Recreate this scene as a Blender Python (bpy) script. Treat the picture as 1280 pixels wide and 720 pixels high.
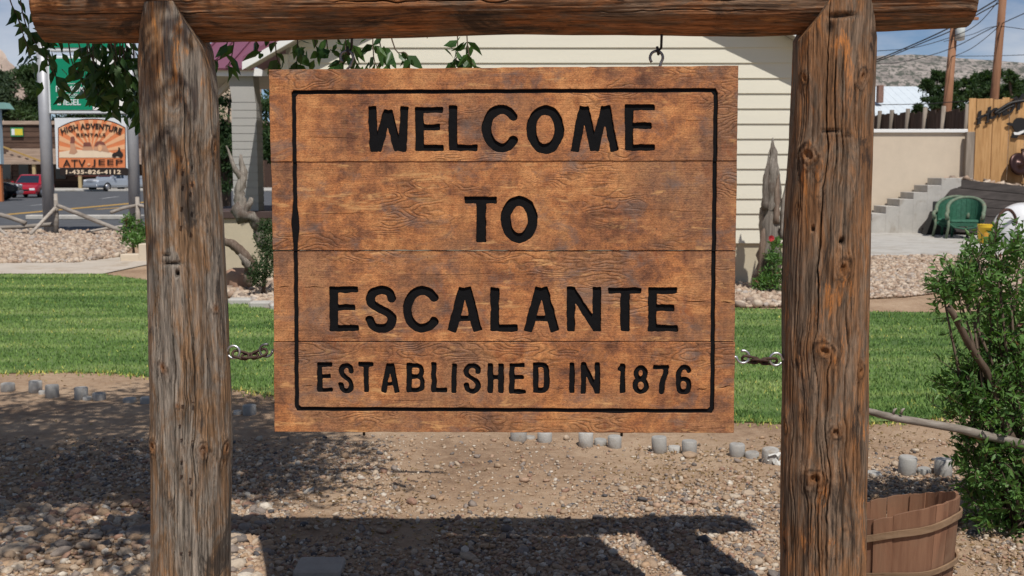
import bpy, bmesh, math, random
import numpy as np
from mathutils import Vector, Matrix, noise as mnoise

for o in list(bpy.data.objects):
    bpy.data.objects.remove(o, do_unlink=True)
SC = bpy.context.scene
COL = SC.collection
random.seed(7)
RNG = np.random.default_rng(11)

# ------------------------------------------------------------------ camera
H = 1.6
PITCH = math.radians(5.8)
F = 1422.2
cam_d = bpy.data.cameras.new('camera')
cam = bpy.data.objects.new('camera', cam_d)
COL.objects.link(cam)
cam.location = (0, 0, H)
cam.rotation_euler = (math.radians(90) - PITCH, 0, 0)
cam_d.sensor_width = 36
cam_d.lens = 40
cam_d.clip_start = 0.05
cam_d.clip_end = 6000
cam_d.dof.use_dof = True
cam_d.dof.focus_distance = 3.75
cam_d.dof.aperture_fstop = 9
SC.camera = cam

# ------------------------------------------------------------------ light
SUN_EL = math.radians(57.3)
SHX, SHY = -0.276, 0.961                       # ground direction in which shadows fall
to_sun = Vector((-SHX * math.cos(SUN_EL), -SHY * math.cos(SUN_EL), math.sin(SUN_EL)))
w = bpy.data.worlds.new('World')
SC.world = w
w.use_nodes = True
SUN_STRENGTH = 4.2
SKY_STRENGTH = 0.07
sd = bpy.data.lights.new('sun', 'SUN')
sd.energy = SUN_STRENGTH
sd.angle = math.radians(0.5)
sd.color = (1.0, 0.955, 0.89)
sun = bpy.data.objects.new('sun', sd)
COL.objects.link(sun)
sun.location = (3, -8, 12)
sun.rotation_euler = to_sun.to_track_quat('Z', 'Y').to_euler()
SC.view_settings.view_transform = 'Standard'
SC.view_settings.look = 'None'
SC.view_settings.exposure = 0.0
SC.view_settings.gamma = 1.0
SC.view_settings.use_curve_mapping = False


# ------------------------------------------------------------------ node helpers
def nd(nt, typ, props=None, **ins):
    n = nt.nodes.new(typ)
    for k, v in (props or {}).items():
        setattr(n, k, v)
    for k, v in ins.items():
        s = n.inputs[int(k[1:])] if k[0] == 'i' and k[1:].isdigit() else n.inputs[k.replace('_', ' ')]
        if isinstance(v, bpy.types.NodeSocket):
            nt.links.new(v, s)
        else:
            s.default_value = v
    return n


def c4(c):
    return (c[0], c[1], c[2], 1.0)


def mix(nt, fac, a, b, blend='MIX'):
    n = nt.nodes.new('ShaderNodeMix')
    n.data_type = 'RGBA'
    n.blend_type = blend
    n.clamp_factor = True
    for i, v in ((0, fac), (6, a), (7, b)):
        if isinstance(v, bpy.types.NodeSocket):
            nt.links.new(v, n.inputs[i])
        elif i == 0:
            n.inputs[0].default_value = v
        else:
            n.inputs[i].default_value = c4(v)
    return n.outputs[2]


def ramp(nt, fac, stops, interp='LINEAR'):
    n = nt.nodes.new('ShaderNodeValToRGB')
    n.color_ramp.interpolation = interp
    el = n.color_ramp.elements
    while len(el) < len(stops):
        el.new(0.5)
    for e, (p, c) in zip(el, stops):
        e.position = p
        e.color = c4(c) if hasattr(c, '__len__') else (c, c, c, 1)
    nt.links.new(fac, n.inputs[0])
    return n.outputs[0]


def mth(nt, op, a, b=0.0, clamp=False):
    n = nt.nodes.new('ShaderNodeMath')
    n.operation = op
    n.use_clamp = clamp
    for i, v in ((0, a), (1, b)):
        if isinstance(v, bpy.types.NodeSocket):
            nt.links.new(v, n.inputs[i])
        else:
            n.inputs[i].default_value = v
    return n.outputs[0]


def coords(nt, scale=(1, 1, 1), kind='Object', loc=(0, 0, 0), rnd=False):
    tc = nt.nodes.new('ShaderNodeTexCoord')
    v = tc.outputs[kind]
    if rnd:
        oi = nt.nodes.new('ShaderNodeObjectInfo')
        k = nd(nt, 'ShaderNodeVectorMath', {'operation': 'SCALE'})
        k.inputs[0].default_value = (37.0, 19.0, 53.0)
        nt.links.new(oi.outputs['Random'], k.inputs['Scale'])
        a = nd(nt, 'ShaderNodeVectorMath', {'operation': 'ADD'}, i0=v, i1=k.outputs[0])
        v = a.outputs[0]
    m = nd(nt, 'ShaderNodeMapping', None, Vector=v, Scale=scale, Location=loc)
    return m.outputs[0]


def noise(nt, vec, scale=5.0, detail=4.0, rough=0.55, dist=0.0):
    return nd(nt, 'ShaderNodeTexNoise', None, Vector=vec, Scale=scale, Detail=detail, Roughness=rough, Distortion=dist).outputs['Fac']


def material(name):
    m = bpy.data.materials.new(name)
    m.use_nodes = True
    return m, m.node_tree, m.node_tree.nodes['Principled BSDF']


def put(nt, sock, v):
    if isinstance(v, bpy.types.NodeSocket):
        nt.links.new(v, sock)
    else:
        sock.default_value = v


def bump(nt, bs, height, strength=0.5, dist=0.01):
    b = nd(nt, 'ShaderNodeBump', None, Height=height, Strength=strength, Distance=dist)
    nt.links.new(b.outputs[0], bs.inputs['Normal'])


def simple(name, col, rough=0.7, var=0.25, scale=6.0, bmp=0.15, metal=0.0, spec=0.35, rnd=False, dirt=None, stretch=(1, 1, 1)):
    m, nt, bs = material(name)
    v = coords(nt, stretch, rnd=rnd)
    n1 = noise(nt, v, scale, 6, 0.6)
    n2 = noise(nt, v, scale * 9, 4, 0.6)
    f = mth(nt, 'ADD', mth(nt, 'MULTIPLY', n1, 0.7), mth(nt, 'MULTIPLY', n2, 0.3))
    lo = [max(0, c * (1 - var)) for c in col]
    hi = [min(1, c * (1 + var)) for c in col]
    c = ramp(nt, f, [(0.3, lo), (0.7, hi)])
    if dirt:
        k = ramp(nt, noise(nt, v, scale * 0.6, 8, 0.7, 0.6), [(0.52, 0.0), (0.68, 1.0)])
        c = mix(nt, k, c, dirt)
    if rnd:
        oi = nt.nodes.new('ShaderNodeObjectInfo')
        c = mix(nt, 1.0, c, ramp(nt, oi.outputs['Random'], [(0, 0.8), (1, 1.12)]), 'MULTIPLY')
    put(nt, bs.inputs['Base Color'], c)
    bs.inputs['Roughness'].default_value = rough
    bs.inputs['Metallic'].default_value = metal
    bs.inputs['Specular IOR Level'].default_value = spec
    if bmp:
        bump(nt, bs, f, bmp, 0.02)
    return m


# ------------------------------------------------------------------ sky
def make_world():
    nt = w.node_tree
    bg = nt.nodes['Background']
    sky = nt.nodes.new('ShaderNodeTexSky')
    sky.sky_type = 'NISHITA'
    sky.sun_disc = False
    sky.sun_elevation = SUN_EL
    sky.sun_rotation = math.atan2(to_sun.x, to_sun.y)
    sky.altitude = 1700
    sky.air_density = 0.85
    sky.dust_density = 0.1
    sky.ozone_density = 4.5
    tc = nt.nodes.new('ShaderNodeTexCoord')
    v = nd(nt, 'ShaderNodeMapping', None, Vector=tc.outputs['Generated'], Scale=(1, 1, 2.6), Location=(0.35, 0.1, 0.12)).outputs[0]
    n = noise(nt, v, 4.2, 9, 0.56, 0.35)
    n2 = noise(nt, v, 1.6, 3, 0.5)
    f = mth(nt, 'ADD', mth(nt, 'MULTIPLY', n, 0.65), mth(nt, 'MULTIPLY', n2, 0.35))
    k = ramp(nt, f, [(0.485, 0.0), (0.58, 0.5), (0.70, 0.92)])
    cl = ramp(nt, n, [(0.35, (6.6, 7.0, 8.2)), (0.7, (11.0, 11.0, 11.2))])
    put(nt, bg.inputs['Color'], mix(nt, k, sky.outputs[0], cl))
    bg.inputs['Strength'].default_value = SKY_STRENGTH


make_world()


# ------------------------------------------------------------------ geometry helpers
def P(px, py, Y):
    """World point at distance Y for a picture position measured on the photograph."""
    x = (px - 640) / F
    y = (360 - py) / F
    dy = math.cos(PITCH) + y * math.sin(PITCH)
    dz = -math.sin(PITCH) + y * math.cos(PITCH)
    t = Y / dy
    return Vector((x * t, Y, H + dz * t))


def G(px, py, z=0.0):
    x = (px - 640) / F
    y = (360 - py) / F
    dy = math.cos(PITCH) + y * math.sin(PITCH)
    dz = -math.sin(PITCH) + y * math.cos(PITCH)
    t = (z - H) / dz
    return Vector((x * t, dy * t, z))


def wloc(o):
    v = Vector((0, 0, 0))
    while o is not None:
        v += o.location
        o = o.parent
    return v


def tag(o, label=None, cat=None, group=None, kind=None):
    if label:
        o['label'] = label
    if cat:
        o['category'] = cat
    if group:
        o['group'] = group
    if kind:
        o['kind'] = kind
    return o


def thing(name, loc, label, cat, group=None, rz=0.0):
    o = bpy.data.objects.new(name, None)
    o.empty_display_size = 0.1
    COL.objects.link(o)
    o.location = loc
    o.rotation_euler = (0, 0, rz)
    return tag(o, label, cat, group)


def link_mesh(name, me, parent=None, loc=(0, 0, 0)):
    o = bpy.data.objects.new(name, me)
    COL.objects.link(o)
    o.location = loc
    if parent is not None:
        o.parent = parent
    return o


def np_mesh(name, V, FA, mat, parent=None, world=True, smooth=False, rnd=None, attrs=None):
    """V (n,3), FA (m,k) uniform faces."""
    V = np.asarray(V, dtype=np.float64).reshape(-1, 3)
    if parent is not None and world:
        V = V - np.array(wloc(parent))
    FA = np.asarray(FA, dtype=np.int32)
    k = FA.shape[1]
    me = bpy.data.meshes.new(name)
    me.vertices.add(len(V))
    me.vertices.foreach_set('co', V.astype(np.float32).ravel())
    me.loops.add(FA.size)
    me.loops.foreach_set('vertex_index', FA.ravel())
    me.polygons.add(len(FA))
    me.polygons.foreach_set('loop_start', np.arange(0, FA.size, k, dtype=np.int32))
    me.polygons.foreach_set('loop_total', np.full(len(FA), k, dtype=np.int32))
    if smooth:
        me.polygons.foreach_set('use_smooth', np.ones(len(FA), dtype=bool))
    me.update(calc_edges=True)
    if rnd is not None:
        a = me.attributes.new('rnd', 'FLOAT', 'POINT')
        a.data.foreach_set('value', np.asarray(rnd, dtype=np.float32))
    for an, av in (attrs or {}).items():
        a = me.attributes.new(an, 'FLOAT', 'POINT')
        a.data.foreach_set('value', np.asarray(av, dtype=np.float32))
    me.materials.append(mat)
    return link_mesh(name, me, parent)


class MB:
    """Collects boxes, tubes, lathes and prisms and links them as ONE mesh object."""

    def __init__(self):
        self.v = []
        self.f = []
        self.m = []
        self.s = []

    def add(self, vs, fs, mi=0, smooth=False):
        b = len(self.v)
        self.v += [tuple(p) for p in vs]
        for f in fs:
            self.f.append(tuple(i + b for i in f))
            self.m.append(mi)
            self.s.append(smooth)
        return self

    def box(self, lo, hi, mi=0, M=None, taper=None):
        x0, y0, z0 = lo
        x1, y1, z1 = hi
        vs = [(x0, y0, z0), (x1, y0, z0), (x1, y1, z0), (x0, y1, z0), (x0, y0, z1), (x1, y0, z1), (x1, y1, z1), (x0, y1, z1)]
        if M is not None:
            vs = [M @ Vector(p) for p in vs]
        return self.add(vs, [(0, 3, 2, 1), (4, 5, 6, 7), (0, 1, 5, 4), (1, 2, 6, 5), (2, 3, 7, 6), (3, 0, 4, 7)], mi)

    def bbox(self, lo, hi, b=0.01, mi=0, M=None):
        """Box with bevelled edges."""
        bm = bmesh.new()
        bmesh.ops.create_cube(bm, size=1.0)
        for p in bm.verts:
            p.co = Vector([lo[i] + (p.co[i] + 0.5) * (hi[i] - lo[i]) for i in range(3)])
        bmesh.ops.bevel(bm, geom=bm.edges[:], offset=b, segments=1, affect='EDGES', profile=0.5)
        bm.verts.index_update()
        vs = [M @ p.co if M is not None else p.co.copy() for p in bm.verts]
        fs = [[q.index for q in f.verts] for f in bm.faces]
        bm.free()
        return self.add(vs, fs, mi)

    def tube(self, pts, rad, seg=8, mi=0, cap=True, smooth=True, jit=0.0, closed=False):
        pts = [Vector(p) for p in pts]
        n = len(pts)
        if not hasattr(rad, '__len__'):
            rad = [rad] * n
        rings = []
        up = Vector((0.31, 0.17, 0.93)).normalized()
        vs = []
        for i, p in enumerate(pts):
            if closed:
                d = pts[(i + 1) % n] - pts[i - 1]
            else:
                d = pts[min(i + 1, n - 1)] - pts[max(i - 1, 0)]
            d.normalize()
            a = d.cross(up)
            if a.length < 1e-3:
                a = d.cross(Vector((1, 0, 0)))
            a.normalize()
            b = d.cross(a)
            for k in range(seg):
                t = 2 * math.pi * k / seg
                r = rad[i]
                if jit:
                    r *= 1 + jit * mnoise.noise(Vector((math.cos(t) * 1.6, math.sin(t) * 1.6, i * 0.7 + p.x * 3)))
                vs.append(p + (a * math.cos(t) + b * math.sin(t)) * r)
        fs = []
        for i in range(n if closed else n - 1):
            j = (i + 1) % n
            for k in range(seg):
                q = (k + 1) % seg
                fs.append((i * seg + k, j * seg + k, j * seg + q, i * seg + q))
        if cap and not closed:
            fs.append(tuple(range(seg)))
            fs.append(tuple((n - 1) * seg + k for k in reversed(range(seg))))
        return self.add(vs, fs, mi, smooth)

    def lathe(self, prof, c=(0, 0, 0), seg=16, mi=0, smooth=True, M=None):
        vs = []
        for r, z in prof:
            for k in range(seg):
                t = 2 * math.pi * k / seg
                p = Vector((c[0] + r * math.cos(t), c[1] + r * math.sin(t), c[2] + z))
                vs.append(M @ p if M is not None else p)
        fs = []
        n = len(prof)
        for i in range(n - 1):
            for k in range(seg):
                q = (k + 1) % seg
                fs.append((i * seg + k, i * seg + q, (i + 1) * seg + q, (i + 1) * seg + k))
        fs.append(tuple(reversed(range(seg))))
        fs.append(tuple((n - 1) * seg + k for k in range(seg)))
        return self.add(vs, fs, mi, smooth)

    def prism(self, poly, d, mi=0):
        """poly: list of 3-D points (planar), extruded by vector d."""
        poly = [Vector(p) for p in poly]
        d = Vector(d)
        n = len(poly)
        vs = poly + [p + d for p in poly]
        fs = [tuple(reversed(range(n))), tuple(range(n, 2 * n))]
        for i in range(n):
            j = (i + 1) % n
            fs.append((i, j, n + j, n + i))
        return self.add(vs, fs, mi)

    def build(self, name, mat, parent=None, world=True, recalc=True):
        off = wloc(parent) if (parent is not None and world) else Vector((0, 0, 0))
        me = bpy.data.meshes.new(name)
        me.from_pydata([Vector(p) - off for p in self.v], [], self.f)
        mats = mat if isinstance(mat, (list, tuple)) else [mat]
        for m in mats:
            me.materials.append(m)
        for p, mi, s in zip(me.polygons, self.m, self.s):
            p.material_index = mi
            p.use_smooth = s
        if recalc:
            bm = bmesh.new()
            bm.from_mesh(me)
            bmesh.ops.recalc_face_normals(bm, faces=bm.faces[:])
            bm.to_mesh(me)
            bm.free()
        me.update()
        return link_mesh(name, me, parent)


def inpoly(pts, poly):
    x, y = pts[:, 0], pts[:, 1]
    r = np.zeros(len(pts), bool)
    n = len(poly)
    for i in range(n):
        x0, y0 = poly[i]
        x1, y1 = poly[(i + 1) % n]
        if y0 == y1:
            continue
        c = ((y0 > y) != (y1 > y)) & (x < (x1 - x0) * (y - y0) / (y1 - y0) + x0)
        r ^= c
    return r


def sample_poly(poly, n, bias=0.0):
    poly = [(p[0], p[1]) for p in poly]
    a = np.array(poly)
    lo, hi = a.min(0), a.max(0)
    out = []
    tot = 0
    while tot < n:
        q = RNG.random((n * 2, 2))
        if bias:
            q[:, 1] = q[:, 1] ** bias
        p = lo + q * (hi - lo)
        p = p[inpoly(p, poly)]
        out.append(p)
        tot += len(p)
    return np.concatenate(out)[:n]


def vnoise(x, y, seed=0):
    xi, yi = np.floor(x).astype(np.int64), np.floor(y).astype(np.int64)
    fx, fy = x - xi, y - yi
    fx, fy = fx * fx * (3 - 2 * fx), fy * fy * (3 - 2 * fy)

    def h(a, b):
        n = (a * 374761393 + b * 668265263 + seed * 1442695041) & 0x7fffffff
        n = ((n ^ (n >> 13)) * 1274126177) & 0x7fffffff
        return ((n ^ (n >> 16)) & 0xffff) / 65535.0
    return (h(xi, yi) * (1 - fx) + h(xi + 1, yi) * fx) * (1 - fy) + (h(xi, yi + 1) * (1 - fx) + h(xi + 1, yi + 1) * fx) * fy


def fbm(x, y, seed=0, oct=4):
    s, a, t = 0, 1, 0
    for i in range(oct):
        s = s + a * vnoise(x * 2 ** i, y * 2 ** i, seed + i)
        t += a
        a *= 0.5
    return s / t


def frames(dirs):
    d = dirs / np.maximum(np.linalg.norm(dirs, axis=1, keepdims=True), 1e-9)
    r = RNG.normal(size=d.shape)
    x = np.cross(d, r)
    x /= np.maximum(np.linalg.norm(x, axis=1, keepdims=True), 1e-9)
    z = np.cross(x, d)
    return np.stack([x, d, z], axis=2)


def scatter(tv, tf, pos, R, scale):
    """Merge copies of a template mesh; scale is (n,) or (n,3)."""
    tv = np.asarray(tv, float)
    tf = np.asarray(tf, int)
    s = np.asarray(scale, float)
    if s.ndim == 1:
        s = s[:, None]
    L = tv[None, :, :] * s[:, None, :]
    V = np.einsum('nij,nkj->nki', R, L) + pos[:, None, :]
    FA = tf[None] + (np.arange(len(pos)) * len(tv))[:, None, None]
    return V.reshape(-1, 3), FA.reshape(-1, tf.shape[1])


LEAF_V = [(0, 0, 0), (-0.2, 0.32, 0.05), (0, 0.36, -0.02), (0.2, 0.32, 0.05), (-0.14, 0.62, 0.03), (0, 0.66, -0.03), (0.14, 0.62, 0.03), (0, 1.0, -0.1)]
LEAF_F = [(0, 2, 1), (0, 3, 2), (1, 2, 4), (2, 5, 4), (2, 3, 5), (3, 6, 5), (4, 5, 7), (5, 6, 7)]
SLEAF_V = [(0, 0, 0), (-0.17, 0.42, 0.05), (0.17, 0.42, 0.05), (0, 1.0, -0.08), (0, 0.42, -0.02)]
SLEAF_F = [(0, 4, 1), (0, 2, 4), (1, 4, 3), (4, 2, 3)]


def ico(sub):
    bm = bmesh.new()
    bmesh.ops.create_icosphere(bm, subdivisions=sub, radius=1.0)
    bm.verts.index_update()
    v = np.array([p.co[:] for p in bm.verts])
    f = np.array([[q.index for q in t.verts] for t in bm.faces])
    bm.free()
    return v, f


def stone_template(sub, seed):
    v, f = ico(sub)
    r = np.random.default_rng(seed)
    for _ in range(5):
        n = r.normal(size=3)
        n /= np.linalg.norm(n)
        d = v @ n
        lim = r.uniform(0.55, 0.85)
        v = v - np.maximum(d - lim, 0)[:, None] * n * 0.9
    v = v * (1 + r.normal(0, 0.05, (len(v), 1)))
    return v, f


STONES_LO = [stone_template(1, 10 + i) for i in range(6)]
STONES_HI = [stone_template(2, 30 + i) for i in range(8)]


def rotz_tilt(n, tilt=0.35):
    a = RNG.random(n) * 2 * math.pi
    b = RNG.normal(0, tilt, n)
    c = RNG.normal(0, tilt, n)
    ca, sa = np.cos(a), np.sin(a)
    Z = np.zeros(n)
    O = np.ones(n)
    Rz = np.stack([np.stack([ca, -sa, Z], 1), np.stack([sa, ca, Z], 1), np.stack([Z, Z, O], 1)], 1)
    cb, sb = np.cos(b), np.sin(b)
    Rx = np.stack([np.stack([O, Z, Z], 1), np.stack([Z, cb, -sb], 1), np.stack([Z, sb, cb], 1)], 1)
    cc, sc = np.cos(c), np.sin(c)
    Ry = np.stack([np.stack([cc, Z, sc], 1), np.stack([Z, O, Z], 1), np.stack([-sc, Z, cc], 1)], 1)
    return Rx @ Ry @ Rz


# ------------------------------------------------------------------ materials
def stone_mat(name, stops, individual=False, rough=0.75):
    m, nt, bs = material(name)
    if individual:
        fac = nt.nodes.new('ShaderNodeObjectInfo').outputs['Random']
    else:
        fac = nd(nt, 'ShaderNodeAttribute', {'attribute_name': 'rnd'}).outputs['Fac']
    c = ramp(nt, fac, stops, 'CONSTANT')
    v = coords(nt, rnd=individual)
    n = noise(nt, v, 60 if not individual else 2.2, 6, 0.65)
    c = mix(nt, 1.0, c, ramp(nt, n, [(0.3, (0.72, 0.7, 0.68)), (0.7, (1.15, 1.13, 1.1))]), 'MULTIPLY')
    put(nt, bs.inputs['Base Color'], c)
    bs.inputs['Roughness'].default_value = rough
    bump(nt, bs, n, 0.25, 0.004 if not individual else 0.1)
    return m


PEBBLE = [(0.0, (0.50, 0.44, 0.37)), (0.17, (0.34, 0.26, 0.19)), (0.32, (0.27, 0.25, 0.24)), (0.45, (0.60, 0.55, 0.48)),
          (0.56, (0.40, 0.30, 0.20)), (0.68, (0.19, 0.175, 0.17)), (0.76, (0.45, 0.33, 0.25)), (0.84, (0.33, 0.22, 0.165)), (0.91, (0.66, 0.62, 0.56)), (0.965, (0.10, 0.10, 0.11))]
PEBBLE = [(0.0, (0.45, 0.355, 0.265)), (0.18, (0.37, 0.265, 0.18)), (0.36, (0.26, 0.215, 0.185)), (0.5, (0.50, 0.42, 0.33)),
          (0.6, (0.42, 0.285, 0.18)), (0.72, (0.17, 0.145, 0.13)), (0.79, (0.42, 0.285, 0.2)), (0.86, (0.31, 0.185, 0.13)), (0.915, (0.60, 0.54, 0.46)), (0.97, (0.085, 0.08, 0.085))]
TANROCK = [(0.0, (0.46, 0.355, 0.265)), (0.22, (0.37, 0.265, 0.195)), (0.42, (0.50, 0.40, 0.31)), (0.6, (0.28, 0.215, 0.17)), (0.75, (0.56, 0.47, 0.38)), (0.9, (0.40, 0.35, 0.31))]
M_PEB = stone_mat('pebbles', PEBBLE)
M_PEB1 = stone_mat('pebble_single', PEBBLE, True)
M_TAN = stone_mat('tan_rock', TANROCK)


def ground_mat():
    m, nt, bs = material('bare_earth')
    v = coords(nt)
    n1 = noise(nt, v, 0.9, 6, 0.6, 0.3)
    n2 = noise(nt, v, 14, 8, 0.7)
    n3 = noise(nt, v, 95, 5, 0.7)
    f = mth(nt, 'ADD', mth(nt, 'MULTIPLY', n1, 0.45), mth(nt, 'ADD', mth(nt, 'MULTIPLY', n2, 0.35), mth(nt, 'MULTIPLY', n3, 0.2)))
    c = ramp(nt, f, [(0.34, (0.175, 0.108, 0.068)), (0.47, (0.36, 0.243, 0.158)), (0.58, (0.47, 0.34, 0.23)), (0.70, (0.56, 0.43, 0.31))])
    vo = nd(nt, 'ShaderNodeTexVoronoi', None, Vector=v, Scale=120.0)
    spk = ramp(nt, vo.outputs['Distance'], [(0.12, 1.0), (0.3, 0.0)])
    msk = mth(nt, 'MULTIPLY', spk, ramp(nt, n2, [(0.42, 0.0), (0.6, 0.8)]))
    gc = mix(nt, nd(nt, 'ShaderNodeSeparateColor', None, Color=vo.outputs['Color']).outputs[0], (0.22, 0.18, 0.15), (0.55, 0.5, 0.43))
    c = mix(nt, msk, c, gc)
    put(nt, bs.inputs['Base Color'], c)
    bs.inputs['Roughness'].default_value = 0.95
    bs.inputs['Specular IOR Level'].default_value = 0.15
    h = mth(nt, 'ADD', mth(nt, 'MULTIPLY', n2, 0.6), mth(nt, 'MULTIPLY', n3, 0.5))
    bump(nt, bs, h, 0.9, 0.02)
    return m


def lawn_mat(name, blade):
    m, nt, bs = material(name)
    g = nt.nodes.new('ShaderNodeNewGeometry')
    v = nd(nt, 'ShaderNodeMapping', None, Vector=g.outputs['Position'], Scale=(0.22, 1.1, 0.0)).outputs[0]
    n1 = noise(nt, v, 1.5, 8, 0.66, 0.3)
    c = ramp(nt, n1, [(0.38, (0.090, 0.168, 0.046)), (0.5, (0.150, 0.245, 0.072)), (0.60, (0.230, 0.315, 0.108))])
    if blade:
        a = nd(nt, 'ShaderNodeAttribute', {'attribute_name': 'rnd'}).outputs['Fac']
        c = mix(nt, 1.0, c, ramp(nt, a, [(0.0, (0.65, 0.72, 0.6)), (0.55, (1.1, 1.1, 1.0)), (0.93, (1.35, 1.3, 1.15)), (1.0, (3.2, 2.0, 1.6))]), 'MULTIPLY')
    else:
        c = mix(nt, 1.0, c, (0.8, 0.75, 0.8), 'MULTIPLY')
    put(nt, bs.inputs['Base Color'], c)
    bs.inputs['Roughness'].default_value = 0.7
    bs.inputs['Specular IOR Level'].default_value = 0.2
    return m


def leaf_mat(name, lo, hi, dry=None, gloss=0.45):
    m, nt, bs = material(name)
    a = nd(nt, 'ShaderNodeAttribute', {'attribute_name': 'rnd'}).outputs['Fac']
    oi = nt.nodes.new('ShaderNodeObjectInfo')
    f = mth(nt, 'FRACT', mth(nt, 'ADD', a, oi.outputs['Random']))
    st = [(0.0, lo), (0.55, [(x + y) / 2 for x, y in zip(lo, hi)]), (0.96, hi)]
    if dry:
        st.append((0.985, dry))
    c = ramp(nt, f, st)
    put(nt, bs.inputs['Base Color'], c)
    bs.inputs['Roughness'].default_value = gloss
    bs.inputs['Specular IOR Level'].default_value = 0.35
    tr = nt.nodes.new('ShaderNodeBsdfTranslucent')
    put(nt, tr.inputs['Color'], mix(nt, 1.0, c, (1.5, 1.7, 0.7), 'MULTIPLY'))
    ms = nt.nodes.new('ShaderNodeMixShader')
    ms.inputs[0].default_value = 0.3
    nt.links.new(bs.outputs[0], ms.inputs[1])
    nt.links.new(tr.outputs[0], ms.inputs[2])
    nt.links.new(ms.outputs[0], nt.nodes['Material Output'].inputs['Surface'])
    return m


def board_mat(name, dark, mid, light, axis='Z', fine=60, rough=0.8, knots=True, dirt=None, bmp=0.35):
    """Weathered boards, the grain along the axis; every board differs through its own random number."""
    m, nt, bs = material(name)
    s = {'Z': (1, 1, 0.06), 'X': (0.06, 1, 1), 'Y': (1, 0.06, 1)}[axis]
    v = coords(nt, s, rnd=True)
    g = noise(nt, v, fine, 6, 0.65, 0.4)
    v2 = coords(nt, tuple(min(1, 3 * x) for x in s), rnd=True)
    big = noise(nt, v2, 4, 5, 0.6, 0.5)
    f = mth(nt, 'ADD', mth(nt, 'MULTIPLY', g, 0.6), mth(nt, 'MULTIPLY', big, 0.4))
    c = ramp(nt, f, [(0.32, dark), (0.5, mid), (0.68, light)])
    oi = nt.nodes.new('ShaderNodeObjectInfo')
    c = mix(nt, 1.0, c, ramp(nt, oi.outputs['Random'], [(0, 0.75), (1, 1.15)]), 'MULTIPLY')
    if dirt:
        c = mix(nt, ramp(nt, noise(nt, coords(nt, rnd=True), 2.5, 6, 0.7, 1.0), [(0.5, 0.0), (0.66, 0.85)]), c, dirt)
    put(nt, bs.inputs['Base Color'], c)
    bs.inputs['Roughness'].default_value = rough
    bs.inputs['Specular IOR Level'].default_value = 0.25
    bump(nt, bs, g, bmp, 0.006)
    return m


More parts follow.
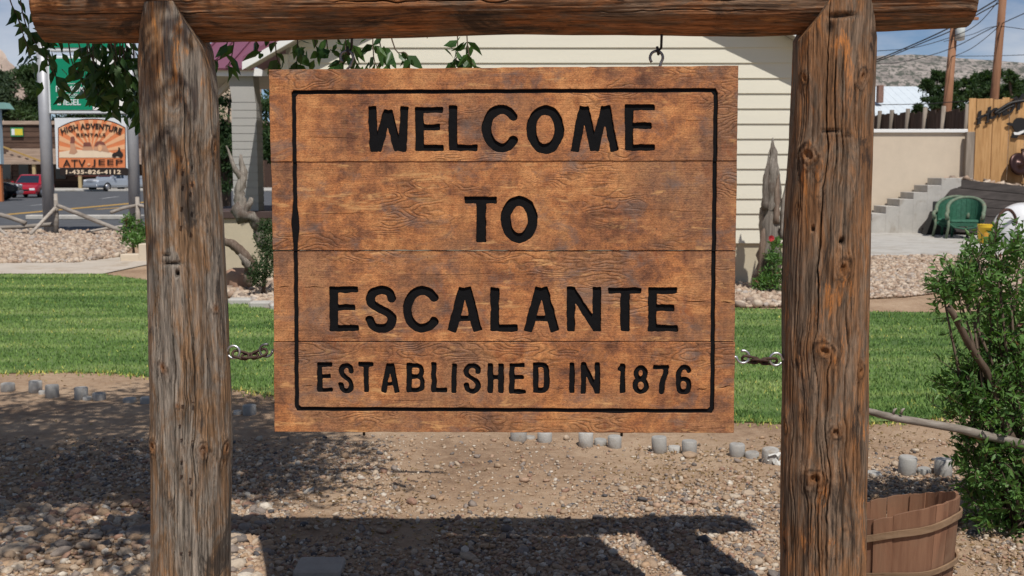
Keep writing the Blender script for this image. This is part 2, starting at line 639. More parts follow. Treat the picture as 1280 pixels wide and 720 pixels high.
def sign_wood():
    m, nt, bs = material('stained_sign_plank')
    v = coords(nt, rnd=True)
    # growth-ring figure: bands strongly stretched along the plank and warped
    vs = coords(nt, (3.4, 1, 9.5), rnd=True)
    warp = noise(nt, vs, 1.7, 2, 0.42)
    rings = mth(nt, 'FRACT', mth(nt, 'MULTIPLY', warp, 15.0))
    rings = mth(nt, 'ABSOLUTE', mth(nt, 'SUBTRACT', rings, 0.5))
    ring = ramp(nt, rings, [(0.04, 0.0), (0.22, 0.75), (0.5, 1.0)])
    vf = coords(nt, (3.0, 1, 110), rnd=True)
    fine = noise(nt, vf, 3.0, 6, 0.65, 0.25)
    vv = coords(nt, (30, 1, 1.6), rnd=True)
    saw = noise(nt, vv, 1.0, 3, 0.6, 0.3)
    blot = noise(nt, v, 5.5, 7, 0.62, 0.6)
    blot2 = noise(nt, v, 2.1, 5, 0.6, 0.4)
    blot3 = noise(nt, coords(nt, (1.0, 1, 1.5), loc=(2, 3, 8), rnd=True), 17.0, 8, 0.68, 0.5)
    bb = mth(nt, 'ADD', mth(nt, 'MULTIPLY', blot, 0.55), mth(nt, 'MULTIPLY', blot3, 0.45))
    c = ramp(nt, bb, [(0.38, (0.125, 0.052, 0.027)), (0.45, (0.265, 0.108, 0.046)), (0.51, (0.42, 0.168, 0.058)), (0.60, (0.57, 0.265, 0.095))])
    c = mix(nt, mth(nt, 'MULTIPLY', ramp(nt, blot2, [(0.45, 0.0), (0.60, 1.0)]), 0.62), c, mix(nt, blot3, (0.13, 0.08, 0.052), (0.33, 0.185, 0.10)))
    figz = ramp(nt, noise(nt, coords(nt, (1.2, 1, 2.6), loc=(3, 1, 5), rnd=True), 2.6, 2, 0.5), [(0.52, 0.0), (0.61, 1.0)])
    lines = mth(nt, 'MULTIPLY', mth(nt, 'SUBTRACT', 1.0, ring), mth(nt, 'MULTIPLY', figz, 0.6))
    c = mix(nt, lines, c, (0.125, 0.062, 0.03))
    c = mix(nt, mth(nt, 'MULTIPLY', ramp(nt, fine, [(0.55, 0.0), (0.70, 1.0)]), 0.35), c, (0.13, 0.06, 0.03))
    speck = noise(nt, coords(nt, (1.0, 1, 2.2), rnd=True), 190.0, 4, 0.75)
    c = mix(nt, 1.0, c, ramp(nt, speck, [(0.36, (0.52, 0.5, 0.48)), (0.5, (1.0, 1.0, 1.0)), (0.64, (1.38, 1.36, 1.3))]), 'MULTIPLY')
    c = mix(nt, mth(nt, 'MULTIPLY', ramp(nt, saw, [(0.45, 0.0), (0.72, 1.0)]), 0.2), c, (0.58, 0.28, 0.10))
    worn = mth(nt, 'MULTIPLY', ramp(nt, noise(nt, coords(nt, (3.2, 1, 16), rnd=True), 2.6, 8, 0.72, 0.3), [(0.56, 0.0), (0.64, 1.0)]),
               ramp(nt, noise(nt, v, 3.3, 3, 0.5), [(0.42, 0.0), (0.54, 0.9)]))
    c = mix(nt, worn, c, (0.62, 0.34, 0.13))
    red = mth(nt, 'MULTIPLY', ramp(nt, noise(nt, coords(nt, (2.4, 1, 1.2), loc=(9, 2, 4), rnd=True), 4.5, 6, 0.7, 0.8), [(0.60, 0.0), (0.72, 1.0)]), 0.7)
    c = mix(nt, red, c, (0.27, 0.075, 0.022))
    grey = mth(nt, 'MULTIPLY', ramp(nt, noise(nt, coords(nt, (1.0, 1, 1.6), loc=(1, 7, 2), rnd=True), 6.0, 6, 0.7, 0.6), [(0.53, 0.0), (0.68, 1.0)]), 0.75)
    c = mix(nt, grey, c, (0.17, 0.125, 0.10))
    pits = nd(nt, 'ShaderNodeTexVoronoi', None, Vector=v, Scale=26.0)
    pit = ramp(nt, pits.outputs['Distance'], [(0.03, 1.0), (0.075, 0.0)])
    c = mix(nt, mth(nt, 'MULTIPLY', pit, 0.8), c, (0.08, 0.045, 0.025))
    scr = noise(nt, coords(nt, (34, 1, 26), rnd=True), 1.0, 7, 0.72, 0.5)
    c = mix(nt, 1.0, c, ramp(nt, scr, [(0.34, (0.82, 0.81, 0.80)), (0.5, (1.02, 1.02, 1.02)), (0.66, (1.22, 1.2, 1.17))]), 'MULTIPLY')
    oi = nt.nodes.new('ShaderNodeObjectInfo')
    c = mix(nt, 1.0, c, ramp(nt, oi.outputs['Random'], [(0, (0.72, 0.74, 0.84)), (1, (0.98, 0.95, 1.0))]), 'MULTIPLY')
    put(nt, bs.inputs['Base Color'], c)
    bs.inputs['Roughness'].default_value = 0.62
    bs.inputs['Specular IOR Level'].default_value = 0.3
    h = mth(nt, 'ADD', mth(nt, 'MULTIPLY', ring, mth(nt, 'MULTIPLY', figz, 0.6)), mth(nt, 'ADD', mth(nt, 'MULTIPLY', fine, 0.7), mth(nt, 'MULTIPLY', saw, 0.25)))
    bump(nt, bs, h, 0.7, 0.0035)
    return m


def log_wood(name, axis, grey, brown, orange, black, orange_amt=0.5):
    """Peeled log: fibres along the axis; attributes crack and knot come with the mesh."""
    m, nt, bs = material(name)
    long = {'Z': (1, 1, 0.065), 'X': (0.065, 1, 1)}[axis]
    mid = {'Z': (1, 1, 0.30), 'X': (0.30, 1, 1)}[axis]
    v1 = coords(nt, long)
    fib = noise(nt, v1, 210, 7, 0.72, 0.3)
    fib2 = noise(nt, v1, 70, 6, 0.68, 0.4)
    v2 = coords(nt, mid)
    pat = noise(nt, v2, 12, 9, 0.72, 0.8)
    pat2 = noise(nt, coords(nt, mid, loc=(4, 2, 7)), 9.0, 9, 0.74, 0.9)
    pat3 = noise(nt, coords(nt, mid, loc=(9, 5, 1)), 18.0, 8, 0.74, 0.9)
    c = ramp(nt, fib2, [(0.34, [x * 0.4 for x in grey]), (0.5, grey), (0.66, [min(1, x * 1.5) for x in grey])])
    c = mix(nt, ramp(nt, pat, [(0.44, 0.0), (0.56, 1.0)]), c, mix(nt, ramp(nt, fib2, [(0.36, 0.0), (0.64, 1.0)]), [x * 0.45 for x in brown], [x * 1.5 for x in brown]))
    fl = mth(nt, 'MULTIPLY', ramp(nt, pat3, [(0.70 - 0.25 * orange_amt, 0.0), (0.78 - 0.22 * orange_amt, 1.0)]), ramp(nt, fib, [(0.38, 0.15), (0.55, 1.0)]))
    fl = mth(nt, 'MULTIPLY', fl, ramp(nt, noise(nt, coords(nt, mid, loc=(2, 8, 3)), 5.0, 4, 0.6, 0.6), [(0.46, 0.12), (0.56, 1.0)]))
    c = mix(nt, mth(nt, 'MULTIPLY', fl, 0.92), c, mix(nt, fib, [x * 0.7 for x in orange], [x * 1.25 for x in orange]))
    c = mix(nt, mth(nt, 'MULTIPLY', ramp(nt, pat2, [(0.545, 0.0), (0.625, 1.0)]), 0.85), c, black)
    c = mix(nt, mth(nt, 'MULTIPLY', ramp(nt, fib, [(0.60, 0.0), (0.70, 1.0)]), 0.7), c, [x * 0.7 for x in black])
    c = mix(nt, 1.0, c, ramp(nt, fib, [(0.36, (0.42, 0.40, 0.38)), (0.47, (0.95, 0.95, 0.95)), (0.62, (1.4, 1.37, 1.32))]), 'MULTIPLY')
    kn = nd(nt, 'ShaderNodeAttribute', {'attribute_name': 'knot'}).outputs['Fac']
    c = mix(nt, mth(nt, 'MULTIPLY', kn, 0.85), c, mix(nt, fib2, (0.025, 0.012, 0.007), (0.40, 0.16, 0.045)))
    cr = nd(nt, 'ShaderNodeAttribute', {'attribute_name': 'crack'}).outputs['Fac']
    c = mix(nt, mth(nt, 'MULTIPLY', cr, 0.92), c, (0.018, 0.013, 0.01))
    put(nt, bs.inputs['Base Color'], c)
    bs.inputs['Roughness'].default_value = 0.74
    bs.inputs['Specular IOR Level'].default_value = 0.25
    h = mth(nt, 'ADD', mth(nt, 'MULTIPLY', fib, 0.7), mth(nt, 'MULTIPLY', fib2, 0.6))
    bump(nt, bs, h, 1.0, 0.005)
    return m


M_EARTH = ground_mat()
M_LAWN = lawn_mat('lawn_turf', False)
M_BLADE = lawn_mat('grass_blades', True)
M_CONC = simple('pale_concrete', (0.44, 0.42, 0.385), 0.85, 0.16, 3, 0.2, dirt=(0.30, 0.26, 0.21))
M_WALK = simple('walk_concrete', (0.50, 0.44, 0.37), 0.85, 0.14, 2, 0.2, dirt=(0.38, 0.30, 0.22))
M_STUB = simple('stub_concrete', (0.40, 0.385, 0.36), 0.85, 0.16, 14, 0.35, dirt=(0.30, 0.25, 0.2), rnd=True)
M_ASPH = simple('asphalt', (0.085, 0.088, 0.095), 0.9, 0.25, 1.2, 0.3)
M_YELLOW = simple('road_yellow', (0.42, 0.25, 0.06), 0.8, 0.2, 3, 0)
M_WHITELINE = simple('road_white', (0.42, 0.42, 0.42), 0.8, 0.2, 3, 0)
M_SIDING = simple('cream_siding', (0.70, 0.665, 0.555), 0.5, 0.035, 2.5, 0.04, stretch=(0.3, 1, 3))
M_TRIM = simple('white_trim', (0.80, 0.80, 0.78), 0.5, 0.04, 3, 0.03)
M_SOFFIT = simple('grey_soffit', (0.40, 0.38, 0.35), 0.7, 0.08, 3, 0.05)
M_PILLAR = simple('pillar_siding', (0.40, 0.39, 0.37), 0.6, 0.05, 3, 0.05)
M_STUCCO = simple('beige_stucco', (0.58, 0.49, 0.38), 0.9, 0.06, 3, 0.2)
M_FOUND = simple('foundation_plaster', (0.50, 0.44, 0.32), 0.9, 0.08, 4, 0.25)
M_PURPLE = simple('purple_metal_roof', (0.20, 0.07, 0.11), 0.42, 0.08, 2, 0.03, spec=0.5)
M_DECK = simple('dark_cap', (0.07, 0.045, 0.04), 0.7, 0.2, 5, 0.1)
M_GALV = simple('galvanised_pole', (0.38, 0.39, 0.41), 0.5, 0.1, 3, 0.05, metal=0.3)
M_DRIFT = board_mat('driftwood', (0.07, 0.055, 0.045), (0.22, 0.19, 0.16), (0.42, 0.37, 0.32), 'Z', 46, dirt=(0.09, 0.06, 0.045), bmp=0.9)
M_DRIFTD = board_mat('dark_driftwood', (0.07, 0.045, 0.035), (0.17, 0.12, 0.09), (0.30, 0.24, 0.19), 'Z', 40)
M_BRANCH = board_mat('bleached_branch', (0.13, 0.105, 0.085), (0.28, 0.24, 0.2), (0.44, 0.40, 0.35), 'X', 45)
M_BARK = board_mat('brown_bark', (0.05, 0.035, 0.025), (0.12, 0.085, 0.06), (0.2, 0.15, 0.11), 'Z', 30)
M_CEDAR = board_mat('cedar_board', (0.33, 0.17, 0.065), (0.50, 0.285, 0.12), (0.60, 0.37, 0.18), 'Z', 26)
M_OLDFENCE = board_mat('dark_fence_board', (0.04, 0.028, 0.022), (0.085, 0.06, 0.045), (0.14, 0.10, 0.08), 'Z', 20)
M_FPOST = board_mat('grey_fence_post', (0.13, 0.105, 0.085), (0.24, 0.2, 0.16), (0.34, 0.29, 0.24), 'Z', 20)
M_RAIL = board_mat('weathered_rail', (0.18, 0.15, 0.125), (0.33, 0.29, 0.25), (0.46, 0.42, 0.37), 'X', 20)
M_TIMBER = board_mat('dark_timber_wall', (0.022, 0.018, 0.016), (0.042, 0.035, 0.032), (0.07, 0.058, 0.053), 'X', 12)
M_STAVE = board_mat('basket_stave', (0.13, 0.062, 0.037), (0.25, 0.125, 0.073), (0.34, 0.185, 0.11), 'Z', 30, dirt=(0.22, 0.13, 0.08))
M_SLAT = board_mat('basket_hoop_slat', (0.14, 0.085, 0.05), (0.25, 0.16, 0.095), (0.34, 0.235, 0.15), 'X', 30)
M_STEEL = simple('worn_steel', (0.22, 0.22, 0.225), 0.42, 0.25, 60, 0.2, metal=0.85, dirt=(0.10, 0.06, 0.045))
M_ZINC = simple('zinc_hook', (0.56, 0.57, 0.59), 0.38, 0.12, 60, 0.1, metal=0.9)
M_RUST = simple('rusty_chain', (0.075, 0.045, 0.033), 0.6, 0.4, 90, 0.3, metal=0.5)
M_BLACK = simple('black_paint', (0.0065, 0.0065, 0.0075), 0.85, 0.25, 40, 0.25, spec=0.12)
M_IRON = simple('black_iron', (0.015, 0.014, 0.014), 0.5, 0.2, 10, 0.1)
M_WICKER = simple('green_wicker', (0.030, 0.115, 0.070), 0.6, 0.35, 18, 0.5)
M_WICKERT = simple('worn_green_rim', (0.13, 0.175, 0.12), 0.65, 0.35, 14, 0.4, dirt=(0.23, 0.2, 0.14))
M_BUCKET = simple('yellow_plastic', (0.72, 0.47, 0.025), 0.4, 0.08, 4, 0.0, spec=0.5)
M_TANK = simple('white_tank', (0.72, 0.73, 0.74), 0.35, 0.03, 2, 0.0, spec=0.5)
M_TREEFAR = leaf_mat('far_foliage', (0.022, 0.05, 0.018), (0.06, 0.105, 0.036), gloss=0.7)
M_TREEBLUE = leaf_mat('far_grey_foliage', (0.03, 0.055, 0.028), (0.075, 0.11, 0.06), gloss=0.7)
M_JUNIPER = leaf_mat('juniper_foliage', (0.025, 0.052, 0.018), (0.06, 0.10, 0.035), gloss=0.7)
M_ELM = leaf_mat('hanging_leaf', (0.022, 0.06, 0.015), (0.075, 0.15, 0.036), gloss=0.38)
M_BUSH = leaf_mat('bush_leaf', (0.036, 0.10, 0.025), (0.145, 0.265, 0.068), dry=(0.16, 0.055, 0.035), gloss=0.45)
M_DRY = leaf_mat('dry_leaf', (0.15, 0.09, 0.045), (0.36, 0.25, 0.13), gloss=0.8)
M_SIGNWOOD = sign_wood()
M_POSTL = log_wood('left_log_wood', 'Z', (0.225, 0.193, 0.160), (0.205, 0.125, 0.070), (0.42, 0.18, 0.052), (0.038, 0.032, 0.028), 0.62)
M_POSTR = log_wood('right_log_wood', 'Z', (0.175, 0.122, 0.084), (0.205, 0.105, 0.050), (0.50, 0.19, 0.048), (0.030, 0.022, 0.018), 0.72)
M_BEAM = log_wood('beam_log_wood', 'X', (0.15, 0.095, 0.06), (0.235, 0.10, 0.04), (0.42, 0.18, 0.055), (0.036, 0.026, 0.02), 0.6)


# ------------------------------------------------------------------ ground
def gz(x, y):
    x = np.asarray(x, float)
    y = np.asarray(y, float)
    fade = np.clip((9.0 - y) / 2.0, 0, 1) * np.clip((5.5 - np.abs(x)) / 1.5, 0, 1)
    return fade * (0.05 * (fbm(x * 1.3 + 7, y * 1.3, 3, 3) - 0.5) + 0.018 * (fbm(x * 9, y * 9, 9, 3) - 0.5)) - 0.004


def make_ground():
    xs = np.concatenate([[-4000, -900, -250, -80, -30, -14, -8], np.linspace(-5.5, 5.5, 190), [8, 14, 30, 80, 250, 900, 4000]])
    ys = np.concatenate([[-400, -60, -12, -3, 0, 2.0], np.linspace(3.2, 9.2, 170), [10, 12, 16, 24, 40, 80, 200, 600, 1600, 5200]])
    X, Y = np.meshgrid(xs, ys)
    Z = gz(X, Y)
    V = np.stack([X, Y, Z], 2).reshape(-1, 3)
    n, m = len(xs), len(ys)
    i = (np.arange(m - 1)[:, None] * n + np.arange(n - 1)[None]).ravel()
    FA = np.stack([i, i + 1, i + n + 1, i + n], 1)
    o = np_mesh('ground', V, FA, M_EARTH, smooth=True)
    return tag(o, kind='structure')


GROUND = make_ground()


def sheet(name, pts, z, mat, kind='structure', sub=None):
    me = bpy.data.meshes.new(name)
    me.from_pydata([(p[0], p[1], z) for p in pts], [], [tuple(range(len(pts)))])
    bm = bmesh.new()
    bm.from_mesh(me)
    bmesh.ops.recalc_face_normals(bm, faces=bm.faces[:])
    if bm.faces[0].normal.z < 0:
        bmesh.ops.reverse_faces(bm, faces=bm.faces[:])
    bmesh.ops.triangulate(bm, faces=bm.faces[:])
    bm.to_mesh(me)
    bm.free()
    me.materials.append(mat)
    o = link_mesh(name, me)
    return tag(o, kind=kind)


def gpx(lst):
    return [G(a, b) for a, b in lst]


LAWN = gpx([(-260, 470), (0, 467), (70, 465), (140, 466), (200, 472), (250, 480), (300, 488), (350, 496), (440, 508), (600, 520), (760, 526), (915, 527), (985, 529),
            (1090, 528), (1180, 522), (1400, 505), (1400, 390), (1180, 391), (1085, 390), (980, 387), (918, 386), (760, 388), (560, 392), (345, 388), (300, 379), (240, 362), (190, 351), (130, 343), (-260, 343)])
sheet('lawn', LAWN, 0.004, M_LAWN)


def make_grass():
    poly = [(p.x, p.y) for p in LAWN]
    n = 175000
    near = sample_poly(poly, n, 1.7)
    # ragged fringe outside the front edge
    keep = np.abs(near[:, 0]) < 0.70 * near[:, 1]
    p = near[keep]
    e = []
    fr = [q for q in poly[:16]]
    for a, b in zip(fr[:-1], fr[1:]):
        k = max(2, int(220 * math.dist(a, b)))
        t = RNG.random(k)
        q = np.stack([a[0] + (b[0] - a[0]) * t, a[1] + (b[1] - a[1]) * t], 1)
        q[:, 1] -= np.abs(RNG.normal(0, 0.07, k)) - 0.03
        e.append(q)
    e = np.concatenate(e)
    p = np.concatenate([p, e])
    n = len(p)
    pos = np.concatenate([p, gz(p[:, 0], p[:, 1])[:, None] + 0.002], 1)
    a = RNG.random(n) * 2 * math.pi
    lean = RNG.uniform(0.1, 0.75, n)
    hgt = RNG.uniform(0.015, 0.036, n)
    wd = 0.0035 + 0.00042 * p[:, 1]
    ca, sa = np.cos(a), np.sin(a)
    side = np.stack([ca, sa, np.zeros(n)], 1) * wd[:, None]
    b2 = RNG.random(n) * 2 * math.pi
    tip = np.stack([np.cos(b2) * lean * hgt, np.sin(b2) * lean * hgt, hgt], 1)
    V = np.stack([pos - side, pos + side, pos + tip], 1).reshape(-1, 3)
    FA = np.arange(3 * n).reshape(-1, 3)
    r = RNG.random(n) * 0.955
    r[-len(e):] = np.where(RNG.random(len(e)) < 0.45, 1.0, RNG.random(len(e)) * 0.9)
    r = np.where(RNG.random(n) < 0.02, 1.0, r)
    o = np_mesh('grass', V, FA, M_BLADE, rnd=np.repeat(r, 3))
    tag(o, 'short mown green lawn grass behind the wooden sign', 'grass', kind='stuff')


make_grass()


def stone_cloud(name, pos, size, mat, lo=True, sink=0.25, label=None, cat=None, parent=None, flat=(0.45, 0.75)):
    tps = STONES_LO if lo else STONES_HI
    pick = RNG.integers(0, len(tps), len(pos))
    Vs, Fs, Rs, b = [], [], [], 0
    for k, (tv, tf) in enumerate(tps):
        q = pos[pick == k]
        s = size[pick == k]
        if not len(q):
            continue
        sc = np.stack([s * RNG.uniform(0.8, 1.25, len(q)), s * RNG.uniform(0.55, 0.95, len(q)), s * RNG.uniform(flat[0], flat[1], len(q))], 1)
        q = q.copy()
        q[:, 2] += sc[:, 2] * (1 - 2 * sink)
        V, FA = scatter(tv, tf, q, rotz_tilt(len(q), 0.3), sc)
        Vs.append(V)
        Fs.append(FA + b)
        b += len(V)
        Rs.append(np.repeat(RNG.random(len(q)), len(tv)))
    o = np_mesh(name, np.concatenate(Vs), np.concatenate(Fs), mat, parent, smooth=True, rnd=np.concatenate(Rs))
    return tag(o, label, cat, kind='stuff')


def near_gravel():
    """The stony strip in front: the largest stones singly, the rest as one mass."""
    def density(px, py):
        d = np.zeros(len(px))
        left = (px < 500) & (py > 548)
        d = np.where(left, np.clip((py - 545) / 40, 0, 1) * np.clip((540 - px) / 120, 0.25, 1), d)
        right = np.clip((px - 640) / 260, 0, 1) * np.clip((py - 585) / 45, 0, 1)
        low = np.clip((py - 625) / 60, 0, 1) * 0.75
        d = np.maximum(d, np.maximum(right, low))
        far_r = ((px > 1075) & (py > 582)) * 0.8
        return np.maximum(np.maximum(d, far_r), 0.10 * (py > 545))
    n = 300000
    x = RNG.uniform(-3.4, 3.6, n)
    y = 3.9 + (8.6 - 3.9) * RNG.random(n) ** 1.1
    # picture position of a ground point (only to lay the stony patches out as measured)
    cy, sy = math.cos(PITCH), math.sin(PITCH)
    dep = y * cy + H * sy
    up = y * sy - H * cy
    px = 640 + F * x / dep
    py = 360 - F * up / dep
    cl = fbm(x * 2.2, y * 2.2, 21, 3)
    k = RNG.random(n) < density(px, py) * np.clip((cl - 0.26) * 3.4, 0.15, 1) * 0.66
    x, y = x[k], y[k]
    n = len(x)
    s = np.exp(RNG.normal(math.log(0.0088), 0.42, n))
    s = np.clip(s, 0.003, 0.034) * np.where((px[k] < 340) & (py[k] > 628), 1.5, 1.0)
    pos = np.stack([x, y, gz(x, y)], 1)
    infr = (np.abs(x) < 0.46 * y) & (y > 4.35)
    key = np.where(infr, s / y, 0)
    order = np.argsort(-key)
    big, rest = order[:290], order[290:]
    mes = []
    for i, (tv, tf) in enumerate(STONES_HI):
        pass
    for i, (tv, tf) in enumerate(STONES_LO + [stone_template(1, 80 + j) for j in range(6)]):
        me = bpy.data.meshes.new('stone')
        me.from_pydata([tuple(p) for p in tv], [], [tuple(int(q) for q in t) for t in tf])
        me.polygons.foreach_set('use_smooth', np.ones(len(tf), bool))
        me.materials.append(M_PEB1)
        mes.append(me)
    for j in big:
        o = link_mesh('stone', mes[int(RNG.integers(len(mes)))], GROUND)
        a = s[j] * 1.12
        o.scale = (a * RNG.uniform(0.9, 1.4), a * RNG.uniform(0.65, 1.0), a * RNG.uniform(0.42, 0.7))
        o.rotation_euler = (RNG.normal(0, 0.2), RNG.normal(0, 0.2), RNG.random() * 6.3)
        o.location = (pos[j, 0], pos[j, 1], pos[j, 2] + o.scale[2] * 0.45)
    # a few distinct stones measured on the photograph
    for (qx, qy, r) in [(780, 614, 0.033), (935, 619, 0.045), (918, 622, 0.03), (848, 612, 0.03), (862, 571, 0.05), (706, 640, 0.028), (30, 665, 0.045), (748, 647, 0.028), (12, 662, 0.035),
                        (885, 632, 0.03), (690, 648, 0.022)]:
        g = G(qx, qy)
        o = link_mesh('stone', mes[int(RNG.integers(len(mes)))], GROUND)
        o.scale = (r * 1.15, r * 0.8, r * 0.55)
        o.rotation_euler = (0.1, 0.05, RNG.normal(0, 0.4))
        o.location = (g.x, g.y, float(gz(g.x, g.y)) + r * 0.25)
    stone_cloud('gravel', pos[rest], s[rest], M_PEB, label='mixed tan, grey and white gravel on the bare dirt under the sign', cat='gravel')


near_gravel()


def litter():
    n = 2600
    c = [(820, 595, 60, 14), (930, 600, 40, 18), (470, 610, 60, 20), (880, 570, 60, 8), (1000, 560, 80, 8), (560, 660, 120, 12), (120, 600, 100, 30), (60, 470, 150, 5), (420, 500, 90, 5), (1120, 545, 60, 12), (1230, 690, 40, 25)]
    pts = []
    for (a, b, sx, sy) in c:
        for _ in range(n // len(c)):
            py = max(463, b + RNG.normal() * sy)
            pts.append(G(a + RNG.normal() * sx, min(py, 725)))
    pos = np.array([(p.x, p.y, float(gz(p.x, p.y)) + 0.008) for p in pts])
    d = RNG.normal(size=(len(pos), 3))
    d[:, 2] *= 0.35
    V, FA = scatter(SLEAF_V, SLEAF_F, pos, frames(d), RNG.uniform(0.012, 0.034, len(pos)))
    o = np_mesh('leaf_litter', V, FA, M_DRY, rnd=np.repeat(RNG.random(len(pos)), len(SLEAF_V)))
    tag(o, 'dry brown leaf litter lying on the dirt and gravel', 'leaf litter', kind='stuff')


litter()

# paths, slab, road ---------------------------------------------------------
sheet('path', gpx([(-300, 343), (128, 343), (215, 325), (150, 322), (100, 328), (-300, 330)]), 0.012, M_WALK)
sheet('patio', gpx([(1060, 321), (1215, 319), (1420, 322), (1420, 290), (1240, 286), (1060, 286)]), 0.012, M_CONC)
sheet('road', [(-90, 28.8), (7, 28.8), (7, 98), (-90, 98)], 0.010, M_ASPH)
a, b = G(-160, 284), G(190, 252.2)
for nm, (p, q), wd, mt in (('road_line', (a, b), 0.22, M_YELLOW), ('road_line', (G(120, 262.2), G(190, 257)), 0.16, M_YELLOW)):
    d = (q - p)
    s = Vector((1, 0, 0)) * wd
    sheet(nm, [p - s, p + s, q + s * 1.6, q - s * 1.6], 0.016, mt)
for (p, q) in ((G(37, 257.5), G(57, 255.5)), (G(127, 248.5), G(147, 246))):
    sheet('road_line', [p - Vector((.0, .5, 0)), q - Vector((0, .5, 0)), q + Vector((0, .6, 0)), p + Vector((0, .6, 0))], 0.016, M_WHITELINE)
k = MB()
k.bbox((-16.5, 38.6, 0.0), (-12.6, 39.1, 0.16), 0.03)
tag(k.build('kerb', M_CONC), kind='structure')
k = MB()
k.bbox((-75, 96.0, 0.0), (8, 108, 0.18), 0.04)
tag(k.build('pavement', M_CONC), kind='structure')

# gravel beds --------------------------------------------------------------
BED_L = gpx([(-240, 331), (95, 329), (150, 322), (176, 302), (170, 289), (-240, 289)])
BED_R = gpx([(1060, 375), (1130, 372), (1180, 366), (1420, 366), (1420, 323), (1215, 320.5), (1060, 322)])
BED_H = gpx([(905, 385), (950, 385), (990, 384), (1010, 372), (1010, 358), (905, 356)])
BED_P = gpx([(270, 366), (300, 377), (350, 387), (520, 390), (520, 362), (345, 352), (285, 348), (250, 352)])
for poly in (BED_L, BED_R, BED_H, BED_P):
    sheet('gravel_bed', poly, 0.008, M_WALK if poly is BED_L else M_EARTH)


def bed(poly, n, s0, bias, label, sig=0.3):
    p = sample_poly([(q.x, q.y) for q in poly], n, bias)
    s = np.clip(np.exp(RNG.normal(math.log(s0), sig, n)), s0 * 0.4, s0 * 2.3)
    stone_cloud('gravel', np.concatenate([p, np.full((n, 1), 0.012)], 1), s, M_TAN, label=label, cat='gravel', flat=(0.5, 0.85))


bed(BED_L, 14000, 0.043, 1.2, 'bed of tan cobbles between the road and the concrete path', 0.35)
bed(BED_R, 24000, 0.026, 1.3, 'tan gravel between the lawn and the concrete patio with chairs', 0.4)
bed(BED_H, 1500, 0.034, 1.0, 'pale stones at the foot of the house wall beside the jagged stump', 0.45)
bed(BED_P, 3000, 0.04, 1.0, 'pale stones at the foot of the porch below the driftwood', 0.4)

# hills --------------------------------------------------------------------
M_MESA = None


def hill_mat(name, pale, mid, scrub, scale, cover):
    m, nt, bs = material(name)
    v = coords(nt)
    n = noise(nt, v, scale, 8, 0.7)
    nb = noise(nt, coords(nt, (1, 1, 3)), scale * 0.25, 6, 0.6, 0.5)
    c = ramp(nt, nb, [(0.38, mid), (0.6, pale)])
    c = mix(nt, ramp(nt, n, [(cover, 0.0), (cover + 0.05, 1.0)]), c, scrub)
    put(nt, bs.inputs['Base Color'], c)
    bs.inputs['Roughness'].default_value = 0.95
    bump(nt, bs, nb, 0.6, 8.0)
    return m


def ridge(name, prof, Y0, depth, mat, z0=-2, rough=3.0, nx=220, ny=26):
    """Hill whose skyline runs through the measured points, rising over 'depth' metres."""
    px = np.array([p[0] for p in prof], float)
    top = np.array([P(p[0], p[1], Y0 + depth)[2] for p in prof])
    xw = np.array([P(p[0], p[1], Y0 + depth)[0] for p in prof])
    xs = np.linspace(xw[0], xw[-1], nx)
    tz = np.interp(xs, xw, top)
    V = []
    for j in range(ny):
        t = j / (ny - 1)
        prof_t = min(1.0, t / 0.7)
        yy = Y0 + depth * t
        e = prof_t ** 0.8 * (0.86 + 0.14 * math.sin(prof_t * 9))
        zz = z0 + (tz - z0) * (1.0 if prof_t >= 1 else e)
        nn = rough * (fbm(xs / (depth * 0.12), np.full_like(xs, t * 9), 5, 5) - 0.5) * 2 * (0.4 if prof_t >= 1 else 1.0) * min(1, t * 4)
        V.append(np.stack([xs, np.full_like(xs, yy) + nn * 3, zz + nn], 1))
    V = np.concatenate(V)
    i = (np.arange(ny - 1)[:, None] * nx + np.arange(nx - 1)[None]).ravel()
    o = np_mesh(name, V, np.stack([i, i + 1, i + nx + 1, i + nx], 1), mat, smooth=True)
    return tag(o, kind='structure')


ridge('hills', [(700, 110), (950, 88), (1085, 83), (1110, 84), (1150, 88), (1200, 91), (1250, 95), (1280, 103), (1400, 112), (1650, 135)], 900, 500,
      hill_mat('mesa', (0.36, 0.315, 0.285), (0.19, 0.165, 0.15), (0.075, 0.08, 0.065), 0.16, 0.49), rough=7)
ridge('cliff', [(-500, 95), (-200, 60), (-60, 52), (0, 64), (18, 80), (40, 110), (60, 150), (100, 185)], 380, 120,
      hill_mat('pale_cliff', (0.55, 0.44, 0.36), (0.42, 0.32, 0.26), (0.10, 0.10, 0.07), 0.12, 0.62), rough=6)


# ------------------------------------------------------------------ the log frame
YP = 3.68
SHX_M, SHY_M = SHX / math.tan(SUN_EL), SHY / math.tan(SUN_EL)


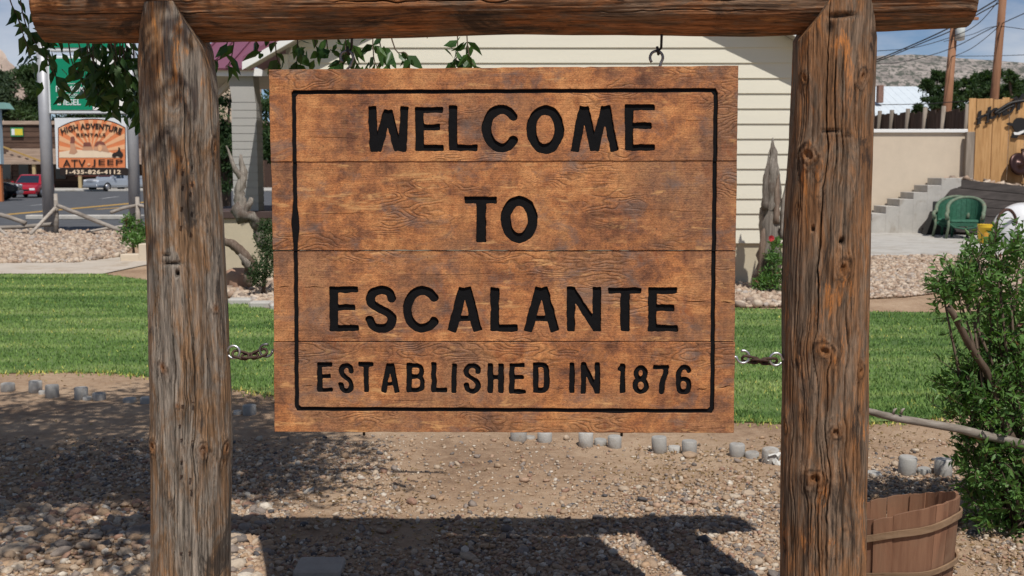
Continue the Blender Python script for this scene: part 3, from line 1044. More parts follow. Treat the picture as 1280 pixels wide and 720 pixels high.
def grid_log(name, mat, parent, pos, nz, na, attrs):
    """pos (nz, na, 3) rings of a log, closed round and capped."""
    V = pos.reshape(-1, 3)
    i = np.arange(nz - 1)[:, None] * na
    k = np.arange(na)[None]
    q = (k + 1) % na
    FA = np.stack([(i + k), (i + q), (i + na + q), (i + na + k)], 2).reshape(-1, 4)
    base = len(V)
    c0, c1 = pos[0].mean(0), pos[-1].mean(0)
    V = np.concatenate([V, [c0, c1]])
    kk = np.arange(na)
    qq = (kk + 1) % na
    cap0 = np.stack([qq, kk, np.full(na, base), np.full(na, base)], 1)
    cap1 = np.stack([(nz - 1) * na + kk, (nz - 1) * na + qq, np.full(na, base + 1), np.full(na, base + 1)], 1)
    off = np.array(wloc(parent))
    me = bpy.data.meshes.new(name)
    faces = [tuple(f) for f in FA.tolist()] + [tuple(f[:3]) for f in cap0.tolist()] + [tuple(f[:3]) for f in cap1.tolist()]
    me.from_pydata([tuple(p) for p in (V - off).tolist()], [], faces)
    me.polygons.foreach_set('use_smooth', np.array([len(f) == 4 for f in faces]))
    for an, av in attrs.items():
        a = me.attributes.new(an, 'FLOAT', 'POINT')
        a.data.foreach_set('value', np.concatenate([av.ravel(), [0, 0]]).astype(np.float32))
    me.materials.append(mat)
    me.update()
    return link_mesh(name, me, parent)


def angles():
    front = np.linspace(-1.75, 1.75, 260)
    back = np.linspace(1.75, 2 * math.pi - 1.75, 42)[1:-1]
    return np.concatenate([front, back])


def relief(phi, s, R, cracks, knots, seed, gouges=()):
    """Radial offset, crack and knot weights over (s along the log, phi round it); lengths in metres."""
    arc = phi * R
    A, S = np.meshgrid(arc, s)
    d = 0.013 * (fbm(A * 7 + 30, S * 1.5 + 9, seed, 2) - 0.5) + 0.0065 * (fbm(A * 40 + 50, S * 1.3, seed + 3, 3) - 0.5) + 0.0040 * (vnoise(A * 170 + 90, S * 5, seed + 5) - 0.5)
    cr = np.zeros_like(d)
    kn = np.zeros_like(d)
    warp = np.zeros_like(d)
    for (ka, ks, kr, kh) in knots:
        warp += 0.7 * kr * np.tanh((A - ka) / kr) * np.exp(-((S - ks) / (kr * 2.0)) ** 2) * np.exp(-(np.abs(A - ka) / (kr * 3)))
    for (ca, s0, s1, wd, dp) in cracks:
        wob = 0.011 * (fbm(S * 2.6 + ca * 90, S * 0 + 3, seed + 11, 3) - 0.5) + 0.004 * (vnoise(S * 40, S * 0 + ca * 50, seed + 17) - 0.5)
        wv = 0.62 * wd * (0.35 + 0.9 * vnoise(S * 7, S * 0 + ca * 40, seed + 13))
        ends = np.clip((S - s0) / 0.10, 0, 1) * np.clip((s1 - S) / 0.10, 0, 1)
        g = np.exp(-((A - warp - ca - wob) / wv) ** 2) * ends
        d -= dp * g
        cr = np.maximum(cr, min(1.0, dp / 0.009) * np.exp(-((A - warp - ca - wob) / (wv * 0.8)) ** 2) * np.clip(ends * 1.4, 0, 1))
    for (ka, ks, kr, kh) in knots:
        asp = 0.85 + 0.75 * ((ka * 971 + ks * 373) % 1.0)
        skew = 0.5 * (((ka * 577 + ks * 811) % 1.0) - 0.5)
        r2 = (((A - ka) + skew * (S - ks)) / kr) ** 2 + ((S - ks) / (kr * asp)) ** 2
        r2 = r2 * (0.45 + 1.1 * fbm(A * 45 + ka * 300, S * 45, seed + 60, 3))
        wobk = 0.75 + 0.5 * fbm(A * 60, S * 60, seed + 20, 2)
        d += 1.15 * kh * (0.62 * np.exp(-r2 * 0.45) - 0.75 * np.exp(-r2 * 5.0) * wobk + 0.30 * np.sin(np.sqrt(r2) * 11 + 2 * wobk) * np.exp(-r2 * 0.8))
        kn = np.maximum(kn, np.clip(np.exp(-r2 * 1.5) * (0.25 + 1.3 * fbm(A * 90 + 7, S * 40, seed + 41, 3)), 0, 1))
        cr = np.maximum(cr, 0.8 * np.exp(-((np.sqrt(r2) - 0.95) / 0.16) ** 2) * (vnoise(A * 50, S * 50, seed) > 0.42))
    for (ga, gs, gw, gh, dp) in gouges:
        g = np.exp(-((A - ga) / gw) ** 4) * np.exp(-((S - gs - 0.25 * gh * np.sin((A - ga) * 60)) / gh) ** 2)
        d -= dp * g
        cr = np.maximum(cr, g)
    return d, cr, kn


FRAME = thing('log_arch', (0, YP, 0), 'rustic frame of two brown log posts and a log beam carrying the wooden welcome sign', 'sign frame')


def post(edge, R, top_px, mat, cracks_px, knots_px, seed, gouges_px=()):
    ys = np.array([e[0] for e in edge], float)
    zl = np.array([P(e[1], e[0], YP)[2] for e in edge])
    xl = np.array([P(e[1], e[0], YP)[0] for e in edge])
    xr = np.array([P(e[2], e[0], YP)[0] for e in edge])
    o = np.argsort(zl)
    zl, xl, xr = zl[o], xl[o], xr[o]
    ztop = P(640, top_px, YP)[2]
    s = np.linspace(-0.05, ztop, 330)
    XL, XR = np.interp(s, zl, xl), np.interp(s, zl, xr)
    low = zl < P(640, 135, YP)[2]
    FL, FR = np.interp(s, zl[low], xl[low]), np.interp(s, zl[low], xr[low])     # full log, before the taper was sawn
    phi = angles()

    def conv(px, py):
        p = P(px, py, YP - R * 0.7)
        l, r = np.interp(p.z, zl[low], xl[low]), np.interp(p.z, zl[low], xr[low])
        u = max(-0.97, min(0.97, (p.x - (l + r) / 2) / ((r - l) / 2)))
        return math.asin(u) * R, p.z

    cr = []
    for (px, y0, y1, wd, dp) in cracks_px:
        a, z = conv(px, (y0 + y1) / 2)
        cr.append((a, P(0, y1, YP)[2], P(0, y0, YP)[2], wd, dp))
    rr_ = random.Random(seed * 17)
    for _ in range(44):
        px = rr_.uniform(edge[8][1] + 4, edge[8][2] - 4)
        y0 = rr_.uniform(20, 640)
        y1 = y0 + rr_.uniform(50, 230)
        a, z = conv(px, (y0 + y1) / 2)
        cr.append((a, P(0, y1, YP)[2], P(0, y0, YP)[2], rr_.uniform(0.0018, 0.0032), rr_.uniform(0.004, 0.010)))
    kn = [conv(px, py) + (r, h) for (px, py, r, h) in knots_px]
    go = [conv(px, py) + (w_, h_, d_) for (px, py, w_, h_, d_) in gouges_px]
    d, crk, knt = relief(phi, s, R, cr, kn, seed, go)
    hw = (FR - FL) / 2
    cx = (FR + FL) / 2
    rad = hw[:, None] + d
    X = cx[:, None] + rad * np.sin(phi)[None]
    Yw = YP - (rad * (R / hw)[:, None]) * np.cos(phi)[None]
    rag = 0.004 * (fbm(s * 9, s * 0 + seed, seed + 31, 2) - 0.5)
    X = np.minimum(np.maximum(X, (XL + rag)[:, None]), (XR + rag)[:, None])
    pos = np.stack([X, Yw, np.repeat(s[:, None], len(phi), 1)], 2)
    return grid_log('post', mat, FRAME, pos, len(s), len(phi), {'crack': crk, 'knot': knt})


LEFT_EDGE = [(-40, 200, 222), (9, 194, 231), (40, 186, 247), (62, 180, 258), (90, 178, 265), (118, 178, 270), (150, 179, 272), (220, 181, 274), (300, 184, 277), (360, 186, 280), (400, 187, 283), (440, 188, 285),
             (500, 190, 288), (560, 190, 288), (640, 190, 287), (720, 190, 286), (850, 190, 286)]
RIGHT_EDGE = [(-40, 1040, 1066), (0, 1028, 1076), (22, 1016, 1083), (52, 994, 1090), (80, 993, 1091), (130, 991, 1090), (180, 988, 1089), (240, 984, 1087), (300, 981, 1086), (360, 979, 1085), (420, 978, 1084),
              (500, 978, 1083), (600, 977, 1081), (720, 977, 1081), (850, 976, 1081)]
POSTL = post(LEFT_EDGE, 0.135, 9, M_POSTL,
             [(236, 90, 300, 0.0035, 0.020), (214, 60, 470, 0.002, 0.010), (199, 330, 720, 0.003, 0.014), (222, 350, 720, 0.0025, 0.012), (246, 300, 640, 0.003, 0.014), (262, 420, 720, 0.0035, 0.02),
              (205, 30, 260, 0.002, 0.008), (254, 140, 420, 0.0022, 0.010), (228, 0, 160, 0.002, 0.010), (274, 330, 700, 0.002, 0.010), (233, 480, 720, 0.0016, 0.008), (208, 500, 720, 0.0016, 0.008),
              (241, 60, 240, 0.0016, 0.008), (268, 200, 520, 0.0016, 0.008), (192, 200, 520, 0.002, 0.010), (252, 520, 720, 0.0016, 0.007)],
             [(263, 183, 0.028, 0.010), (256, 560, 0.020, 0.009), (279, 566, 0.034, 0.014), (207, 458, 0.020, 0.006), (266, 388, 0.018, 0.006), (190, 560, 0.03, 0.012), (226, 505, 0.012, 0.004)], 3,
             [(220, 328, 0.035, 0.004, 0.010), (226, 341, 0.007, 0.008, 0.020), (212, 318, 0.014, 0.003, 0.008)])
POSTR = post(RIGHT_EDGE, 0.135, -40, M_POSTR,
             [(1027, 0, 420, 0.0035, 0.020), (1048, 55, 260, 0.003, 0.014), (1052, 260, 720, 0.003, 0.015), (1062, 60, 420, 0.002, 0.010), (1030, 420, 720, 0.0028, 0.013), (1072, 120, 720, 0.0025, 0.012),
              (1000, 100, 420, 0.0025, 0.011), (993, 420, 720, 0.003, 0.012), (1040, 500, 720, 0.002, 0.009), (1016, 560, 720, 0.002, 0.009), (1062, 520, 720, 0.002, 0.010), (1010, 40, 190, 0.002, 0.008),
              (1038, 30, 330, 0.0016, 0.008), (985, 180, 480, 0.002, 0.009), (1079, 300, 720, 0.0016, 0.008), (1020, 240, 480, 0.0016, 0.007)],
             [(1011, 194, 0.036, 0.012), (1075, 98, 0.020, 0.012), (1008, 97, 0.020, 0.008), (1048, 335, 0.024, 0.012), (1027, 437, 0.034, 0.013), (1074, 464, 0.020, 0.009), (1040, 537, 0.022, 0.012),
              (1016, 596, 0.036, 0.014), (986, 537, 0.020, 0.010), (1000, 258, 0.014, 0.004)], 8,
             [(1049, 21, 0.045, 0.005, 0.018), (1036, 164, 0.035, 0.004, 0.010), (1014, 286, 0.006, 0.006, 0.018), (1048, 301, 0.009, 0.009, 0.022), (1054, 171, 0.02, 0.003, 0.007), (1034, 35, 0.012, 0.02, 0.006)])


def make_beam():
    tab = [(43, 54, 0.122), (60, 54.5, 0.128), (120, 55, 0.128), (250, 54, 0.126), (420, 51, 0.123), (640, 47.5, 0.120), (850, 45, 0.117), (1000, 43.5, 0.114), (1120, 41, 0.112), (1195, 38, 0.111), (1212, 37, 0.106), (1222, 36, 0.092)]
    YB = 3.70
    xs = np.array([P(t[0], 20, YB - 0.085)[0] for t in tab])
    zb = np.array([P(640, t[1], YB)[2] for t in tab])
    rr = np.array([t[2] for t in tab])
    s = np.linspace(xs[0], xs[-1], 420)
    R = np.interp(s, xs, rr)
    ZB = np.interp(s, xs, zb)
    phi = angles() + 0.0
    knots = [((t - 60) / 1000.0 * 0.25, P(px, 20, YB)[0], r, h) for px, t, r, h in
             [(357, 60, 0.018, 0.005), (620, 40, 0.02, 0.006), (250, 90, 0.016, 0.006), (770, 90, 0.02, 0.006), (900, 30, 0.02, 0.006), (1140, 80, 0.018, 0.005), (500, 100, 0.014, 0.004), (100, 60, 0.02, 0.006)]]
    cracks = [(-0.03, -1.6, -0.5, 0.0035, 0.018), (0.02, -0.6, 0.9, 0.003, 0.012), (-0.055, 0.2, 1.6, 0.003, 0.015), (0.05, -1.5, -0.9, 0.0025, 0.012), (0.06, 0.1, 0.9, 0.002, 0.009), (-0.01, 0.9, 1.6, 0.0025, 0.012),
              (-0.075, -0.9, 0.3, 0.003, 0.012), (0.09, -0.7, 0.1, 0.002, 0.008), (0.075, 0.8, 1.6, 0.002, 0.009)]
    d, crk, knt = relief(phi, s, 0.12, cracks, knots, 15)
    d *= 1.3
    rad = R[:, None] + d
    zc = ZB + R + 0.004
    X = np.repeat(s[:, None], len(phi), 1)
    Yw = YB - rad * np.cos(phi)[None]
    Z = zc[:, None] - rad * np.sin(phi)[None]
    pos = np.stack([X, Yw, Z], 2)
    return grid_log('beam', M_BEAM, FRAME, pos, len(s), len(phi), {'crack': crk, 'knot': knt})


BEAM = make_beam()

st = MB()
for yy in (196, 214, 232, 258, 282, 505, 530, 548, 573, 596, 612, 640, 668, 690):
    for xx in (214, 227, 240):
        if random.random() < 0.75:
            p = P(xx + random.uniform(-2, 2), yy + random.uniform(-3, 3), YP - 0.131)
            u = (xx - 236) / 50
            p.y = YP - 0.139 * math.cos(math.asin(u))
            st.box((p.x - 0.0035, p.y - 0.002, p.z - 0.001), (p.x + 0.0035, p.y + 0.008, p.z + 0.001))
tag(st.build('staples', M_RUST, POSTL), kind='stuff')

# ------------------------------------------------------------------ the sign
YS = 3.655
SIGN = thing('welcome_sign', (0, YS, 1.35), 'brown stained plank sign with carved black words WELCOME TO ESCALANTE', 'sign')


def seg_sd(x, y, a, b, hw, rnd=1.6, ext=0.0):
    ax, ay = a
    bx, by = b
    L = math.hypot(bx - ax, by - ay)
    ux, uy = (bx - ax) / L, (by - ay) / L
    cx, cy = (ax + bx) / 2, (ay + by) / 2
    p = (x - cx) * ux + (y - cy) * uy
    q = -(x - cx) * uy + (y - cy) * ux
    dx = np.abs(p) - (L / 2 + ext) + rnd
    dy = np.abs(q) - hw + rnd
    return np.minimum(np.maximum(dx, dy), 0) + np.hypot(np.maximum(dx, 0), np.maximum(dy, 0)) - rnd


def poly_sd(x, y, pts, hw):
    r = np.full_like(x, 1e9)
    for (ax, ay), (bx, by) in zip(pts[:-1], pts[1:]):
        L2 = (bx - ax) ** 2 + (by - ay) ** 2 + 1e-9
        t = np.clip(((x - ax) * (bx - ax) + (y - ay) * (by - ay)) / L2, 0, 1)
        r = np.minimum(r, np.hypot(x - ax - t * (bx - ax), y - ay - t * (by - ay)))
    return r - hw


def smooth(pts, n=6):
    out = []
    p = [pts[0]] + list(pts) + [pts[-1]]
    for i in range(1, len(p) - 2):
        for k in range(n):
            t = k / n
            c = []
            for d in (0, 1):
                a, b, e, f = p[i - 1][d], p[i][d], p[i + 1][d], p[i + 2][d]
                c.append(0.5 * ((2 * b) + (-a + e) * t + (2 * a - 5 * b + 4 * e - f) * t * t + (-a + 3 * b - 3 * e + f) * t ** 3))
            out.append(tuple(c))
    out.append(pts[-1])
    return out


def glyph(ch, x0, y0, x1, y1, w, wh=None):
    """Straight strokes ('s', a, b, half width) and curved ones ('c', points, half width) of a routed letter."""
    wh = wh or w
    h, k = w / 2, wh / 2
    W, T = x1 - x0, y1 - y0

    def q(pts):
        return smooth([(x0 + h + a * (W - w), y0 + h + b * (T - w)) for a, b in pts])
    if ch == 'E':
        m = y0 + T * 0.465
        return [('s', (x0 + h, y0), (x0 + h, y1), h), ('s', (x0, y0 + k), (x1 - 1, y0 + k), k), ('s', (x0, m), (x1 - W * 0.12, m), k), ('s', (x0, y1 - k), (x1, y1 - k), k)]
    if ch == 'L':
        return [('s', (x0 + h, y0), (x0 + h, y1), h), ('s', (x0, y1 - k), (x1, y1 - k), k)]
    if ch == 'T':
        c = (x0 + x1) / 2 + 0.5
        return [('s', (x0, y0 + k), (x1, y0 + k), k), ('s', (c, y0), (c, y1), h)]
    if ch == 'I':
        return [('s', ((x0 + x1) / 2, y0), ((x0 + x1) / 2 - 0.4, y1), h)]
    if ch == 'H':
        return [('s', (x0 + h, y0), (x0 + h, y1), h), ('s', (x1 - h, y0), (x1 - h, y1), h), ('s', (x0, y0 + T * 0.46), (x1, y0 + T * 0.46), k)]
    if ch == 'N':
        return [('s', (x0 + h, y0), (x0 + h, y1), h), ('s', (x1 - h, y0), (x1 - h, y1), h), ('s', (x0 + h, y0 + h * 0.6), (x1 - h, y1 - h * 0.6), h)]
    if ch == 'A':
        c = (x0 + x1) / 2
        return [('s', (x0 + h, y1), (c - h * 0.35, y0), h), ('s', (x1 - h, y1), (c + h * 0.35, y0), h), ('s', (x0 + W * 0.25, y0 + T * 0.70), (x1 - W * 0.25, y0 + T * 0.70), k * 0.85)]
    if ch == 'W':
        c = (x0 + x1) / 2 + 0.5
        return [('s', (x0 + h, y0), (x0 + h + 2.5, y1), h), ('s', (x0 + h + 6.5, y1 - 1), (c - 1, y0 + 5), h), ('s', (c - 1, y0 + 5), (x1 - h - 8, y1 - 1), h), ('s', (x1 - h, y0), (x1 - h - 3, y1), h)]
    if ch == 'M':
        c = (x0 + x1) / 2
        return [('s', (x0 + h, y1), (x0 + h + 11, y0 + 1), h), ('s', (x0 + h + 12, y0 + 2), (c + 0.2, y1 - 1), h), ('s', (c - 0.2, y1 - 1), (x1 - h - 12, y0 + 2), h), ('s', (x1 - h - 11, y0 + 1), (x1 - h, y1), h)]
    if ch == 'O':
        return [('c', q([(0.5 + 0.5 * math.sin(t), 0.5 - 0.5 * math.cos(t)) for t in np.linspace(0, 2 * math.pi, 17)]), h)]
    if ch == 'C':
        return [('c', q([(0.5 + 0.55 * math.cos(t), 0.5 - 0.5 * math.sin(t)) for t in np.radians(np.linspace(38, 322, 17))]), h)]
    if ch == 'S':
        return [('c', q([(0.97, 0.22), (0.9, 0.09), (0.7, 0.01), (0.45, 0.0), (0.2, 0.05), (0.05, 0.16), (0.06, 0.30), (0.2, 0.40), (0.46, 0.49), (0.74, 0.57), (0.93, 0.68), (0.98, 0.8), (0.88, 0.93), (0.66, 1.0), (0.38, 1.0),
                          (0.14, 0.93), (0.02, 0.77)]), h)]
    if ch == 'B':
        return [('s', (x0 + h, y0), (x0 + h, y1), h), ('c', q([(0, 0.0), (0.55, 0.0), (0.88, 0.06), (0.95, 0.22), (0.88, 0.38), (0.6, 0.45), (0, 0.45)]), k), ('c', q([(0, 0.45), (0.6, 0.45), (0.95, 0.55), (1.0, 0.74), (0.92, 0.92), (0.6, 1.0), (0, 1.0)]), k)]
    if ch == 'D':
        return [('s', (x0 + h, y0), (x0 + h, y1), h), ('c', q([(0, 0.0), (0.6, 0.0), (0.9, 0.06), (1.0, 0.2), (1.0, 0.8), (0.9, 0.94), (0.6, 1.0), (0, 1.0)]), h)]
    if ch == '1':
        return [('s', (x1 - h, y0), (x1 - h, y1), h), ('c', [(x1 - h - 0.5, y0 + h), (x0 + h * 0.8, y0 + h + 3.5)], h * 0.8)]
    if ch == '8':
        e = np.linspace(0, 2 * math.pi, 15)
        return [('c', q([(0.5 + 0.42 * math.sin(t), 0.235 - 0.235 * math.cos(t)) for t in e]), h), ('c', q([(0.5 + 0.5 * math.sin(t), 0.735 - 0.265 * math.cos(t)) for t in e]), h)]
    if ch == '7':
        return [('s', (x0, y0 + k), (x1, y0 + k), k), ('c', q([(0.93, 0.02), (0.88, 0.22), (0.7, 0.52), (0.58, 0.8), (0.55, 1.0)]), h)]
    if ch == '6':
        return [('c', q([(0.95, 0.13), (0.8, 0.02), (0.5, 0.0), (0.2, 0.06), (0.05, 0.22), (0.0, 0.5), (0.02, 0.8), (0.15, 0.96), (0.5, 1.0), (0.85, 0.95), (0.98, 0.76), (0.9, 0.56), (0.6, 0.48), (0.25, 0.5), (0.06, 0.6)]), h)]
    return []


def contour(strokes, bx, grow=0.0, seed=0, step=0.9):
    """Closed outlines (picture units) of the routed strokes, a little uneven as a hand router leaves them."""
    x0, y0, x1, y1 = bx[0] - 5, bx[1] - 5, bx[2] + 5, bx[3] + 5
    xs, ys = np.arange(x0, x1, step), np.arange(y0, y1, step)
    X, Y = np.meshgrid(xs, ys)
    wx = X + 0.9 * (fbm(X / 9, Y / 9, seed + 1, 2) - 0.5) * 2
    wy = Y + 0.9 * (fbm(X / 9 + 40, Y / 9, seed + 2, 2) - 0.5) * 2
    d = np.full_like(X, 1e9)
    for s in strokes:
        d = np.minimum(d, seg_sd(wx, wy, s[1], s[2], s[3]) if s[0] == 's' else poly_sd(wx, wy, s[1], s[2]))
    d = d - grow + 0.55 * (fbm(X / 3.2, Y / 3.2, seed + 7, 2) - 0.5)
    ny, nx = d.shape
    seg = {}

    def ex(i, j, i2, j2):
        a, b = d[j, i], d[j2, i2]
        t = a / (a - b)
        return (xs[i] + t * (xs[i2] - xs[i]), ys[j] + t * (ys[j2] - ys[j]))
    pts = {}
    for j in range(ny - 1):
        for i in range(nx - 1):
            c = [d[j, i] < 0, d[j, i + 1] < 0, d[j + 1, i + 1] < 0, d[j + 1, i] < 0]
            n = sum(c)
            if n == 0 or n == 4:
                continue
            ed = [((i, j), (i + 1, j)), ((i + 1, j), (i + 1, j + 1)), ((i, j + 1), (i + 1, j + 1)), ((i, j), (i, j + 1))]
            cr = []
            for e, (a, b) in enumerate(((0, 1), (1, 2), (3, 2), (0, 3))):
                if c[a] != c[b]:
                    k = ed[e]
                    if k not in pts:
                        pts[k] = ex(*k[0], *k[1])
                    cr.append(k)
            if len(cr) == 2:
                pr = [(cr[0], cr[1])]
            else:
                pr = [(cr[0], cr[1]), (cr[2], cr[3])] if c[1] else [(cr[0], cr[3]), (cr[1], cr[2])]
            for a, b in pr:
                seg.setdefault(a, []).append(b)
                seg.setdefault(b, []).append(a)
    loops = []
    seen = set()
    for s0 in list(seg):
        if s0 in seen:
            continue
        lp, prev, cur = [], None, s0
        while cur not in seen:
            seen.add(cur)
            lp.append(pts[cur])
            nx_ = [q for q in seg[cur] if q != prev and q not in seen]
            if not nx_:
                break
            prev, cur = cur, nx_[0]
        if len(lp) > 6:
            out = [lp[0]]
            for p in lp[1:]:
                if math.dist(p, out[-1]) > 0.75:
                    out.append(p)
            loops.append(out)
    return loops


def fill_mesh(loops, extrude, bevel=0.0):
    """Planar outlines (x, z) with holes, filled and given thickness; front faces -Y."""
    cu = bpy.data.curves.new('outline', 'CURVE')
    cu.dimensions = '2D'
    cu.fill_mode = 'BOTH'
    cu.extrude = extrude
    cu.bevel_depth = bevel
    cu.bevel_resolution = 0
    for lp in loops:
        s = cu.splines.new('POLY')
        s.points.add(len(lp) - 1)
        s.points.foreach_set('co', np.array([(p[0], p[1], 0, 1) for p in lp], dtype=np.float32).ravel())
        s.use_cyclic_u = True
    ob = bpy.data.objects.new('outline', cu)
    COL.objects.link(ob)
    dg = bpy.context.evaluated_depsgraph_get()
    me = bpy.data.meshes.new_from_object(ob.evaluated_get(dg))
    bpy.data.objects.remove(ob)
    bpy.data.curves.remove(cu)
    n = len(me.vertices)
    v = np.empty(n * 3, np.float32)
    me.vertices.foreach_get('co', v)
    v = v.reshape(-1, 3)
    v = np.stack([v[:, 0], -v[:, 2], v[:, 1]], 1)
    me.vertices.foreach_set('co', v.astype(np.float32).ravel())
    me.update()
    return me


def lx(p):
    w_ = P(p[0], p[1], YS)
    return (w_.x, w_.z - 1.35)


ROWS = {
    0: [('W', 460, 133, 511, 190, 10.5, 9), ('E', 519, 133.5, 555, 189, 10.5, 8), ('L', 561, 131.5, 597, 189, 10.5, 8), ('C', 604, 131, 649.5, 190.5, 11.5, 0), ('O', 658.5, 131.5, 705, 192.5, 12, 0),
        ('M', 713, 131.5, 773.5, 189.5, 10.5, 0), ('E', 781, 130.5, 819, 188.5, 10.5, 8)],
    1: [('T', 580.5, 245.5, 621.5, 303, 12.5, 9), ('O', 626, 245, 672, 304, 12.5, 0)],
    2: [('E', 411.5, 358.5, 448.5, 414.5, 11, 8), ('S', 456, 357.5, 496, 416.5, 11, 0), ('C', 505, 358, 550.5, 416.5, 11, 0), ('A', 559, 359.5, 603, 415, 11.5, 8.5), ('L', 613, 359.5, 647, 415, 11, 9),
        ('A', 654, 359.5, 699.5, 415, 11.5, 8.5), ('N', 708.5, 358.5, 751.5, 415, 10.5, 8), ('T', 760, 359.5, 802, 414.5, 11.5, 8), ('E', 810, 359.5, 847.5, 415, 11, 8.5)],
    3: [('E', 396.5, 453, 416, 490.5, 6.5, 5.5), ('S', 422.5, 453.5, 442.5, 491.5, 6.5, 0), ('T', 448, 452.5, 467.5, 490.5, 6.5, 6), ('A', 475.5, 454, 500, 491.5, 7, 5.5), ('B', 508, 453.5, 531.5, 491.5, 7, 6),
        ('L', 539, 453, 558.5, 491, 6.5, 6), ('I', 564.5, 454.5, 571, 491.5, 6.2, 0), ('S', 579, 454, 601.5, 492, 6.5, 0), ('H', 609.5, 454.5, 629.5, 491.5, 7, 5.5), ('E', 636.5, 454, 657, 492.5, 6.5, 6),
        ('D', 666, 453, 686.5, 491.5, 7, 0), ('I', 712, 453, 718.5, 492, 6.5, 0), ('N', 726, 453, 750, 493, 6.5, 6), ('1', 772, 454.5, 781.5, 492, 6.5, 0), ('8', 790.5, 456.5, 811, 493, 6.5, 0),
        ('7', 816, 456, 836.5, 493, 6.5, 5.5), ('6', 844.5, 456, 865, 493.5, 6.5, 0)],
}


def wl(p, q, n, amp, seed):
    """Points from p to q with a small unevenness."""
    out = []
    L = math.dist(p, q)
    nxv, nyv = -(q[1] - p[1]) / L, (q[0] - p[0]) / L
    for i in range(n):
        t = i / n
        a = amp * 2 * (fbm(np.array([t * L / 11.0 + seed * 17.3]), np.array([seed * 3.1]), seed, 3)[0] - 0.5) * min(1, 6 * t)
        out.append((p[0] + t * (q[0] - p[0]) + a * nxv, p[1] + t * (q[1] - p[1]) + a * nyv))
    return out


def lline(y):
    """Inner and outer edge of the carved border at the left, by height in the picture."""
    c = 367.4 + (y - 115) * 0.0095
    b = 3.3 * math.exp(-((y - 281) / 17) ** 2)
    k = 0.6 * math.sin(y * 0.31) + 0.4 * math.sin(y * 0.13 + 1)
    return c - 3.0 - b * 0.7 + 0.35 * k, c + 3.0 + b * 0.8 + 0.3 * k


def rline(y):
    c = 894.6 - (y - 112) * 0.0115
    k = 0.6 * math.sin(y * 0.23 + 2) + 0.4 * math.sin(y * 0.11)
    return c - 3.0 + 0.35 * k, c + 3.0 + 0.3 * k


def tline(x):
    c = 115.5 - (x - 367) * 0.005
    k = 0.5 * math.sin(x * 0.2) + 0.5 * math.sin(x * 0.071)
    return c - 3.0 + 0.3 * k, c + 3.0 + 0.3 * k


def bline(x):
    c = 511 + (x - 371) * 0.0055
    k = 0.5 * math.sin(x * 0.17) + 0.5 * math.sin(x * 0.063)
    b = 1.4 * math.exp(-((x - 770) / 14) ** 2)
    return c - 3.0 + 0.3 * k, c + 3.0 + b + 0.3 * k


PLANKS = [((336.5, 87.5), (922.5, 82.5), (920.6, 200.2), (339.0, 201.6)),
          ((339.2, 202.0), (920.8, 200.6), (919.4, 312.5), (341.2, 312.3)),
          ((341.6, 314.1), (919.4, 313.9), (918.0, 426.3), (342.6, 426.5)),
          ((342.4, 428.3), (918.4, 427.9), (916.8, 540.8), (343.6, 539.2))]
GROOVE_D = 0.0045
CRACKS = {0: [(376, 171, 452, 173.5, 1.19), (846, 150, 887, 151.5, 1.19)], 1: [(380, 268, 470, 266, 1.19), (700, 218, 790, 215, 1.02), (806, 262, 885, 265, 1.19)],
          2: [(344.5, 359, 362.5, 358.6, 1.87), (377, 359.3, 406, 359.0, 1.70), (853, 376.5, 887, 378, 2.04), (900, 378, 916.5, 378.4, 2.04), (500, 344, 640, 342.5, 1.19), (700, 338, 812, 341, 1.02)],
          3: [(869, 487.5, 885.5, 485.5, 2.21), (897, 484.5, 915.5, 482.5, 2.21), (689, 486.5, 710, 486, 1.36), (376, 482, 394, 482.5, 1.70), (470, 500, 560, 501.5, 1.19), (640, 524, 720, 525, 1.19)]}
BEV = 0.0009
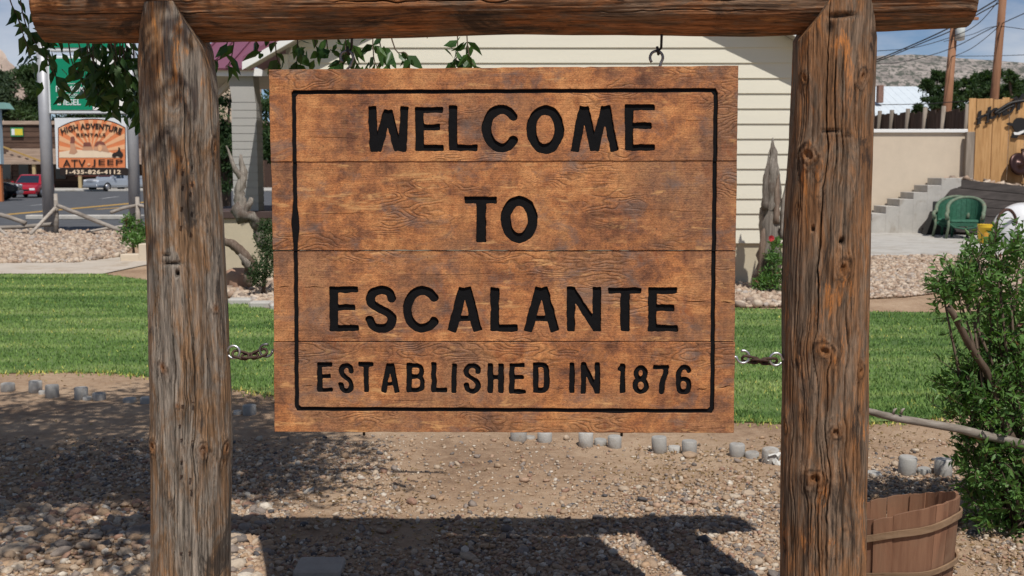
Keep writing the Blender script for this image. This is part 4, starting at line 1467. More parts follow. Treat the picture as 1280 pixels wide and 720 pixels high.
for pi, (tl, tr, br, bl) in enumerate(PLANKS):
    top = lambda x: tl[1] + (x - tl[0]) / (tr[0] - tl[0]) * (tr[1] - tl[1])
    bot = lambda x: bl[1] + (x - bl[0]) / (br[0] - bl[0]) * (br[1] - bl[1])
    amp = 0.75
    eT = wl(tl, tr, 70, amp, pi * 5 + 1) + [tr]
    eR = wl(tr, br, 16, amp, pi * 5 + 2) + [br]
    eB = wl(br, bl, 70, amp, pi * 5 + 3) + [bl]
    eL = wl(bl, tl, 16, amp, pi * 5 + 4) + [tl]
    outline = eT[:-1] + eR[:-1] + eB[:-1] + eL[:-1]
    ya, yb = top(367) + 0.0, bot(367)
    rows = np.linspace(0, 1, 26)
    loops = []
    grooves = []

    def near_y(e, x):
        """Height of a plank edge polyline at x."""
        e = sorted(e)
        return float(np.interp(x, [p[0] for p in e], [p[1] for p in e]))
    xlo, xli = lline(ya if pi else 115)[0], 0
    if pi == 0:
        y1l, y1r = near_y(eB, 367), near_y(eB, 894)
        yl = np.linspace(115.5, y1l, 30)
        yr = np.linspace(113, y1r, 30)
        xt = np.linspace(367, 894.6, 90)
        inner = [(x, tline(x)[1]) for x in xt if lline(118)[1] < x < rline(116)[0]] + [(rline(y)[0], y) for y in yr if y > 117] + \
            [p for p in eB if lline(y1l)[1] + 1 < p[0] < rline(y1r)[0] - 1] + [(lline(y)[1], y) for y in reversed(yl) if y > 119]
        xo0, xo1 = lline(y1l)[0], rline(y1r)[1]
        outer = eT[:-1] + eR[:-1] + [p for p in eB if p[0] > xo1 + 1] + [(rline(y)[1], y) for y in reversed(yr) if y > 113] + \
            [(x, tline(x)[0]) for x in reversed(xt) if lline(115)[0] + 0.5 < x < rline(113)[1] - 0.5] + [(lline(y)[0], y) for y in yl if y > 115] + \
            [p for p in eB if p[0] < xo0 - 1] + eL[:-1]
        loops = [outer, inner]
        gx = [[(lline(y)[0] - 1.5, y) for y in yl] + [(lline(y)[1] + 1.5, y) for y in reversed(yl)], [(rline(y)[0] - 1.5, y) for y in yr] + [(rline(y)[1] + 1.5, y) for y in reversed(yr)],
              [(x, tline(x)[0] - 1.5) for x in np.linspace(362.5, 899.5, 60)] + [(x, tline(x)[1] + 1.5) for x in np.linspace(899.5, 362.5, 60)]]
    elif pi == 3:
        y0l, y0r = near_y(eT, 369), near_y(eT, 892)
        yl = np.linspace(y0l, 511.5, 30)
        yr = np.linspace(y0r, 514, 30)
        xt = np.linspace(371, 890.2, 90)
        inner = [p for p in eT if lline(y0l)[1] + 1 < p[0] < rline(y0r)[0] - 1] + [(rline(y)[0], y) for y in yr if y < 510] + \
            [(x, bline(x)[0]) for x in reversed(xt) if lline(508)[1] < x < rline(508)[0]] + [(lline(y)[1], y) for y in reversed(yl) if y < 508]
        xo0, xo1 = lline(y0l)[0], rline(y0r)[1]
        outer = [p for p in eT if p[0] > xo1 + 1] + eR[:-1] + eB[:-1] + eL[:-1] + [p for p in eT if p[0] < xo0 - 1] + [(lline(y)[0], y) for y in yl if y < 511] + \
            [(x, bline(x)[1]) for x in xt if lline(511)[0] + 0.5 < x < rline(514)[1] - 0.5] + [(rline(y)[1], y) for y in reversed(yr) if y < 514]
        loops = [outer, inner]
        gx = [[(lline(y)[0] - 1.5, y) for y in yl] + [(lline(y)[1] + 1.5, y) for y in reversed(yl)], [(rline(y)[0] - 1.5, y) for y in yr] + [(rline(y)[1] + 1.5, y) for y in reversed(yr)],
              [(x, bline(x)[0] - 1.5) for x in np.linspace(366, 895, 60)] + [(x, bline(x)[1] + 1.5) for x in np.linspace(895, 366, 60)]]
    else:
        y0l, y1l = near_y(eT, 368), near_y(eB, 369)
        y0r, y1r = near_y(eT, 893), near_y(eB, 892)
        yl = np.linspace(y0l, y1l, 40)
        yr = np.linspace(y0r, y1r, 40)
        loops = [[p for p in eT if p[0] < lline(y0l)[0] - 1] + [(lline(y)[0], y) for y in yl] + [p for p in eB if p[0] < lline(y1l)[0] - 1] + eL[:-1],
                 [p for p in eT if lline(y0l)[1] + 1 < p[0] < rline(y0r)[0] - 1] + [(rline(y)[0], y) for y in yr] + [p for p in eB if lline(y1l)[1] + 1 < p[0] < rline(y1r)[0] - 1] + [(lline(y)[1], y) for y in reversed(yl)],
                 [p for p in eT if p[0] > rline(y0r)[1] + 1] + eR[:-1] + [p for p in eB if p[0] > rline(y1r)[1] + 1] + [(rline(y)[1], y) for y in reversed(yr)]]
        gx = [[(lline(y)[0] - 1.5, y) for y in yl] + [(lline(y)[1] + 1.5, y) for y in reversed(yl)], [(rline(y)[0] - 1.5, y) for y in yr] + [(rline(y)[1] + 1.5, y) for y in reversed(yr)]]
    for (cx0, cy0, cx1, cy1, cw) in CRACKS.get(pi, []):
        m_ = 9
        up_, dn_ = [], []
        for q_ in range(m_ + 1):
            t_ = q_ / m_
            yy_ = cy0 + (cy1 - cy0) * t_ + 0.5 * math.sin(t_ * 9 + cx0)
            ww_ = cw * (0.25 + math.sin(math.pi * min(1, t_ * 1.0)) * 0.75) / 2
            xx_ = cx0 + (cx1 - cx0) * t_
            up_.append((xx_, yy_ - ww_))
            dn_.append((xx_, yy_ + ww_))
        loops.append(up_ + dn_[::-1])
    floors = []
    for gi, (ch, x0, y0, x1, y1, wv, wh) in enumerate(ROWS[pi]):
        st_ = glyph(ch, x0, y0, x1, y1, wv, wh or None)
        sdd = pi * 40 + gi * 3
        loops += contour(st_, (x0, y0, x1, y1), 0.35, sdd)
        floors.append(contour(st_, (x0, y0, x1, y1), 1.6, sdd, 1.1))
    me = fill_mesh([[lx(p) for p in lp] for lp in loops], GROOVE_D - BEV, BEV)
    dy = 0.0016 * ((pi * 7) % 5 - 2)                          # the planks do not lie quite flush
    # the solid back of the plank behind the routed face
    bm = bmesh.new()
    bm.from_mesh(me)
    for v in bm.verts:
        v.co.y += GROOVE_D
    oc = [lx(p) for p in outline]
    fv = [bm.verts.new((x, 2 * GROOVE_D + 0.0002, z)) for x, z in oc]
    bv = [bm.verts.new((x, 0.042, z)) for x, z in oc]
    bm.faces.new(fv)
    bm.faces.new(list(reversed(bv)))
    for i in range(len(oc)):
        j = (i + 1) % len(oc)
        bm.faces.new((fv[i], bv[i], bv[j], fv[j]))
    bm.normal_update()
    ocs = np.array(oc)
    cxm, czm = ocs[:, 0].mean(), ocs[:, 1].mean()
    x_lo, x_hi, z_lo, z_hi = ocs[:, 0].min() + 0.006, ocs[:, 0].max() - 0.006, ocs[:, 1].min() + 0.010, ocs[:, 1].max() - 0.010
    for f in bm.faces:
        c = f.calc_center_median()
        inside = x_lo < c.x < x_hi and z_lo < c.z < z_hi
        if inside and c.y < 2 * GROOVE_D and abs(f.normal.y) < 0.45:
            f.material_index = 1
    bm.to_mesh(me)
    bm.free()
    me.materials.clear()
    me.materials.append(M_SIGNWOOD)
    me.materials.append(M_BLACK)
    plank = link_mesh('plank', me, SIGN, (0, dy, 0))
    for lp in floors:
        fm = fill_mesh([[lx(p) for p in q] for q in lp], 0.0006)
        fm.materials.append(M_BLACK)
        link_mesh('letter', fm, plank, (0, 2 * GROOVE_D - 0.0012, 0))
    for gi, g in enumerate(gx):
        if gi < 2:
            gy0, gy1 = min(p[1] for p in g), max(p[1] for p in g)
            mid_ = (gy0 + gy1) / 2
            g = [(p[0], p[1] + (1.5 if p[1] > gy1 - 1.2 else -1.5 if p[1] < gy0 + 1.2 else 0)) for p in g]
        fm = fill_mesh([[lx(p) for p in g]], 0.0006)
        fm.materials.append(M_BLACK)
        link_mesh('border_groove', fm, plank, (0, 2 * GROOVE_D - 0.0012 - 0.0003 * gi, 0))
for px_, py_ in ((455, 539), (777, 540)):
    p = P(px_, py_, YS + 0.02)
    k = MB()
    k.tube([p + Vector((0, 0, 0.03)), p + Vector((0, 0, -0.014))], 0.0045, 8)
    k.build('bolt_end', M_IRON, SIGN)


# ------------------------------------------------------------------ hooks and chains
def arc(c, r, a0, a1, n=14, plane='xz', tilt=0.0):
    out = []
    for t in np.radians(np.linspace(a0, a1, n)):
        u, v = r * math.cos(t), r * math.sin(t)
        out.append(Vector((c[0] + u, c[1] + u * tilt, c[2] + v)) if plane == 'xz' else Vector((c[0] + u * 0.25, c[1] + u, c[2] + v)))
    return out


def hanger(px, label):
    yh = YS + 0.03
    ptop = P(px + 6, 46, yh)
    ph = P(px - 0.5, 72, yh)
    t = thing('sign_hanger', (ph.x, yh, ph.z), label, 'hook', 'steel hooks the sign hangs from')
    k = MB()
    k.tube([ptop + Vector((0, 0, 0.03)), ptop, P(px + 5.5, 60, yh)] + arc(P(px + 2.0, 64, yh), 0.0098, 20, -160, 9, 'yz') + [P(px + 0.3, 58, yh - 0.012)], 0.0042, 8)
    k.build('eye_bolt', M_IRON, t)
    k = MB()
    r = 0.0205
    k.tube(arc(ph, r, 225, -40, 18) + [P(px + 4.5, 82, yh), P(px + 0.5, 86, yh), P(px - 0.5, 100, yh)], 0.0047, 8)
    k.build('hook', M_STEEL, t)
    return t


hanger(821, 'open steel hook over the right half of the sign, clear against the cream house wall')
hanger(434, 'open steel hook over the left half of the sign, tucked among hanging leaves')


def chain(pa, pb, sag, label, flip):
    """Two screw eyes, one in the post and one in the sign edge, with short links between."""
    a, b = P(pa[0], pa[1], YS + 0.02), P(pb[0], pb[1], YS + 0.02)
    t = thing('chain', ((a.x + b.x) / 2, a.y, (a.z + b.z) / 2), label, 'chain', 'short chains that tie the sign to its posts')
    d = 1 if b.x > a.x else -1
    r = 0.0205
    ca = a + Vector((r * d, 0, 0))
    cb = b - Vector((r * d, 0, 0))
    k = MB()
    k.tube([a - Vector((0.03 * d, 0, 0)), a] + (arc(ca, r, 178, -150, 18) if d > 0 else arc(ca, r, 2, 330, 18)), 0.0042, 8)
    k.build('screw_eye', M_ZINC, t)
    k = MB()
    k.tube([b + Vector((0.03 * d, 0, 0)), b] + (arc(cb, r, -5, -290, 18) if d > 0 else arc(cb, r, 185, 470, 18)), 0.0042, 8)
    k.build('screw_eye', M_ZINC if flip else M_STEEL, t)
    s, e = ca + Vector((0.008 * d, 0, -0.006)), cb - Vector((0.008 * d, 0, 0.006))
    n = 3
    pts = []
    for i in range(n + 1):
        u = i / n
        pts.append(s.lerp(e, u) + Vector((0, 0, -sag * 4 * u * (1 - u))))
    for i in range(n):
        p, q = pts[i], pts[i + 1]
        ax = (q - p).normalized()
        L = (q - p).length / 2 + 0.011
        c = (p + q) / 2
        sd_ = Vector((0, 1, 0)) if i % 2 else ax.cross(Vector((0, 1, 0)))
        sd_ = (sd_ + Vector((0, 0.55, 0)) * (1 if i % 2 == 0 else 0) + ax.cross(Vector((0, 1, 0))) * (0.45 if i % 2 else 0)).normalized()
        lp = []
        for tt in np.linspace(0, 2 * math.pi, 20, endpoint=False):
            cc, ss = math.cos(tt), math.sin(tt)
            lp.append(c + ax * (L - 0.011) * (1 if cc > 0 else -1) * min(1, abs(cc) * 3) + ax * 0.011 * cc + sd_ * 0.0115 * ss)
        k = MB()
        k.tube(lp, 0.0046, 8, closed=True, cap=False)
        k.build('link', M_RUST, t)
    return t


chain((284, 440), (340.5, 438), 0.010, 'short rusty chain between the grey left post and the left edge of the sign', False)
chain((978, 449), (921, 446), 0.004, 'short rusty chain between the right edge of the sign and the brown right post', True)


# ------------------------------------------------------------------ concrete stubs in the dirt
STUB_MESH = {}


def stub(px, ytop, ybase, wpx, label):
    g = G(px, ybase)
    sc = g.y / F
    r = wpx * sc / 2 * 0.96
    h = max(0.012, (ybase - ytop) * sc * 1.02 - r * 0.05)
    k = MB()
    k.lathe([(r, -0.06), (r, h - 0.006), (r - 0.005, h)], (0, 0, 0), 24, smooth=False)
    o = k.build('concrete_stub', M_STUB)
    for p in o.data.polygons:
        if abs(p.normal.z) < 0.5:
            p.use_smooth = True
    o.location = (g.x, g.y + r, 0)
    o.rotation_euler = (random.gauss(0, 0.03), random.gauss(0, 0.03), random.random() * 6)
    tag(o, label, 'stub', 'row of concrete cylinder stubs along the lawn')


S_L = 'left of the left post'
stub(6, 480, 489, 18, f'low concrete stub cut by the left photo edge, {S_L}')
stub(41, 477, 491, 17, f'tall concrete stub, second from the left edge {S_L}')
stub(51, 488.5, 492.5, 9, f'tiny low concrete disc squeezed between two taller stubs {S_L}')
stub(62, 482, 497, 17.5, f'tall concrete stub just right of the tiny low disc {S_L}')
stub(98.5, 485, 499, 17.5, f'tallest looking lone concrete stub mid way {S_L}')
stub(107, 496.5, 499.5, 12, f'flat concrete disc almost flush with the dirt beside two stubs {S_L}')
stub(121, 492, 500, 17.5, f'half sunk concrete stub right of the flush disc {S_L}')
stub(159.5, 498.5, 504, 17.5, f'low concrete stub, last but one before the left post {S_L}')
stub(181, 497.5, 505, 17.5, f'low concrete stub touching the left post edge {S_L}')
stub(296, 514, 518, 12, 'flat concrete disc in shade between the left post and the sign')
stub(310, 507, 519, 18, 'concrete stub in shade between the left post and the sign')
S_R = 'of the sunlit row'
stub(648, 537, 553, 22, f'browned concrete stub mostly hidden by the sign bottom, first {S_R}')
stub(663, 546, 550, 14, f'flush pale disc second {S_R}')
stub(681, 541, 554, 19.5, f'short white stub peeking out below the sign, third {S_R}')
stub(733, 541, 559, 19.5, f'stub below the sign, left of the bolt end, fourth {S_R}')
stub(751, 550, 557, 17, f'low pale stub between two taller ones below the bolt end {S_R}')
stub(769, 546, 560, 18.5, f'stub directly below the right bolt end {S_R}')
stub(825.5, 547, 566, 20, f'tallest clean stub, dry leaves at its foot, left of the dark stone')
stub(844, 559, 565, 17, f'low stub between two taller ones left of the dark stone {S_R}')
stub(863, 552, 568, 20, f'stub standing right behind the dark blue grey stone {S_R}')
stub(923, 556, 572, 20.5, f'stub among dry leaves, third left of the right post {S_R}')
stub(942, 566.5, 574, 19, f'low white stub, second left of the right post {S_R}')
stub(965, 562, 581, 22.5, f'wide pale stub beside white litter nearest the right post')
S_B = 'between right post and bush'
stub(1072, 571, 594, 22, f'stub half hidden by the right post edge {S_B}')
stub(1095, 592, 596, 22, f'flush white disc {S_B}')
stub(1137, 572, 595, 23.5, f'tall pale stub standing alone above the basket {S_B}')
stub(1158, 586.5, 593.5, 18, f'low stub between two tall ones {S_B}')
stub(1183, 575, 596, 23, f'tall stub partly covered by bush leaves {S_B}')

k = MB()
g = G(398, 712)
k.bbox((g.x - 0.088, g.y - 0.09, -0.03), (g.x + 0.10, g.y + 0.08, 0.028), 0.008)
tag(k.build('concrete_block', simple('block_concrete', (0.36, 0.32, 0.28), 0.9, 0.15, 10, 0.4)), 'flat grey concrete block in the gravel in the shadow below the sign', 'block')
g = G(965, 580)
k = MB()
random.seed(5)
for i in range(9):
    q = Vector((g.x + random.uniform(-0.04, 0.07), g.y - 0.02 + random.uniform(-0.02, 0.02), 0.03 + random.uniform(-0.01, 0.02)))
    a_ = [q + Vector((random.uniform(-0.03, 0.03), random.uniform(-0.02, 0.02), random.uniform(-0.028, 0.028))) for _ in range(4)]
    k.add(a_, [(0, 1, 2), (0, 2, 3), (0, 3, 1), (1, 3, 2)])
tag(k.build('paper_scrap', simple('white_paper', (0.62, 0.61, 0.58), 0.9, 0.1, 30, 0.1)), 'crumpled white paper scrap lying against a concrete stub left of the right post', 'litter')


# ------------------------------------------------------------------ basket planter
def basket():
    c = P(1108, 640, 4.5)
    cx, cy = c.x, 4.5
    t = thing('basket_planter', (cx, cy, 0), 'broken round tan basket planter of wide wooden slats beside the right post', 'planter')
    rnd_ = random.Random(4)
    R = 0.272
    a = 0.0
    i = 0
    while a < 2 * math.pi - 0.05:
        w_ = rnd_.choice([0.26, 0.36, 0.5, 0.62])
        if a + w_ > 2 * math.pi - 0.1:
            w_ = 2 * math.pi - a - 0.01
        a0, a1 = a + 0.003, a + w_ - 0.003
        mid = (a0 + a1) / 2
        tilt = 0.062 * math.cos(mid) - 0.060 * math.sin(mid)
        top = 0.252 + tilt + rnd_.uniform(-0.004, 0.003)
        lean = rnd_.uniform(-0.012, 0.012)
        off = rnd_.uniform(-0.006, 0.006)
        k = MB()
        n = 5
        for (z0, z1, m) in ((-0.03, top, 0),):
            vs = []
            for rr in (R + off, R + off - 0.011):
                for j in range(n + 1):
                    u = j / n
                    an = a0 + (a1 - a0) * u
                    for z in (z0, (z0 + z1) / 2, z1):
                        f = 1 - 0.05 * (0.26 - z) / 0.26
                        an2 = an + lean * (z1 - z) / 0.15
                        vs.append((cx + rr * f * math.cos(an2), cy + rr * f * math.sin(an2), z + (0.002 * math.sin(u * 7 + i) + 0.062 * (math.cos(an) - math.cos(mid)) - 0.060 * (math.sin(an) - math.sin(mid)) if z == z1 else 0)))
            fs = []
            q = 3
            m_ = (n + 1) * q
            for j in range(n):
                for r_ in range(2):
                    b = j * q + r_
                    fs.append((b, b + q, b + q + 1, b + 1))
                    fs.append((m_ + b, m_ + b + 1, m_ + b + q + 1, m_ + b + q))
                b = j * q + 2
                fs.append((b, b + q, m_ + b + q, m_ + b))
            for b in (0, n * q):
                for r_ in range(2):
                    fs.append((b + r_, b + r_ + 1, m_ + b + r_ + 1, m_ + b + r_))
            k.add(vs, fs)
        k.build('slat', M_STAVE, t)
        a += w_
        i += 1

    def hoop(zc, slope, h, a0, a1, r, mat):
        k = MB()
        n = 40
        vs = []
        for j in range(n + 1):
            an = a0 + (a1 - a0) * j / n
            z = zc + slope * math.cos(an) - slope * 0.75 * math.sin(an) + 0.004 * math.sin(an * 6)
            for rr, zz in ((r, z - h / 2), (r + 0.008, z - h / 2), (r + 0.008, z + h / 2), (r, z + h / 2)):
                f = 1 - 0.05 * (0.26 - zz) / 0.26
                vs.append((cx + rr * f * math.cos(an), cy + rr * f * math.sin(an), zz))
        fs = []
        for j in range(n):
            for e in range(4):
                g_ = (e + 1) % 4
                fs.append((j * 4 + e, j * 4 + g_, (j + 1) * 4 + g_, (j + 1) * 4 + e))
        k.add(vs, fs)
        return k.build('hoop', mat, t)
    hoop(0.190, 0.060, 0.026, -math.pi, math.pi - 0.03, R + 0.007, M_SLAT)
    hoop(0.045, 0.025, 0.020, -math.pi, math.pi - 0.03, R + 0.009, M_SLAT)
    k = MB()
    k.lathe([(R * 0.9, 0.02), (R * 0.92, 0.125), (R * 0.5, 0.145), (R * 0.2, 0.14)], (cx, cy, 0), 20)
    k.build('soil', M_EARTH, t)
    return t


basket()


def limb(name, pts, rads, mat, label, cat, parent=None, seg=10, jit=0.16, sub=4):
    P3 = []
    R3 = []
    for i in range(len(pts) - 1):
        for k in range(sub):
            u = k / sub
            P3.append(Vector(pts[i]).lerp(Vector(pts[i + 1]), u) + (Vector((mnoise.noise(Vector((i + u, 3.1, len(pts)))), mnoise.noise(Vector((i + u, 7.7, 1))), mnoise.noise(Vector((i + u, 1.3, 5))))) * rads[i] * 0.35))
            R3.append(rads[i] * (1 - u) + rads[i + 1] * u)
    P3.append(Vector(pts[-1]))
    R3.append(rads[-1])
    k = MB()
    k.tube(P3, R3, seg, jit=jit)
    o = k.build(name, mat, parent)
    if label:
        tag(o, label, cat)
    return o


root = thing('dead_branch', P(1200, 536, 4.8), 'long bleached dead branch lying level from behind the right post into the bush', 'branch')
limb('stem', [P(1040, 506, 4.65), P(1085, 514, 4.7), P(1120, 523, 4.75), P(1200, 536, 4.8), P(1262, 551, 4.85), P(1330, 574, 4.9)], [0.012, 0.014, 0.017, 0.018, 0.021, 0.024], M_BRANCH, None, None, root)
k = MB()
for px_ in (1116, 1126):
    q = P(px_, 518, 4.74)
    k.tube([q, q + Vector((0.006, 0, 0.02)), q + Vector((0.016, 0, 0.026))], [0.008, 0.006, 0.002], 6)
k.build('knot_stub', M_BRANCH, root)
root = thing('broken_branch', P(1235, 470, 4.85), 'broken brown branch with a cut upper end leaning in the bush', 'branch')
limb('stem', [P(1186, 384, 4.80), P(1208, 424, 4.83), P(1232, 462, 4.87), P(1250, 515, 4.9), P(1266, 552, 4.92)], [0.014, 0.0155, 0.016, 0.018, 0.022], M_BARK, None, None, root)


# ------------------------------------------------------------------ bush
def bush():
    base = Vector((2.28, 4.98, 0))
    t = thing('bush', base, 'dense green leafy bush beside the basket at the right edge', 'bush')
    lobes = [(1262, 352, 34, 30, 5.00, 0.16, 60), (1222, 352, 22, 24, 4.95, 0.10, 36), (1198, 368, 26, 20, 4.9, 0.10, 40), (1262, 400, 36, 36, 5.05, 0.2, 74), (1275, 440, 34, 34, 5.1, 0.2, 60), (1224, 492, 32, 30, 4.93, 0.12, 70),
             (1208, 470, 14, 22, 4.95, 0.08, 16), (1252, 470, 30, 28, 5.0, 0.18, 50), (1258, 545, 44, 40, 5.0, 0.2, 110), (1222, 590, 20, 16, 4.9, 0.10, 26), (1262, 610, 44, 44, 5.0, 0.22, 120), (1275, 660, 36, 30, 5.05, 0.2, 90), (1232, 560, 26, 34, 4.92, 0.12, 46), (1232, 632, 20, 24, 4.95, 0.12, 30), (1248, 668, 26, 16, 4.95, 0.14, 20), (1250, 430, 24, 26, 4.98, 0.14, 40), (1215, 520, 22, 18, 4.9, 0.1, 34),
             (1330, 400, 50, 70, 5.1, 0.25, 90), (1345, 530, 60, 80, 5.1, 0.3, 110), (1335, 640, 50, 50, 5.1, 0.25, 70), (1245, 318, 14, 18, 4.95, 0.08, 20), (1222, 322, 7, 16, 4.9, 0.05, 8), (1276, 315, 12, 20, 5.0, 0.08, 16), (1196, 350, 8, 10, 4.9, 0.05, 8), (1180, 374, 16, 12, 4.88, 0.06, 16), (1216, 395, 18, 16, 4.92, 0.08, 18)]
    stems = MB()
    pos, dr, sz, rn = [], [], [], []
    for (lx_, ly, rx, ry, Y, dyy, n) in lobes:
        c = P(lx_, ly, Y)
        s = Y / F
        mid = base.lerp(c, 0.5) + Vector((RNG.normal(0, 0.05), RNG.normal(0, 0.05), 0.08))
        stems.tube([base + Vector((RNG.normal(0, 0.04), RNG.normal(0, 0.04), 0)), mid, c], [0.012, 0.008, 0.004], 6)
        for i in range(int(n * (0.8 if ly < 360 else 0.8 if ly < 450 else 1.0))):
            v = RNG.normal(size=3)
            v /= np.linalg.norm(v)
            r = RNG.random() ** 0.45
            p0 = np.array(c) + v * r * np.array([rx * s, dyy, ry * s])
            d = v * 0.55 + np.array([-0.15, -0.25, 0.6]) + RNG.normal(0, 0.35, 3)
            d /= np.linalg.norm(d)
            L = RNG.uniform(0.07, 0.15)
            p1 = p0 + d * L
            stems.tube([p0, (p0 + p1) / 2 + RNG.normal(0, 0.005, 3), p1], [0.0022, 0.0018, 0.001], 4, cap=False)
            m = int(RNG.integers(7, 12))
            tone = RNG.random() * 0.5
            for j in range(m):
                u = (j + 0.5) / m
                q = p0 + d * L * u
                ld = RNG.normal(size=3)
                ld -= d * (ld @ d)
                ld /= np.linalg.norm(ld)
                ld = ld * 0.9 + d * 0.65 + np.array([0, 0, -0.1])
                pos.append(q)
                dr.append(ld)
                sz.append(RNG.uniform(0.034, 0.066) * (1 - 0.35 * u))
                rn.append((tone + RNG.random() * 0.5) * (0.975 if RNG.random() > 0.012 else 1.0))
    # reddish dry sprig at the top
    for (a_, b_) in ((1213, 312), (1218, 322), (1206, 304), (1221, 300), (1209, 322)):
        for _ in range(5):
            pos.append(np.array(P(a_ + RNG.normal(0, 2), b_ + RNG.normal(0, 3), 4.92)))
            dr.append(RNG.normal(size=3) + np.array([0, 0, 0.3]))
            sz.append(RNG.uniform(0.014, 0.024))
            rn.append(0.999)
    stems.tube([P(1245, 360, 4.95), P(1222, 328, 4.92), P(1207, 303, 4.92)], [0.003, 0.002, 0.001], 5)
    stems.build('branches', M_BARK, t)
    pos, dr = np.array(pos), np.array(dr)
    sc = np.array(sz)
    V, FA = scatter(LEAF_V, LEAF_F, pos, frames(dr), np.stack([sc * 0.85, sc, sc], 1))
    o = np_mesh('foliage', V, FA, M_BUSH, t, rnd=np.repeat(np.array(rn), len(LEAF_V)))
    tag(o, kind='stuff')


bush()


